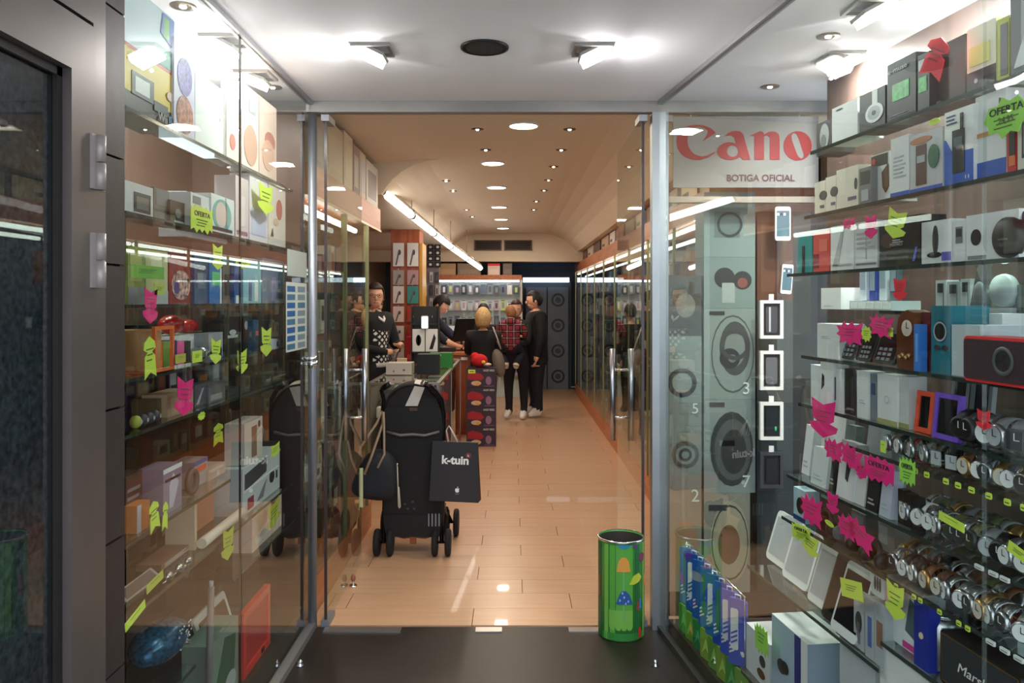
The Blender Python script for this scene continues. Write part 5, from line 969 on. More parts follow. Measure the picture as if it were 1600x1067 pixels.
# ------------------------------------------------------------------ stone side case: what stands on its shelves
L_ = 'L'
def li(x0, x1, t, sh, d, nm, lb, cat, cc, sp=(), depth=.08, **k): return item(L_, x0, x1, t, sh, d, nm, lb, cat, card(*cc) if isinstance(cc, tuple) else cc, sp, depth, **k)
b = pbox('console_box', 'tall console game box with a yellow band and a black foot on the top shelf', 'box', dims('L', 194, 271, .06)[0], .36, .1, card(226, 240, 248),
         [('r', 0, 1, 0, .17, BLACK), ('r', 0, 1, .17, .5, card(244, 206, 40)), ('r', 0, 1, .5, .53, REDC), ('p', [(.55, .53), (1, .53), (1, .72), (.8, .66)], card(50, 160, 140)), ('p', [(.7, .8), (1, .72), (1, .98), (.75, .98)], card(60, 110, 200)), ('r', .76, .88, .78, .95, card(120, 200, 80)),
          ('r', .12, .55, .16, .34, DGREY), ('r', .18, .46, .19, .31, WHITE), ('r', .55, .85, .12, .2, DGREY), ('e', .9, .3, .08, .04, card(236, 200, 180)), ('t', 'AKER', .2, .405, .06, card(60, 50, 40), .3), ('t', 'Wii', .72, .05, .075, LGREY, .2), ('r', .86, .96, .05, .13, card(40, 150, 200)), ('r', .88, .9, .07, .12, BLACK), ('r', .92, .94, .07, .12, BLACK), ('r', .88, .94, .06, .075, BLACK)])
place('L', b, 194, 271, LSH[0] + .001, .06)
li(272, 304, 70, 0, .05, 'figure_box', 'white and violet patterned figure box beside the console box', 'box', (226, 220, 240), [('e', .5, .65, .35, .2, mat('violet_print', srgb(130, 110, 190), .4, noise=.9, nscale=70)), ('e', .5, .25, .4, .2, mat('brown_print', srgb(190, 120, 100), .4, noise=.9, nscale=50))])
li(305, 352, 128, 0, .05, 'white_box', 'plain white box in the glare of the floodlight', 'box', (244, 244, 242), [('t', 'H', .8, .5, .06, LGREY)])
li(354, 376, 150, 0, .05, 'pale_box', 'narrow cream box with a small round red badge', 'box', (240, 224, 216), [('c', .4, .3, .2, card(214, 140, 130))])
li(378, 404, 138, 0, .04, 'figure_box', 'pale figure box with a white hat-like picture', 'box', (238, 224, 214), [('e', .5, .52, .45, .1, WHITE), ('e', .5, .3, .4, .25, card(214, 170, 150)), ('r', .4, .8, .7, .9, LGREY)])
li(405, 432, 160, 0, .04, 'figure_box', 'pinkish figure box at the far end of the top shelf', 'box', (236, 206, 192), [('e', .6, .5, .3, .12, card(200, 130, 120)), ('e', .5, .3, .35, .2, card(226, 180, 160))])
li(195, 239, 288, 1, .05, 'white_frame_box', 'white box with a grey oven-like window on the second shelf', 'box', (226, 226, 226), [('r', .3, .9, .1, .72, DGREY), ('r', .38, .82, .2, .6, card(130, 126, 120)), ('r', .3, .9, .62, .72, card(90, 90, 92))])
li(241, 264, 296, 1, .08, 'grey_box', 'dull grey box beside the white oven-like one', 'box', (128, 120, 116), [('r', .1, .9, .5, .95, GREY)])
li(266, 295, 316, 1, .07, 'dark_box', 'low dark brown box on the second shelf', 'box', (66, 56, 52), [('e', .4, .5, .15, .2, GREY), ('r', .2, .8, .1, .2, LGREY)])
li(298, 328, 305, 1, .05, 'tablet_box', 'white tablet box partly hidden by the lime label', 'box', (222, 224, 230), [('r', .1, .5, .7, .92, GREY)])
li(330, 366, 308, 1, .045, 'tablet_box', 'white tablet box with a round teal-edged picture', 'box', (228, 232, 232), [('e', .45, .5, .4, .42, card(120, 180, 176)), ('e', .4, .5, .24, .34, card(230, 206, 196)), ('r', .05, .9, .08, .16, DGREY)])
lz = empty('box_pile'); C.objects.unlink(lz); bpy.data.objects.remove(lz)
w_, Yq = dims('L', 298, 362, .2)
pbox('white_box', 'long bluish white box standing behind the two tablet boxes', 'box', w_, .17, .1, card(206, 212, 226), [('r', .05, .3, .4, .8, card(150, 150, 170)), ('r', .35, .6, .3, .7, GREY)], loc=(-1.22, Yq, LSH[1] + .0005), rz=PI / 2)
li(368, 388, 278, 1, .045, 'pink_box', 'tall pale pink box beside the dark glass joint', 'box', (226, 206, 206), [('r', .3, .7, .2, .7, card(236, 224, 224)), ('r', .1, .9, .06, .12, card(170, 100, 130))])
li(390, 418, 276, 1, .04, 'pink_box', 'white and lilac box behind the lime arrow tag', 'box', (230, 222, 230), [('r', .1, .9, .1, .5, card(200, 206, 236))])
li(420, 446, 286, 1, .04, 'white_box', 'white box with a red dot at the far end of the second shelf', 'box', (238, 226, 216), [('c', .6, .62, .18, card(200, 110, 100)), ('e', .4, .4, .15, .06, card(220, 190, 170)), ('p', [(.1, .15), (.25, .15), (.2, .28)], BLACK)])
li(200, 226, 386, 2, .05, 'toy_box', 'yellow-green toy box at the near end of the third shelf', 'box', (150, 160, 80), [('r', .1, .8, .4, .9, card(190, 190, 110)), ('r', 0, 1, 0, .3, card(150, 156, 160))])
li(228, 262, 392, 2, .05, 'toy_box', 'pale yellow pictured toy box on the third shelf', 'box', (206, 206, 150), [('r', .2, .7, .5, .9, card(236, 236, 190)), ('r', 0, 1, 0, .25, LGREY)])
li(264, 300, 392, 2, .06, 'figure_set', 'red box of small brown and violet figures on the third shelf', 'box', (150, 40, 44), [('e', .5, .35, .4, .28, mat('figure_print', srgb(190, 150, 140), .5, noise=1.2, nscale=60)), ('e', .3, .3, .12, .12, card(90, 60, 130))])
li(304, 326, 396, 2, .05, 'blue_box', 'slate blue box on the third shelf beside the bright blue one', 'box', (80, 96, 130), [('r', .2, .8, .3, .6, card(120, 140, 170))])
li(327, 346, 404, 2, .045, 'blue_box', 'bright blue box with a green patch on the third shelf', 'box', (40, 110, 180), [('r', .2, .9, .4, .7, card(100, 200, 130)), ('r', .86, .98, .0, .8, WHITE)])
li(348, 364, 410, 2, .06, 'grey_box', 'brownish grey box beside the bright blue one', 'box', (110, 96, 90), [('r', .2, .8, .2, .7, DGREY)])
li(366, 378, 412, 2, .045, 'blue_box', 'narrow deep blue box under the yellow tag at the glass joint', 'box', (40, 90, 160), [('r', .2, .8, .0, .2, WHITE)])
li(380, 408, 408, 2, .05, 'pale_blue_box', 'pale aqua box just beyond the glass joint', 'box', (150, 196, 206), [('r', .3, .45, .05, .5, card(120, 110, 160)), ('r', .6, .8, .05, .5, WHITE)])
li(410, 444, 406, 2, .05, 'pale_blue_box', 'grey-blue box with lilac strips at the far end of the third shelf', 'box', (130, 140, 160), [('r', .4, .6, .05, .6, card(170, 160, 200)), ('r', .7, .95, .4, .9, card(90, 130, 170))])
g_ = empty('glass_mug'); tag(g_, 'amber glass jar in an orange frame at the near end of the fourth shelf', 'jar'); place('L', g_, 200, 240, LSH[3] + .001, .09)
MB().lathe([(.045, 0), (.052, .01), (.055, .12), (.05, .125), (.048, .012), (.001, .01)], 22).build('jar', card(206, 150, 96), g_)
m_ = MB()
for a in ((-.065, .065, 0, .01), (-.065, .065, .125, .135), (-.065, -.055, .01, .125), (.055, .065, .01, .125)): m_.box(a[0], a[1], -.07, -.06, a[2], a[3])
m_.box(-.065, .065, -.07, .03, 0.0, .003); m_.build('orange_frame', card(240, 120, 60), g_)
li(246, 318, 524, 3, .1, 'white_carton', 'flat white carton under the red pill-shaped speaker', 'carton', (220, 222, 222), [('r', .1, .9, .1, .2, LGREY)], .1)
zc = LSH[3] + max(.02, ZZ(524, dims('L', 246, 318, .1)[1]) - LSH[3]) + .002
p_ = empty('red_headset'); tag(p_, 'glossy red pill-shaped speaker pair lying on the flat white carton', 'speaker'); place('L', p_, 246, 312, zc, .15)
m_ = MB().ell((-.07, 0, .033), .075, .035, .033, 18, 10); m_.build('round_body', mat('gloss_red', srgb(206, 32, 34), .2, coat=.5), p_)
m_ = MB(); m_.ell((.07, 0, .024), .065, .03, .024, 18, 10); m_.build('long_body', mat('gloss_red', (0, 0, 0)), p_)
for x0, x1, t, cc, lb in ((241, 254, 534, (230, 120, 60), 'orange mini box on the fourth shelf edge'), (255, 266, 534, (120, 170, 70), 'green mini box on the fourth shelf edge'), (267, 276, 532, (50, 50, 110), 'navy mini box on the fourth shelf edge'), (277, 288, 533, (236, 90, 160), 'pink mini box on the fourth shelf edge'), (289, 298, 533, (40, 36, 50), 'black mini box next to the silver roller speaker')):
    li(x0, x1, t, 3, .04, 'mini_box', lb, 'box', cc, [('r', 0, 1, 0, .12, WHITE)], .04)
c_ = MB().cyl((-.05, 0, .026), (.05, 0, .026), .026, n=20); c_ = c_.build('roller_speaker', SILV); tag(c_, 'silver-white roller speaker lying on the fourth shelf', 'speaker'); place('L', c_, 300, 330, LSH[3] + .001, .075); MB().cyl((.05, 0, .026), (.054, 0, .026), .02, n=18).build('end_cap', CHROME, c_)
li(326, 348, 520, 3, .05, 'audio_pack', 'grey pack with two black discs and a violet foot on the fourth shelf', 'pack', (160, 164, 170), [('c', .3, .28, .16, BLACK), ('c', .75, .28, .16, BLACK), ('r', 0, 1, 0, .16, card(80, 60, 150))], .05)
li(350, 376, 485, 3, .06, 'black_box', 'black box with a white emblem beside the grey disc pack', 'box', (34, 34, 38), [('r', .2, .8, .4, .46, LGREY), ('e', .5, .52, .2, .06, LGREY)])
li(380, 394, 490, 3, .07, 'black_box', 'black slim box beyond the glass joint on the fourth shelf', 'box', (36, 40, 42), [('c', .3, .7, .16, LGREY)])
li(395, 404, 500, 3, .05, 'blue_box', 'slim blue strip box with a small orange patch', 'box', (20, 70, 110), [('r', .5, .95, .5, .65, card(220, 110, 80))])
li(406, 422, 486, 3, .06, 'black_box', 'black box under the lime arrow tag near the sticker sheet', 'box', (30, 34, 34), [('r', .2, .8, .2, .3, card(90, 50, 60))])
li(423, 438, 530, 3, .045, 'white_bottle', 'small white battery pack with dark lettering near the sticker sheet', 'battery pack', (224, 224, 232), [('r', .6, .75, .2, .7, DGREY)], .04)
for i, px in enumerate((212, 222, 232, 242)):
    w_, Y = dims('L', px - 3, px + 3, .05); o = MB().ell((0, 0, .018), .017, .017, .018, 14, 9).build('round_gadget', card(*((180, 180, 70), (60, 60, 64), (64, 60, 70), (70, 64, 72))[i])); tag(o, ('olive yellow', 'first dark', 'second dark', 'third dark')[i] + ' round gadget on the fifth shelf of the stone side case', 'gadget'); place('L', o, px - 4, px + 4, LSH[4] + .001, .06)
    MB().lathe([(.001, 0), (.006, 0)], 12, Matrix.Translation((0, -.0172, .018)) @ Matrix.Rotation(PI / 2, 4, 'X'), cap=False).build('pale_dot', LGREY, o)  # small pale disc on the front of each gadget
li(262, 302, 612, 4, .06, 'beige_box', 'beige box behind the pink arrow tag on the fifth shelf', 'box', (196, 160, 130), [('r', .1, .5, .1, .8, card(214, 180, 150))])
li(246, 260, 622, 4, .08, 'olive_box', 'narrow olive-brown box beside the beige one', 'box', (104, 84, 50), [('r', .2, .8, .2, .8, card(120, 100, 60))])
li(304, 324, 600, 4, .07, 'grey_box', 'slate grey crinkled pack on the fifth shelf', 'pack', (90, 88, 96), [('p', [(.1, .1), (.6, .8), (.7, .8), (.3, .1)], LGREY)])
li(326, 352, 598, 4, .06, 'grey_box', 'grey box with a pale lower label on the fifth shelf', 'box', (104, 108, 108), [('r', .1, .8, .1, .4, card(160, 160, 158))])
li(354, 374, 606, 4, .07, 'black_box', 'black box on the fifth shelf before the glass joint', 'box', (40, 38, 40), [('r', .2, .6, .5, .8, DGREY)])
li(414, 424, 640, 4, .1, 'dark_box', 'slim dark green box past the tower box', 'box', (44, 56, 50), [('r', .2, .8, .1, .3, LGREY)])
li(426, 446, 640, 4, .1, 'dark_box', 'dark striped box with a pale ticket past the tower box', 'box', (60, 66, 62), [('r', .4, .6, 0, 1, card(96, 100, 96)), ('r', 0, 1, .1, .3, card(170, 160, 140))])
li(196, 222, 740, 5, .08, 'dark_box', 'dark box of small silver bits on the sixth shelf', 'box', (70, 50, 48), [('l', .1, .9, .2, .8, 4, GREY)])
li(214, 234, 786, 5, .045, 'orange_pack', 'small orange and white pack beside the yellow arrow tags', 'pack', (216, 130, 70), [('r', 0, .3, 0, 1, card(206, 200, 214))], .04)
li(255, 284, 728, 5, .05, 'shaver_pack', 'lilac-grey shaver pack with a white top on the sixth shelf', 'pack', (150, 138, 156), [('r', 0, 1, .9, 1, WHITE), ('p', [(.3, .1), (.5, .1), (.8, .6), (.5, .85), (.3, .6)], card(206, 200, 214)), ('r', .1, .9, .7, .76, DGREY)])
o = MB().lathe([(.03, -.008), (.042, -.008), (.044, 0), (.042, .008), (.03, .008), (.028, 0), (.03, -.008)], 28, Matrix.Translation((0, 0, .045)) @ Matrix.Rotation(PI / 2, 4, 'X'), cap=False).build('ring_gadget', card(90, 80, 76)); tag(o, 'grey-brown ring-shaped gadget upright beside the shaver pack', 'gadget'); place('L', o, 286, 314, LSH[5] + .001, .07)
li(303, 324, 718, 5, .1, 'red_label_box', 'pale box with a violet top and an orange-red label', 'box', (176, 160, 160), [('r', .2, .9, .55, .75, card(236, 90, 60)), ('r', 0, 1, .85, 1, card(110, 110, 170))])
li(326, 352, 728, 5, .09, 'dryer_box', 'pale pink box picturing a hair dryer', 'box', (206, 176, 160), [('e', .5, .75, .4, .16, card(226, 206, 196)), ('r', .45, .62, .1, .65, card(226, 206, 196))])
li(379, 437, 690, 6, .06, 'appliance_box', 'white appliance box with a dark red cup picture and two black ovals', 'box', (206, 210, 212), [('p', [(.05, .5), (.6, .62), (.62, .95), (.05, .85)], DGREY), ('e', .76, .4, .07, .14, BLACK), ('r', .88, .92, .3, .48, BLACK), ('r', .12, .26, .05, .3, card(150, 30, 60)), ('p', [(.0, .52), (.95, .58), (.95, .54), (.0, .48)], WHITE), ('p', [(.35, .1), (.6, .45), (.5, .1)], GREY)], .12)
li(382, 410, 622, LSH[6] + .279, .07, 'tower_box', 'tall white box picturing a brown tower behind the glass joint', 'box', (220, 210, 200), [('r', .38, .66, .1, .85, card(150, 110, 90)), ('c', .8, .85, .06, DGREY)])
bpy.data.objects['tower_box'].location.z = LSH[6] + max(v.co.z for v in bpy.data.objects['appliance_box'].data.vertices) + .003
lp = empty('open_laptop_box'); tag(lp, 'open white box lid propped over a cream bar on the seventh shelf', 'box'); place('L', lp, 304, 366, LSH[6] + .001, .08)
w_, _ = dims('L', 304, 366, .08)
MB().box(-w_ / 2, -w_ / 2 + .02, 0, .1, .0, .18).build('side_flap', card(206, 186, 160), lp); MB().box(-w_ / 2 + .02, w_ / 2, .08, .09, .0, .16).build('back_flap', card(190, 120, 90), lp); MB().cyl((-w_ / 2 + .01, -.02, .02), (w_ / 2 + .03, -.02, .02), .018, n=12).build('cream_bar', card(236, 220, 200), lp)
li(394, 440, 780, .60, .06, 'pale_box', 'large pale pink-white box under the appliance box', 'box', (226, 200, 186), [('p', [(.05, .3), (.9, .6), (.9, .2), (.1, .1)], card(240, 226, 214)), ('e', .75, .85, .15, .08, card(190, 130, 100))])
phone('L', 196, 250, 905, 6, .08, 'grey tablet lying tilted on the seventh shelf by the stone cladding', card(150, 146, 142), card(90, 60, 56), 'tablet', 'tablet', -.9, icons=False)
li(252, 300, 880, 6, .1, 'camera_set', 'low brown tray of small silver bits on the seventh shelf', 'tray', (130, 92, 78), [('l', .1, .9, .2, .9, 3, LGREY)], .08)
for px, k in ((262, 0), (278, 1), (292, 2)):
    o = MB().ell((0, 0, .012), .02, .012, .012, 12, 7).build('silver_charm', CHROME); tag(o, ('first', 'second', 'third')[k] + ' silver charm on the seventh shelf beside the brown tray', 'charm'); place('L', o, px, px + 4, LSH[6] + .001, .045); MB().tube([(-.02, 0, .012), (-.035, -.005, .006), (-.045, .0, .004)], .002, 6).build('chain', CHROME, o)
# second line of goods deeper in the stone side case
NM = ['white', 'stone grey', 'near black', 'slate blue', 'red', 'tan', 'mid grey', 'ivory', 'teal', 'black', 'orange', 'plum']
for sh, nm, ds_ in ((2, 'third', .30), (3, 'fourth', .30), (4, 'fifth', .28), (5, 'sixth', .30), (6, 'seventh', .34)):
    Y = 2.16; end = 2.86 if sh == 5 else 3.66; k = 0
    while Y < end - .1:
        L = rnd.uniform(.07, .15); ci = rnd.randrange(12); hh = rnd.uniform(.05, .125 if sh != 6 else .1)
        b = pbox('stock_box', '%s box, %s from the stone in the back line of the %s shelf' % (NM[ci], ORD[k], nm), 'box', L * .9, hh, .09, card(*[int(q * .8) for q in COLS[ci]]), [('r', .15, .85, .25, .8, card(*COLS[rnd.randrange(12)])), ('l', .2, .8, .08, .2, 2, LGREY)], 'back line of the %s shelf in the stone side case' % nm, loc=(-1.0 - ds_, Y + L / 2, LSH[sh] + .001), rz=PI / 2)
        Y += L + rnd.uniform(.01, .05); k += 1
# floor of the case
bagm = mat('blue_sequins', srgb(20, 84, 120), .25, .3, noise=.8, nscale=90)
o = MB().ell((0, 0, .06), .15, .08, .06, 22, 12).build('sequin_bag', bagm); tag(o, 'blue glittering sequin bag at the bottom of the stone side case', 'bag'); place('L', o, 200, 290, LSH[7] + .001, .16)
q_ = MB()
for i in range(40): q_.ell((rnd.uniform(-.02, .08), -.074 + .02 * rnd.random() * 0, .06 + rnd.uniform(-.03, .04)), .006, .004, .006, 6, 4)
q_ = q_.build('silver_sequins', CHROME, o); q_['kind'] = 'stuff'
cm = empty('black_camera'); tag(cm, 'black camera with a domed lens cluster above the blue sequin bag', 'camera'); place('L', cm, 232, 286, LSH[7] + .001, .34)
MB().rbox(.2, .08, .24, .02).build('body', BLACK, cm); MB().lathe([(.045, 0), (.045, .04), (.038, .045), (.001, .05)], 22, Matrix.Translation((-.03, -.04, .16)) @ Matrix.Rotation(PI / 2, 4, 'X')).build('lens', card(60, 62, 66), cm); MB().ell((-.03, -.09, .16), .025, .01, .025).build('lens_glass', CHROME, cm)
fr = empty('white_tablet_frame'); tag(fr, 'white-edged tablet leaning beside the red framed one at the case bottom', 'tablet'); place('L', fr, 326, 374, .132, .2)
MB().rbox(.34, .012, .24, .02, Matrix.Rotation(-.3, 4, 'X')).build('border', WHITE, fr); MB().rbox(.28, .004, .18, .01, Matrix.Rotation(-.3, 4, 'X') @ Matrix.Translation((0, -.008, .03))).build('screen', card(120, 84, 66), fr)
gb = li(328, 372, 985, .131, .07, 'green_silver_box', 'green and silver box at the bottom before the glass joint', 'box', (130, 150, 136), [('p', [(.1, .2), (.5, .9), (.9, .8), (.8, .1)], card(60, 100, 76)), ('e', .7, .2, .2, .15, LGREY)], .1)
rf = empty('red_phone_frame'); tag(rf, 'translucent red framed case standing beyond the glass joint at the bottom', 'phone case'); place('L', rf, 376, 418, .132, .07)
w_, _ = dims('L', 376, 418, .07)
m_ = MB(); h_ = .26
for a in ((-w_ / 2, w_ / 2, 0, .03), (-w_ / 2, w_ / 2, h_ - .03, h_), (-w_ / 2, -w_ / 2 + .03, .03, h_ - .03), (w_ / 2 - .03, w_ / 2, .03, h_ - .03)): m_.box(a[0], a[1], -.012, .012, a[2], a[3])
m_.build('border', card(226, 60, 54), rf); MB().box(-w_ / 2 + .03, w_ / 2 - .03, -.004, .004, .03, h_ - .03).build('red_panel', card(190, 40, 44), rf); MB().box(.05, .08, -.016, -.012, .01, .03).build('dark_clip', BLACK, rf)
stk_ = MB().cyl((0, 0, 0), (.035, 0, .5), .012, n=10).build('grey_wand', card(130, 120, 120)); tag(stk_, 'thin grey wand leaning upright before the green and silver box', 'wand'); place('L', stk_, 322, 326, .132, .05); MB().cyl((.035, 0, .5), (.036, 0, .52), .008, n=10).build('tip', LGREY, stk_)
wt = MB().box(-.05, .05, -.04, .04, 0, .012).build('paper_ticket', card(214, 200, 196)); tag(wt, 'crumpled pinkish white paper lying at the bottom by the glass joint', 'paper'); place('L', wt, 352, 376, .131, .04); MB().box(-.03, .03, -.02, .02, .012, .02, Matrix.Rotation(.2, 4, 'Z')).build('fold', card(230, 216, 212), wt)
# sticker sheet on the glass
ss = empty('sticker_sheet'); tag(ss, 'pale sheet of small blue card-logo stickers on the side glass near the tube post', 'sticker sheet'); w_, Y = dims('L', 445, 477, .001); place('L', ss, 445, 477, ZZ(547, Y), .0); ss.location.x = -.9945 + .0008; h_ = (547 - 392) * Y / F
MB().box(-w_ / 2, w_ / 2, -.0006, .0006, 0, h_ * .68).build('sheet', card(196, 206, 196), ss); MB().box(-w_ / 2 + .02, w_ / 2, -.0006, .0006, h_ * .74, h_).build('upper_sheet', card(176, 186, 176), ss)
for i in range(8):
    for j in range(2):
        MB().box(-w_ / 2 + .012 + j * w_ * .5, -w_ / 2 + w_ * .4 + j * w_ * .5, -.0016, -.0006, h_ * (.02 + i * .081), h_ * (.075 + i * .081)).build('sticker', (card(20, 90, 150) if j == 0 and i else card(120, 140, 150)) if (i + j) % 3 else card(60, 110, 140), ss)
TL = [(235, 478, 24, 56, 'arrow', PINK, 'pink arrow tag before the red pill-shaped speaker', None, .05), (288, 620, 30, 60, 'arrow', PINK, 'large torn pink arrow tag before the beige box', None, .15), (315, 343, 34, 44, 'burst', YELL, 'lime jagged label on the first tablet box', 'OFERTA', 0), (415, 311, 25, 48, 'arrow', YELL, 'yellow-green arrow tag before the white and lilac box', None, 0),
 (234, 558, 22, 66, 'uparrow', YELL, 'long yellow arrow tag pointing up on the amber jar', None, -.08), (337, 549, 18, 40, 'arrow', YELL, 'yellow arrow tag above the grey disc pack', None, .1), (378, 565, 18, 38, 'arrow', YELL, 'yellow tag crossing the dark glass joint', None, 0), (416, 534, 18, 46, 'arrow', YELL, 'lime arrow tag near the sticker sheet', None, .05), (282, 560, 16, 14, 'rect', card(206, 200, 90), 'square mustard ticket under the pink mini box', None, 0), (308, 557, 15, 18, 'rect', YELL, 'square yellow ticket under the silver roller speaker', None, 0),
 (341, 678, 18, 34, 'uparrow', card(190, 206, 60), 'dull yellow arrow tag under the fifth shelf', None, 0), (340, 402, 18, 40, 'arrow', YELL, 'yellow arrow tag on the bright blue box', None, 0), (380, 412, 24, 16, 'star', YELL, 'yellow burst tag on the glass joint at the third shelf', None, 0), (230, 425, 52, 20, 'rect', card(130, 190, 70), 'wide green ticket across the yellow-green toy box', None, 0), (249, 452, 16, 18, 'rect', card(200, 214, 100), 'small pale green ticket under the wide green one', None, 0),
 (241, 806, 18, 48, 'uparrow', YELL, 'pale yellow arrow tag beside the orange and white pack', None, -.15), (258, 806, 10, 44, 'uparrow', YELL, 'narrow yellow arrow tag seen beside the pale one', None, .1), (356, 850, 20, 50, 'arrow', card(190, 206, 70), 'dull yellow arrow tag under the cream bar', None, .1), (430, 703, 16, 20, 'arrow', YELL, 'small lime tag on the corner of the appliance box', None, 0), (428, 803, 20, 40, 'arrow', card(190, 200, 60), 'mustard arrow tag on the large pale pink-white box', None, -.1), (211, 962, 32, 14, 'rect', YELL, 'bright yellow ticket low beside the stone cladding', None, -.2), (242, 909, 26, 14, 'rect', card(200, 206, 80), 'mustard ticket lying by the grey tablet', None, -.1), (315, 650, 12, 14, 'star', YELL, 'tiny yellow burst under the slate crinkled pack', None, 0)]
for px, py, w_, h, k, m, lb, wd, ro in TL: ptag('L', px, py, w_, h, k, m, lb, wd, ro)

# ------------------------------------------------------------------ green tin bin
bn = empty('waste_bin', (.535, 3.93, 0)); tag(bn, 'tall green tin bin printed with toadstools by the square metal post', 'bin')
BR, BH = .112, .475
def bandprint(a0, a1, z0, z1, m, nm='printed_shape', poly=None, rr=.0):
    """a printed shape wrapped on the tin; angles in degrees from the camera side"""
    mb = MB(); n = max(2, int(abs(a1 - a0) / 6)); vs = []
    for i in range(n + 1):
        a = math.radians(-90 + a0 + (a1 - a0) * i / n)
        for z in (z0, z1): vs.append(((BR + .0006 + rr) * math.cos(a), (BR + .0006 + rr) * math.sin(a), z))
    mb.add(vs, [(2 * i, 2 * i + 2, 2 * i + 3, 2 * i + 1) for i in range(n)], None, 0, True); return mb.build(nm, m, bn)
def wrap(pts, m, nm='printed_shape', rr=.0012):
    """outline (deg, z) cut in fine strips and wrapped"""
    xs = sorted(set([min(p[0] for p in pts) + (max(p[0] for p in pts) - min(p[0] for p in pts)) * k / 14 for k in range(15)])); mb = MB(); vs = []
    def span(x):
        zs = []
        for i in range(len(pts)):
            (x0, z0), (x1, z1) = pts[i], pts[(i + 1) % len(pts)]
            if (x0 - x) * (x1 - x) <= 0 and x0 != x1: zs.append(z0 + (z1 - z0) * (x - x0) / (x1 - x0))
        return (min(zs), max(zs)) if zs else (pts[0][1], pts[0][1])
    for x in xs:
        a = math.radians(-90 + x)
        for z in span(min(max(x, xs[0] + .01), xs[-1] - .01)): vs.append(((BR + rr) * math.cos(a), (BR + rr) * math.sin(a), z))
    mb.add(vs, [(2 * i, 2 * i + 2, 2 * i + 3, 2 * i + 1) for i in range(len(xs) - 1)], None, 0, True); return mb.build(nm, m, bn)
MB().lathe([(BR - .004, 0), (BR, .003), (BR, BH - .012), (BR, BH), (BR - .003, BH), (BR - .003, .01), (.001, .01)], 56).build('tin_body', mat('tin_green', srgb(60, 146, 60), .3, coat=.4), bn)
MB().lathe([(BR - .003, BH - .006), (BR + .0035, BH - .006), (BR + .004, BH), (BR + .001, BH + .004), (BR - .003, BH + .003)], 56, cap=False).build('rolled_rim', CHROME, bn)
MB().lathe([(BR - .0036, .012), (BR - .0036, BH - .006)], 48, cap=False).build('lining', card(70, 66, 60), bn)
LG, DG_, MG = card(120, 186, 80), card(30, 104, 50), card(92, 170, 66)
for a0, a1, m in ((-85, -62, DG_), (-52, -40, LG), (-36, -22, MG), (28, 44, DG_), (58, 70, LG)): bandprint(a0, a1, .004, BH - .014, m, 'printed_stripe')
bandprint(-20, 22, .12, BH - .014, MG, 'printed_stripe')
bandprint(-60, 70, .004, .04, card(50, 136, 60), 'printed_grass')
for a in (-30, -14, 0, 14): wrap([(a - 8, .07), (a - 4, .055), (a + 4, .055), (a + 8, .07), (a + 8, .15), (a - 8, .15)], LG, 'printed_leaf', .001)
bandprint(-3, 1, .1, .34, card(110, 180, 110), 'toadstool_stem', rr=.001)
wrap([(-18, .335), (16, .335), (12, .385), (4, .405), (-6, .405), (-14, .385)], card(226, 160, 70), 'orange_toadstool', .002)
wrap([(-20, .18), (22, .18), (14, .225), (4, .245), (-6, .245), (-12, .225)], card(46, 90, 160), 'blue_toadstool', .002)
for a, z in ((-10, .2), (0, .215), (10, .195), (-4, .235), (4, .185)): wrap([(a - 2.4, z), (a - 1, z + .006), (a + 1, z + .006), (a + 2.4, z), (a + 1, z - .006), (a - 1, z - .006)], card(150, 190, 230), 'toadstool_spot', .0028)
wrap([(12, .275), (24, .315), (40, .325), (52, .30), (40, .28), (24, .272)], card(196, 206, 60), 'yellow_leaf', .002)
wrap([(-18, .462), (18, .462), (10, .45), (0, .445), (-10, .45)], card(40, 140, 190), 'blue_disc', .002)
wrap([(22, .462), (34, .462), (34, .445), (22, .445)], card(100, 60, 130), 'violet_patch', .002)
wrap([(40, .40), (48, .42), (58, .415), (66, .40), (58, .37), (46, .375)], card(130, 40, 80), 'maroon_flower', .002)
wrap([(32, .15), (36, .19), (41, .19), (41, .14)], card(150, 60, 60), 'red_petal', .002); wrap([(42, .15), (43, .2), (50, .2), (50, .15)], card(50, 130, 190), 'blue_petal', .002); wrap([(60, .26), (70, .31), (80, .28), (70, .24)], card(220, 130, 60), 'orange_petal', .002)
wrap([(40, .01), (38, .06), (48, .06), (50, .01)], card(200, 50, 40), 'red_stem', .002)
wrap([(-80, .2), (-78, .3), (-70, .3), (-70, .2)], card(160, 90, 60), 'brown_patch', .002)

# ------------------------------------------------------------------ pushchair with its bags
FAB = mat('black_fabric', srgb(26, 24, 26), .8, noise=.15, nscale=120); FR2 = mat('dark_frame_tube', srgb(30, 30, 32), .3, .6); RUB = mat('tyre_rubber', srgb(24, 22, 24), .8)
st = empty('pushchair', (-.636, 5.12, 0)); tag(st, 'black folding pushchair with a pale stripe on its hood standing before the glass counter', 'pushchair')
def dome():
    mb = MB(); n, m = 20, 9; vs = []
    for i in range(m + 1):
        e = PI * .5 * i / m
        for k in range(n + 1):
            a = PI * k / n
            vs.append((.205 * math.cos(a) * math.cos(e * .98) if True else 0, .06 + .30 * math.sin(e), .86 + .235 * math.sin(a) * math.cos(e * .75) + .0))
    mb.add(vs, [(i * (n + 1) + k, i * (n + 1) + k + 1, (i + 1) * (n + 1) + k + 1, (i + 1) * (n + 1) + k) for i in range(m) for k in range(n)], None, 0, True)
    return mb
hd = MB(); n, m = 22, 10; vs = []
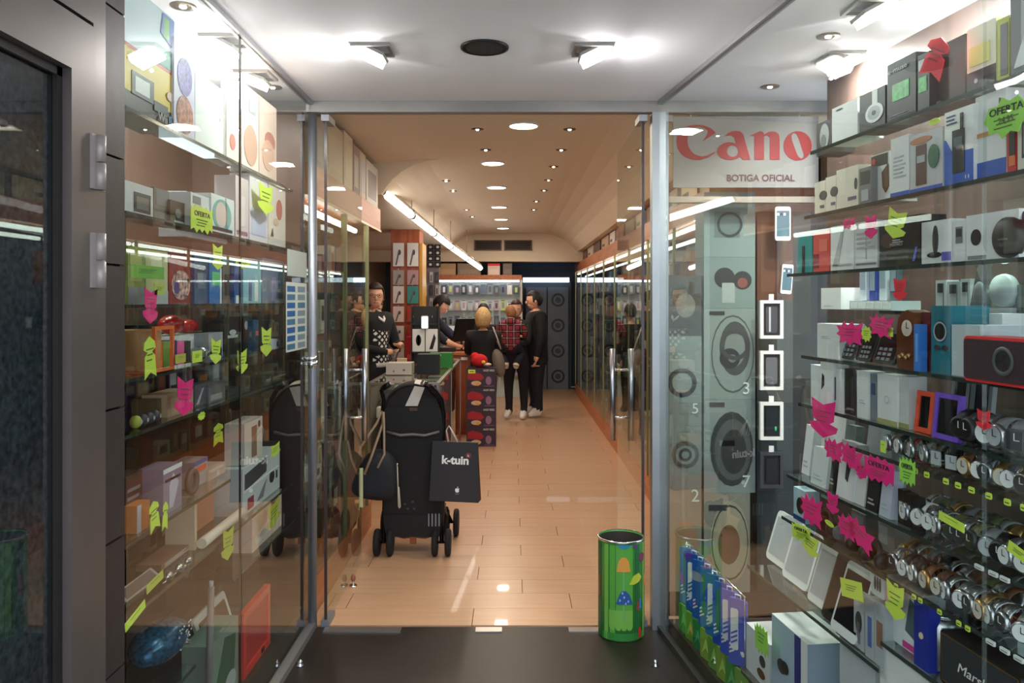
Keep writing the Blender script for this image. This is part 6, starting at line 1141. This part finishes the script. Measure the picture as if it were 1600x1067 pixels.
for i in range(m + 1):
    t = i / m; y = .02 + .34 * t; r = math.sqrt(max(0.02, 1 - (1.05 * (t - .32)) ** 2)); zt = .17 + .08 * r
    for k in range(n + 1):
        a = PI * k / n; vs.append((.205 * r * math.cos(a), y, .865 + (.24 * r) * math.sin(a) ** .8 - .06 * max(0, t - .5)))
hd.add(vs, [(i * (n + 1) + k, i * (n + 1) + k + 1, (i + 1) * (n + 1) + k + 1, (i + 1) * (n + 1) + k) for i in range(m) for k in range(n)], None, 0, True)
hood = hd.build('hood', FAB, st); so = hood.modifiers.new('s', 'SOLIDIFY'); so.thickness = .006
# back curtain of the hood and pale stripe
MB().prism([(-.195, .80), (.195, .80), (.19, .90), (.15, 1.0), (.09, 1.06), (0, 1.085), (-.09, 1.06), (-.15, 1.0), (-.19, .90)], .022, .028).build('hood_back', FAB, st)
MB().prism([(-.05, .955), (.03, .955), (.075, 1.073), (.01, 1.083)], .015, .021).build('pale_stripe', card(206, 200, 190), st)
sv = []
for i in range(5):
    y = .018 + .06 * i; r = math.sqrt(max(0.02, 1 - (1.05 * (i * .06 / .34 - .32)) ** 2)); 
    for x in (.008, .076): sv.append((x, y, .868 + .24 * r * math.sin(math.acos(min(1, x / (.205 * r)))) ** .8 + .006))
MB().add(sv, [(2 * i, 2 * i + 1, 2 * i + 3, 2 * i + 2) for i in range(4)], None, 0, True).build('pale_stripe', card(206, 200, 190), st)
MB().prism([(-.20, .80), (.20, .80), (.205, .935), (.12, .95), (-.12, .95), (-.205, .935)], .010, .014).build('mesh_window', mat('mesh_black', srgb(16, 15, 17), .7), st)
MB().box(-.02, .03, .004, .010, .925, .945).build('brand_patch', card(80, 50, 40), st)
MB().box(-.19, .19, .012, .03, .24, .80).build('backrest', FAB, st)
MB().tube([(-.17, .008, .79), (-.08, -.006, .77), (.0, .0, .775), (.08, -.006, .77), (.17, .008, .79)], .010, 8).build('silver_trim', mat('dull_silver_fabric', srgb(110, 108, 106), .4, .3), st)
MB().prism([(-.17, .12), (.17, .12), (.19, .26), (-.19, .26)], -.0, .30).build('basket', FAB, st)
MB().box(-.17, .17, .03, .32, .38, .45).build('seat', FAB, st)
for sx in (-1, 1):
    hx = -.165 if sx < 0 else .115
    MB().tube([(hx, -.06, 1.085), (hx + sx * .03, -.03, 1.06), (sx * .185, 0, 1.0), (sx * .195, .02, .9), (sx * .195, .03, .6), (sx * .185, .10, .3), (sx * .18, .42, .13)], .014, 8).build('side_tube', FR2, st)
    MB().tube([(sx * .195, .1, .62), (sx * .19, .05, .35), (sx * .185, .0, .13)], .012, 8).build('rear_tube', FR2, st)
    MB().tube([(hx + .03 * (1 if sx < 0 else -1), -.075, 1.105), (hx - .0, -.06, 1.088), (hx + sx * .02, -.045, 1.072)], [.018, .019, .017], 10).build('grip', FR2, st)
    MB().cyl((hx + .035 * (1 if sx < 0 else -1), -.08, 1.11), (hx + .045 * (1 if sx < 0 else -1), -.086, 1.118), .018, n=12).build('grip_cap', SILV, st)
    for y, rr, off in ((.0, .085, .042), (.44, .092, .042)):
        for q in (-1, 1):
            x = sx * (.185 if y < .2 else .215) + q * off * (1 if y < .2 else .8)
            w1 = MB().lathe([(rr * .55, -.016), (rr * .9, -.017), (rr, -.010), (rr, .010), (rr * .9, .017), (rr * .55, .016)], 26, Matrix.Translation((x, y, rr)) @ Matrix.Rotation(PI / 2, 4, 'Y')); w1 = w1.build('wheel', RUB, st)
            MB().lathe([(.012, -.012), (rr * .55, -.008), (rr * .55, .008), (.012, .012)], 18, Matrix.Translation((x, y, rr)) @ Matrix.Rotation(PI / 2, 4, 'Y')).build('hub', GREY, w1)
        MB().cyl((sx * (.185 if y < .2 else .215) - off, y, rr), (sx * (.185 if y < .2 else .215) + off, y, rr), .008).build('axle', FR2, st)
        MB().tube([(sx * (.185 if y < .2 else .215), y, rr), (sx * .185, y + .01, rr + .06), (sx * .185, y + (.02 if y < .2 else -.04), .2)], .014, 8).build('wheel_fork', FR2, st)
MB().tube([(-.18, .05, .13), (-.06, .03, .105), (.0, .02, .115), (.08, .03, .105), (.18, .05, .13)], .006, 6).build('cross_bar', card(120, 60, 40), st); MB().box(-.02, .02, .01, .04, .07, .13).build('brake_pedal', card(140, 70, 44), st)
for x, z in ((-.05, .33), (.0, .345), (-.03, .30), (.01, .30)): MB().cyl((x, -.004, z), (x, .012, z), .008, n=8).build('snap_button', DGREY, st)
for k in range(4): MB().box(.10 + k * .022, .108 + k * .022, -.01, -.002, .19, .27).build('basket_strap', GREY, st)
# handbag on the handle
hb_ = empty('handbag', (-.85, 5.0, 0)); tag(hb_, 'slouchy black handbag with tan straps hung on the pushchair handle', 'handbag')
prof = [(-.185, .445), (-.15, .40), (-.05, .375), (.06, .37), (.125, .39), (.15, .45), (.15, .56), (.12, .66), (.05, .72), (-.03, .715), (-.09, .66), (-.15, .54)]
vs = []; N = len(prof)
for y, k in ((-.05, .82), (-.065, .5), (0, 1), (.05, .85)): pass
mb = MB()
for j, (y, k) in enumerate(((-.062, .55), (-.05, .82), (0, 1.), (.045, .85), (.055, .55))):
    for x, z in prof: vs.append(((x + .01) * k, y, .54 + (z - .54) * k))
fs = [[j * N + i, j * N + (i + 1) % N, (j + 1) * N + (i + 1) % N, (j + 1) * N + i] for j in range(4) for i in range(N)] + [list(range(N)), list(range(5 * N - 1, 4 * N - 1, -1))]
o = mb.add(vs, fs, None, 0, True).build('bag_body', mat('navy_black_cloth', srgb(24, 26, 34), .7, noise=.2, nscale=40), hb_); sb = o.modifiers.new('s', 'SUBSURF'); sb.levels = 1; sb.render_levels = 1
TAN = mat('tan_strap', srgb(150, 128, 104), .6)
MB().tube([(-.11, -.06, .60), (-.09, -.06, .72), (.0, .02, .86), (.03, .05, .93), (.04, .02, .86), (-.02, -.07, .66), (-.06, -.07, .56)], .009, 6).build('strap', TAN, hb_)
MB().tube([(.04, .04, .93), (.05, .0, .84), (.06, -.05, .68), (.02, -.07, .60)], .008, 6).build('strap', TAN, hb_)
MB().box(-.085, -.068, -.075, -.068, .36, .60).build('pale_band', card(196, 196, 150), hb_)
MB().tube([(.14, -.05, .62), (.145, -.06, .50), (.15, -.062, .36), (.155, -.06, .35), (.16, -.06, .36), (.15, -.055, .48)], .004, 6).build('zip_cord', card(190, 180, 160), hb_); MB().cyl((.14, -.06, .61), (.142, -.06, .63), .006).build('zip_puller', CHROME, hb_)
# black paper bag
pb = empty('paper_bag', (-.365, 5.08, .365)); tag(pb, 'black paper carrier bag with white lettering hung on the pushchair', 'carrier bag'); pb.rotation_euler = (0, .03, -.06)
BAGM = mat('matt_black_paper', srgb(34, 32, 36), .55)
mb = MB(); mb.add([(-.155, -.045, 0), (.155, -.045, .0), (.165, .045, .0), (-.145, .045, 0), (-.15, -.012, .372), (.138, -.012, .372), (.138, .012, .372), (-.15, .012, .372)], [(0, 1, 2, 3), (4, 5, 1, 0), (5, 6, 2, 1), (6, 7, 3, 2), (7, 4, 0, 3), (4, 7, 6, 5)]).build('bag_body', BAGM, pb)
for y in (-.014, .014): MB().tube([(-.05, y, .37), (-.065, y * .5, .44), (-.05, 0, .47), (-.03, y * .5, .44), (.01, y, .37)], .004, 6).build('rope_handle', card(206, 196, 190), pb)
tilt = Matrix.Rotation(math.atan2(-.033, .372), 4, 'X')
t = text('k-tuin', .05, WHITE, pb, (-.0, -.0255, .235), bold=.05, M=tilt, width=.17)
MB().prism(ring_pts(.0, .0, .018, .018, 18), -.001, .001).build('red_disc', card(120, 30, 50), pb).matrix_local = Matrix.Translation((.082, -.021, .29)) @ tilt
text('k', .016, WHITE, pb, (.082, -.0235, .283), M=tilt)
ap = outline('apple_mark', [[(.0, .008), (.006, .011), (.012, .008), (.0125, .003), (.009, -.001), (.0125, -.006), (.009, -.014), (.004, -.016), (0, -.0145), (-.004, -.016), (-.009, -.014), (-.0135, -.004), (-.012, .006), (-.006, .011)]], .001, WHITE, pb); ap.matrix_local = Matrix.Translation((.02, -.0405, .075)) @ tilt
outline('apple_leaf', [[(0, .0), (.005, .002), (.005, .008), (0, .006)]], .001, WHITE, pb).matrix_local = Matrix.Translation((.02, -.0395, .088)) @ tilt
l = MB().box(-.014, .014, 0, .001, 0, .002).box(-.01, .01, 0, .001, -.006, -.004).build('small_print', GREY, pb); l.matrix_local = Matrix.Translation((.02, -.0425, .052)) @ tilt; l['kind'] = 'stuff'

# ------------------------------------------------------------------ people
def skinned(pts, edges, root):
    me = bpy.data.meshes.new('b'); names = list(pts); me.from_pydata([pts[n][:3] for n in names], [(names.index(a), names.index(b)) for a, b in edges], [])
    o = bpy.data.objects.new('b', me); C.objects.link(o)
    o.modifiers.new('k', 'SKIN'); sk = me.skin_vertices[0].data if me.skin_vertices else None
    if sk is None: me.skin_vertices.new(); sk = me.skin_vertices[0].data
    for i, n in enumerate(names):
        p = pts[n]; kk = 1.2 if n[:2] not in ('ha', 'wr') else 1.05; sk[i].radius = (p[3] * kk, (p[4] if len(p) > 4 else p[3]) * kk); sk[i].use_root = (n == root)
    o.modifiers[0].use_smooth_shade = True
    ss_ = o.modifiers.new('s', 'SUBSURF'); ss_.levels = 2; ss_.render_levels = 2
    dg = bpy.context.evaluated_depsgraph_get(); m2 = bpy.data.meshes.new_from_object(o.evaluated_get(dg)); bpy.data.objects.remove(o)
    return m2
def head_parts(yaw, pitch, base, s=1., hs=1., skin=SKIN, hair=None, beard=False, glasses=False, long=False, hood=None):
    M = Matrix.Translation(base) @ Matrix.Rotation(yaw, 4, 'Z') @ Matrix.Rotation(pitch, 4, 'X') @ Matrix.Scale(s * 1.07, 4)
    h = MB(); c = (0, -.005, .12)
    h.ell(c, .072, .092, .105, 18, 12, M); h.ell((0, -.03, .065), .052, .06, .055, 14, 9, M)       # skull, jaw
    h.ell((0, -.098, .10), .011, .018, .022, 8, 6, M)                                              # nose
    for sx in (-1, 1): h.ell((sx * .074, .005, .105), .010, .018, .028, 8, 6, M); h.ell((sx * .03, -.083, .128), .013, .010, .007, 8, 5, M)
    e = MB()
    for sx in (-1, 1): e.ell((sx * .03, -.0925, .128), .0075, .005, .005, 8, 5, M)
    mo = MB().ell((0, -.088, .062), .022, .008, .005, 10, 5, M)
    hr = MB(); n, m = 20, 12; R_h = (.083 * hs, .106 * hs, .120 * hs); s = 1
    vs = []; keep = []
    for i in range(m + 1):
        for k in range(n): a = 2 * PI * k / n; e_ = PI * i / m; vs.append((c[0] + R_h[0] * math.sin(e_) * math.cos(a), c[1] + .008 + R_h[1] * math.sin(e_) * math.sin(a), c[2] + .006 - R_h[2] * math.cos(e_)))
    for i in range(m):
        for k in range(n):
            f = (i * n + k, i * n + (k + 1) % n, (i + 1) * n + (k + 1) % n, (i + 1) * n + k)
            y = sum(vs[q][1] for q in f) / 4; z = sum(vs[q][2] for q in f) / 4
            if z > .175 or (y > -.035 and z > (.05 if long else .085)) or (y > .03 and z > (.0 if long else .04)): keep.append(f)
    hr.add(vs, keep, M, 0, True)
    return h, e, mo, hr, M
def person(lab, loc, rz, P, E, segmat, head, hair, skin=SKIN, group=None, name='person', glasses=False, long=False):
    me = skinned(P, E, 'pelvis'); mats = []; idx = {}
    def mi(m):
        if m.name not in idx: idx[m.name] = len(mats); mats.append(m); me.materials.append(m)
        return idx[m.name]
    me.materials.clear()
    segs = [(Vector(P[a][:3]), Vector(P[b][:3]), mi(segmat(a, b))) for a, b in E]
    for p in me.polygons:
        c = p.center; best = 9; bi = 0
        for A, B, k in segs:
            d = B - A; t = max(0, min(1, (c - A).dot(d) / max(1e-9, d.length_squared))); q = (A + d * t - c).length
            if q < best: best = q; bi = k
        p.material_index = bi; p.use_smooth = True
    h, e, mo, hr, M = head
    n0 = len(me.vertices); bm = bmesh.new(); bm.from_mesh(me)
    hm = bpy.data.meshes.new('h'); hm.from_pydata(h.v, [], h.f); bm2 = bmesh.new(); bm2.from_mesh(hm)
    bmesh.ops.recalc_face_normals(bm2, faces=bm2.faces); k = mi(skin)
    vmap = [bm.verts.new(v.co) for v in bm2.verts]; bm2.verts.ensure_lookup_table()
    for f in bm2.faces:
        nf = bm.faces.new([vmap[v.index] for v in f.verts]); nf.smooth = True; nf.material_index = k
    bm.to_mesh(me); bm.free(); bm2.free(); me.name = name
    o = bpy.data.objects.new(name, me); C.objects.link(o); o.location = loc; o.rotation_euler = (0, 0, rz); tag(o, lab, 'person', group)
    e.build('eyes', INK, o); mo.build('mouth', mat('lip', srgb(176, 100, 92), .5), o); x = hr.build('hair', hair, o); sd = x.modifiers.new('s', 'SOLIDIFY'); sd.thickness = .008
    if glasses:
        g = MB()
        for sx in (-1, 1):
            pts = [M @ Vector((sx * .032 + .022 * math.cos(a), -.104, .126 + .016 * math.sin(a))) for a in [2 * PI * q / 12 for q in range(13)]]; g.tube(pts, .0022, 5)
            g.tube([M @ Vector((sx * .054, -.1, .13)), M @ Vector((sx * .078, -.02, .128))], .002, 5)
        g.tube([M @ Vector((-.01, -.106, .13)), M @ Vector((.01, -.106, .13))], .002, 5); g.build('glasses', card(30, 24, 24), o)
    return o
def stand(H=1.75, arms=None, lean=0., legspread=.09, twist=0., bulk=1., bend=None):
    k = H / 1.75
    P = {'pelvis': (0, 0, .95, .135 * bulk, .10 * bulk), 'waist': (0, .0, 1.10, .125 * bulk, .095 * bulk), 'chest': (0, .0, 1.30, .155 * bulk, .105 * bulk), 'collar': (0, .01, 1.42, .125, .085), 'neck': (0, .0, 1.485, .052), 'nape': (0, -.005, 1.54, .047)}
    for s_, sx in (('l', -1), ('r', 1)):
        P['sh' + s_] = (sx * .18, .01, 1.425, .066 * bulk); P['el' + s_] = (sx * .23, .02, 1.13, .048 * bulk); P['wr' + s_] = (sx * .22, -.03, .90, .032); P['ha' + s_] = (sx * .215, -.045, .83, .026, .036)
        P['hip' + s_] = (sx * legspread, 0, .86, .095 * bulk); P['kn' + s_] = (sx * (legspread + .01), -.01, .49, .062 * bulk); P['an' + s_] = (sx * (legspread + .01), .02, .09, .042); P['to' + s_] = (sx * (legspread + .02), -.15, .035, .038, .03); P['he' + s_] = (sx * (legspread + .01), .05, .045, .035)
    if arms: P.update(arms)
    if lean:
        for n in ('waist', 'chest', 'collar', 'neck', 'nape', 'shl', 'shr'):
            x, y, z = P[n][:3]; d = z - .95; P[n] = (x, y - d * math.sin(lean), .95 + d * math.cos(lean)) + P[n][3:]
    P = {n: tuple(c * k for c in v) for n, v in P.items()}
    E = [('pelvis', 'waist'), ('waist', 'chest'), ('chest', 'collar'), ('collar', 'neck'), ('neck', 'nape')]
    for s_ in 'lr': E += [('collar', 'sh' + s_), ('sh' + s_, 'el' + s_), ('el' + s_, 'wr' + s_), ('wr' + s_, 'ha' + s_), ('pelvis', 'hip' + s_), ('hip' + s_, 'kn' + s_), ('kn' + s_, 'an' + s_), ('an' + s_, 'to' + s_), ('an' + s_, 'he' + s_)]
    return P, E
def fingers(o, P, s_, skin, dirv):
    """five separate tapering fingers from the palm, slightly curled"""
    h = Vector(P['ha' + s_][:3]); w_ = Vector(P['wr' + s_][:3]); d = (h - w_).normalized(); side = d.cross(Vector(dirv)).normalized(); up = side.cross(d)
    mb = MB()
    for i, (a, L) in enumerate(((-.026, .062), (-.009, .072), (.009, .068), (.025, .052))):
        b0 = h + side * a + d * .01; mb.tube([b0, b0 + d * L * .5 + up * .006, b0 + d * L * .85 + up * .022], [.0095, .009, .0065], 6)
    b0 = h - side * .03 - d * .03; mb.tube([b0, b0 - side * .022 + d * .025 + up * .008, b0 - side * .026 + d * .05 + up * .018], [.011, .010, .008], 6)
    mb.build('hand_fingers', skin, o)
def clothes(top, trousers, shoes, skin=SKIN, sleeve=True, lower=None):
    def f(a, b):
        s_ = {a[:2], b[:2]}
        if 'ha' in s_: return skin
        if 'to' in s_ or 'he' in s_: return shoes
        if b in ('nape',) : return skin
        if 'hip' in a or 'kn' in a or b.startswith('hip'): return trousers
        if a in ('neck',): return skin
        if a.startswith('el') and not sleeve: return skin
        if a.startswith('an'): return shoes
        if a in ('pelvis', 'waist') and lower: return lower
        return top
    return f
BCL = mat('black_cloth', srgb(22, 22, 25), .85); NAVYC = mat('navy_cloth', srgb(24, 28, 44), .85); DJEAN = mat('dark_jeans', srgb(26, 28, 38), .85); SHOEW = card(226, 224, 220); SHOED = card(30, 28, 28)
HBR = mat('brown_hair', srgb(56, 36, 28), .6, noise=.3, nscale=60); HBK = mat('black_hair', srgb(26, 20, 18), .6, noise=.3, nscale=60); HBL = mat('blonde_hair', srgb(196, 160, 110), .6, noise=.3, nscale=60)
def argyle():
    m = mat('argyle_knit', (.9, .9, .9), .85); nt = m.node_tree; b = nt.nodes['Principled BSDF']; tc = nt.nodes.new('ShaderNodeTexCoord'); mp = nt.nodes.new('ShaderNodeMapping'); mp.inputs['Rotation'].default_value = (0, 0, 0)
    sx = nt.nodes.new('ShaderNodeSeparateXYZ'); nt.links.new(tc.outputs['Object'], sx.inputs[0])
    def math_(op, a, b_=None):
        n = nt.nodes.new('ShaderNodeMath'); n.operation = op
        for i, v in enumerate((a, b_)):
            if v is None: continue
            if isinstance(v, (int, float)): n.inputs[i].default_value = v
            else: nt.links.new(v, n.inputs[i])
        return n.outputs[0]
    u = math_('MULTIPLY', math_('ADD', sx.outputs[0], sx.outputs[1]), 30.); v = math_('MULTIPLY', sx.outputs[2], 30.)
    p = math_('PINGPONG', math_('ADD', u, v), 1.); q = math_('PINGPONG', math_('SUBTRACT', u, v), 1.)
    r = math_('GREATER_THAN', math_('MINIMUM', p, q), .42); r2 = r
    mx = nt.nodes.new('ShaderNodeMix'); mx.data_type = 'RGBA'; nt.links.new(r2, mx.inputs['Factor']); mx.inputs[6].default_value = (*srgb(26, 26, 28), 1); mx.inputs[7].default_value = (*srgb(226, 222, 214), 1)
    nt.links.new(mx.outputs[2], b.inputs['Base Color']); return m
ARG = argyle()
def plaid():
    m = mat('red_plaid', (.5, .1, .1), .85); nt = m.node_tree; b = nt.nodes['Principled BSDF']; tc = nt.nodes.new('ShaderNodeTexCoord'); sx = nt.nodes.new('ShaderNodeSeparateXYZ'); nt.links.new(tc.outputs['Object'], sx.inputs[0])
    def st_(sock, sc, th):
        a = nt.nodes.new('ShaderNodeMath'); a.operation = 'MULTIPLY'; a.inputs[1].default_value = sc; nt.links.new(sock, a.inputs[0]); p = nt.nodes.new('ShaderNodeMath'); p.operation = 'PINGPONG'; p.inputs[1].default_value = 1; nt.links.new(a.outputs[0], p.inputs[0])
        g = nt.nodes.new('ShaderNodeMath'); g.operation = 'GREATER_THAN'; g.inputs[1].default_value = th; nt.links.new(p.outputs[0], g.inputs[0]); return g.outputs[0]
    def mixc(f, c0, c1):
        mx = nt.nodes.new('ShaderNodeMix'); mx.data_type = 'RGBA'; nt.links.new(f, mx.inputs['Factor'])
        for i, c in ((6, c0), (7, c1)):
            if isinstance(c, tuple): mx.inputs[i].default_value = (*c, 1)
            else: nt.links.new(c, mx.inputs[i])
        return mx.outputs[2]
    c = mixc(st_(sx.outputs[0], 22., .55), srgb(150, 36, 48), srgb(66, 30, 44)); c = mixc(st_(sx.outputs[2], 22., .55), c, srgb(60, 28, 42)); c = mixc(st_(sx.outputs[0], 22., .95), c, srgb(214, 180, 180)); c = mixc(st_(sx.outputs[2], 22., .95), c, srgb(214, 180, 180))
    nt.links.new(c, b.inputs['Base Color']); return m
PLAID = plaid()
# man in the cardigan behind the counter
P, E = stand(1.78, arms={'ell': (-.25, -.05, 1.14, .05), 'wrl': (-.10, -.24, 1.10, .034), 'hal': (-.03, -.26, 1.10, .028), 'elr': (.25, -.06, 1.14, .05), 'wrr': (.10, -.26, 1.16, .034), 'har': (.03, -.28, 1.16, .028)}, bulk=1.05)
k = 1.78 / 1.75; hp_ = head_parts(-.75, .02, (0, -.005, 1.545), 1.05, 1.03)
o = person('man in glasses and a black cardigan over a diamond-patterned top behind the counter', (-1.405, 8.2, 0), 1.0, P, E, clothes(BCL, BCL, SHOED, lower=ARG), hp_, HBR, glasses=True)
MB().lathe([(.15, .955), (.158, .96), (.155, 1.0), (.148, 1.0)], 22, Matrix.Diagonal((1, .78, 1, 1)), cap=False).build('shirt_hem', card(214, 208, 200), o)
MB().tube([(-.05, .05, 1.54), (-.07, -.02, 1.51), (-.03, -.10, 1.45), (0, -.12, 1.42), (.03, -.10, 1.45), (.07, -.02, 1.51), (.05, .05, 1.54)], .014, 7).build('shirt_collar', WHITE, o)
fingers(o, P, 'l', SKIN, (0, 0, 1)); fingers(o, P, 'r', SKIN, (0, 0, 1))
# second customer half hidden
P, E = stand(1.66, bulk=.95); hp_ = head_parts(.2, .15, (0, -.005, 1.47), 1.)
PAT = mat('grey_patterned_cloth', srgb(120, 110, 112), .8, noise=1.0, nscale=50)
o = person('person in a grey patterned top half hidden behind the man in glasses', (-1.56, 9.05, 0), .5, P, E, clothes(PAT, BCL, SHOED), hp_, HBK, long=True)
# salesman bending at the till
P, E = stand(1.74, arms={'ell': (-.2, -.50, 1.12, .045), 'wrl': (-.12, -.62, 1.07, .03), 'hal': (-.08, -.67, 1.06, .026), 'elr': (.2, -.50, 1.12, .045), 'wrr': (.12, -.64, 1.08, .03), 'har': (.08, -.69, 1.07, .026)}, lean=.40)
hp_ = head_parts(0, .75, (0, -.26, 1.49), 1.)
o = person('man in a navy T-shirt bending over the till desk', (-1.23, 10.3, 0), 1.25, P, E, clothes(NAVYC, BCL, SHOED, sleeve=False), hp_, HBK)
fingers(o, P, 'l', SKIN, (0, 0, 1)); fingers(o, P, 'r', SKIN, (0, 0, 1))
# dark-haired person beyond
P, E = stand(1.52, bulk=1.); o = person('dark-haired person in a black coat beyond the blonde woman', (-.42, 11.6, 0), PI - .3, P, E, clothes(BCL, BCL, SHOED), head_parts(0, .1, (0, -.005, 1.345), .98), HBK)
# blonde woman
P, E = stand(1.50, arms={'ell': (-.22, -.12, 1.17, .05), 'wrl': (-.14, -.3, 1.22, .032), 'hal': (-.1, -.36, 1.24, .028), 'elr': (.22, -.12, 1.17, .05), 'wrr': (.14, -.3, 1.22, .032), 'har': (.1, -.36, 1.24, .028)}, bulk=1.12)
P = {n: v for n, v in P.items()}
o = person('short-haired blonde woman in a black coat seen from behind at the till', (-.345, 9.53, 0), PI, P, E, clothes(BCL, BCL, SHOED), head_parts(0, .05, (0, -.0, 1.285), .98, 1.14), HBL, long=False)
fingers(o, P, 'l', SKIN, (0, 0, 1)); fingers(o, P, 'r', SKIN, (0, 0, 1))
bg = empty('shoulder_bag', (-.13, 9.42, .76)); tag(bg, 'soft taupe shoulder bag hanging from the blonde woman', 'handbag')
MB().ell((0, 0, .14), .075, .05, .17, 16, 10, Matrix.Rotation(-.2, 4, 'Y')).build('bag_body', card(120, 108, 98), bg); MB().tube([(.0, 0, .3), (-.04, -.02, .42), (-.09, -.02, .56), (-.10, .06, .56), (-.05, .05, .4), (.0, .02, .3)], .008, 6).build('strap', card(206, 200, 196), bg)
# man in black, in profile
P, E = stand(1.745, arms={'elr': (.24, .02, 1.14, .055), 'wrr': (.24, -.06, .86, .04), 'har': (.24, -.075, .79, .028, .036), 'ell': (-.24, .02, 1.14, .055), 'wrl': (-.24, -.1, .9, .04), 'hal': (-.235, -.12, .83, .028, .036)}, bulk=1.2)
o = person('dark-haired man in a black jacket standing in profile beside the carried child', (.335, 11.25, 0), -PI / 2 + .25, P, E, clothes(BCL, DJEAN, SHOEW), head_parts(-.1, .12, (0, -.01, 1.51), 1.03), HBK)
fingers(o, P, 'l', SKIN, (0, -1, 0)); fingers(o, P, 'r', SKIN, (0, -1, 0))
MB().lathe([(.20, .74), (.215, .80), (.205, 1.0), (.18, 1.15), (.195, 1.3)], 24, Matrix.Diagonal((1, .8, 1, 1)), cap=False).build('jacket_skirt', BCL, o)
# adult carrying the child, facing the doorway
P, E = stand(1.60, arms={'ell': (-.2, -.14, 1.16, .055), 'wrl': (-.10, -.32, 1.12, .04), 'hal': (-.04, -.36, 1.10, .03), 'elr': (.22, -.14, 1.16, .055), 'wrr': (.10, -.34, 1.14, .04), 'har': (.03, -.37, 1.13, .03)}, bulk=1.0, legspread=.11)
o = person('adult in dark clothes and white trainers carrying the child in the red plaid jacket', (.06, 11.05, 0), -.35, P, E, clothes(BCL, DJEAN, SHOEW), head_parts(.3, .1, (0, 0, 1.40), .98), HBR)
fingers(o, P, 'l', SKIN, (0, 0, 1)); fingers(o, P, 'r', SKIN, (0, 0, 1))
# the carried child, back to the doorway
P = {'pelvis': (0, 0, 1.02, .095, .085), 'waist': (0, .01, 1.12, .10, .085), 'chest': (0, .015, 1.24, .115, .09), 'collar': (0, .02, 1.33, .085, .07), 'neck': (0, .02, 1.375, .045), 'nape': (0, .02, 1.395, .042)}
E = [('pelvis', 'waist'), ('waist', 'chest'), ('chest', 'collar'), ('collar', 'neck'), ('neck', 'nape')]
for s_, sx in (('l', -1), ('r', 1)):
    P['sh' + s_] = (sx * .12, .02, 1.32, .048); P['el' + s_] = (sx * .185, -.02, 1.19, .04); P['wr' + s_] = (sx * .17, -.12, 1.14, .03); P['ha' + s_] = (sx * .15, -.15, 1.14, .022)
    P['hip' + s_] = (sx * .07, -.03, .99, .07); P['kn' + s_] = (sx * .14, -.10, .93, .05); P['an' + s_] = (sx * .07, .05, .80, .036); P['to' + s_] = (sx * .065, .0, .725, .03); P['he' + s_] = (sx * .065, .06, .77, .03)
    E += [('collar', 'sh' + s_), ('sh' + s_, 'el' + s_), ('el' + s_, 'wr' + s_), ('wr' + s_, 'ha' + s_), ('pelvis', 'hip' + s_), ('hip' + s_, 'kn' + s_), ('kn' + s_, 'an' + s_), ('an' + s_, 'to' + s_), ('an' + s_, 'he' + s_)]
ch = person('small child in a red plaid hooded jacket held on the adult\'s arm, pale soles showing', (-.01, 10.70, 0), PI - .1, P, E, clothes(PLAID, NAVYC, card(214, 206, 190)), head_parts(.5, .2, (0, .02, 1.37), .80), mat('light_brown_hair', srgb(150, 104, 66), .7, noise=.3, nscale=60))
fingers(ch, P, 'l', SKIN, (0, 0, 1)); fingers(ch, P, 'r', SKIN, (0, 0, 1))
MB().ell((0, .085, 1.36), .075, .045, .055, 14, 8).build('hood', PLAID, ch)
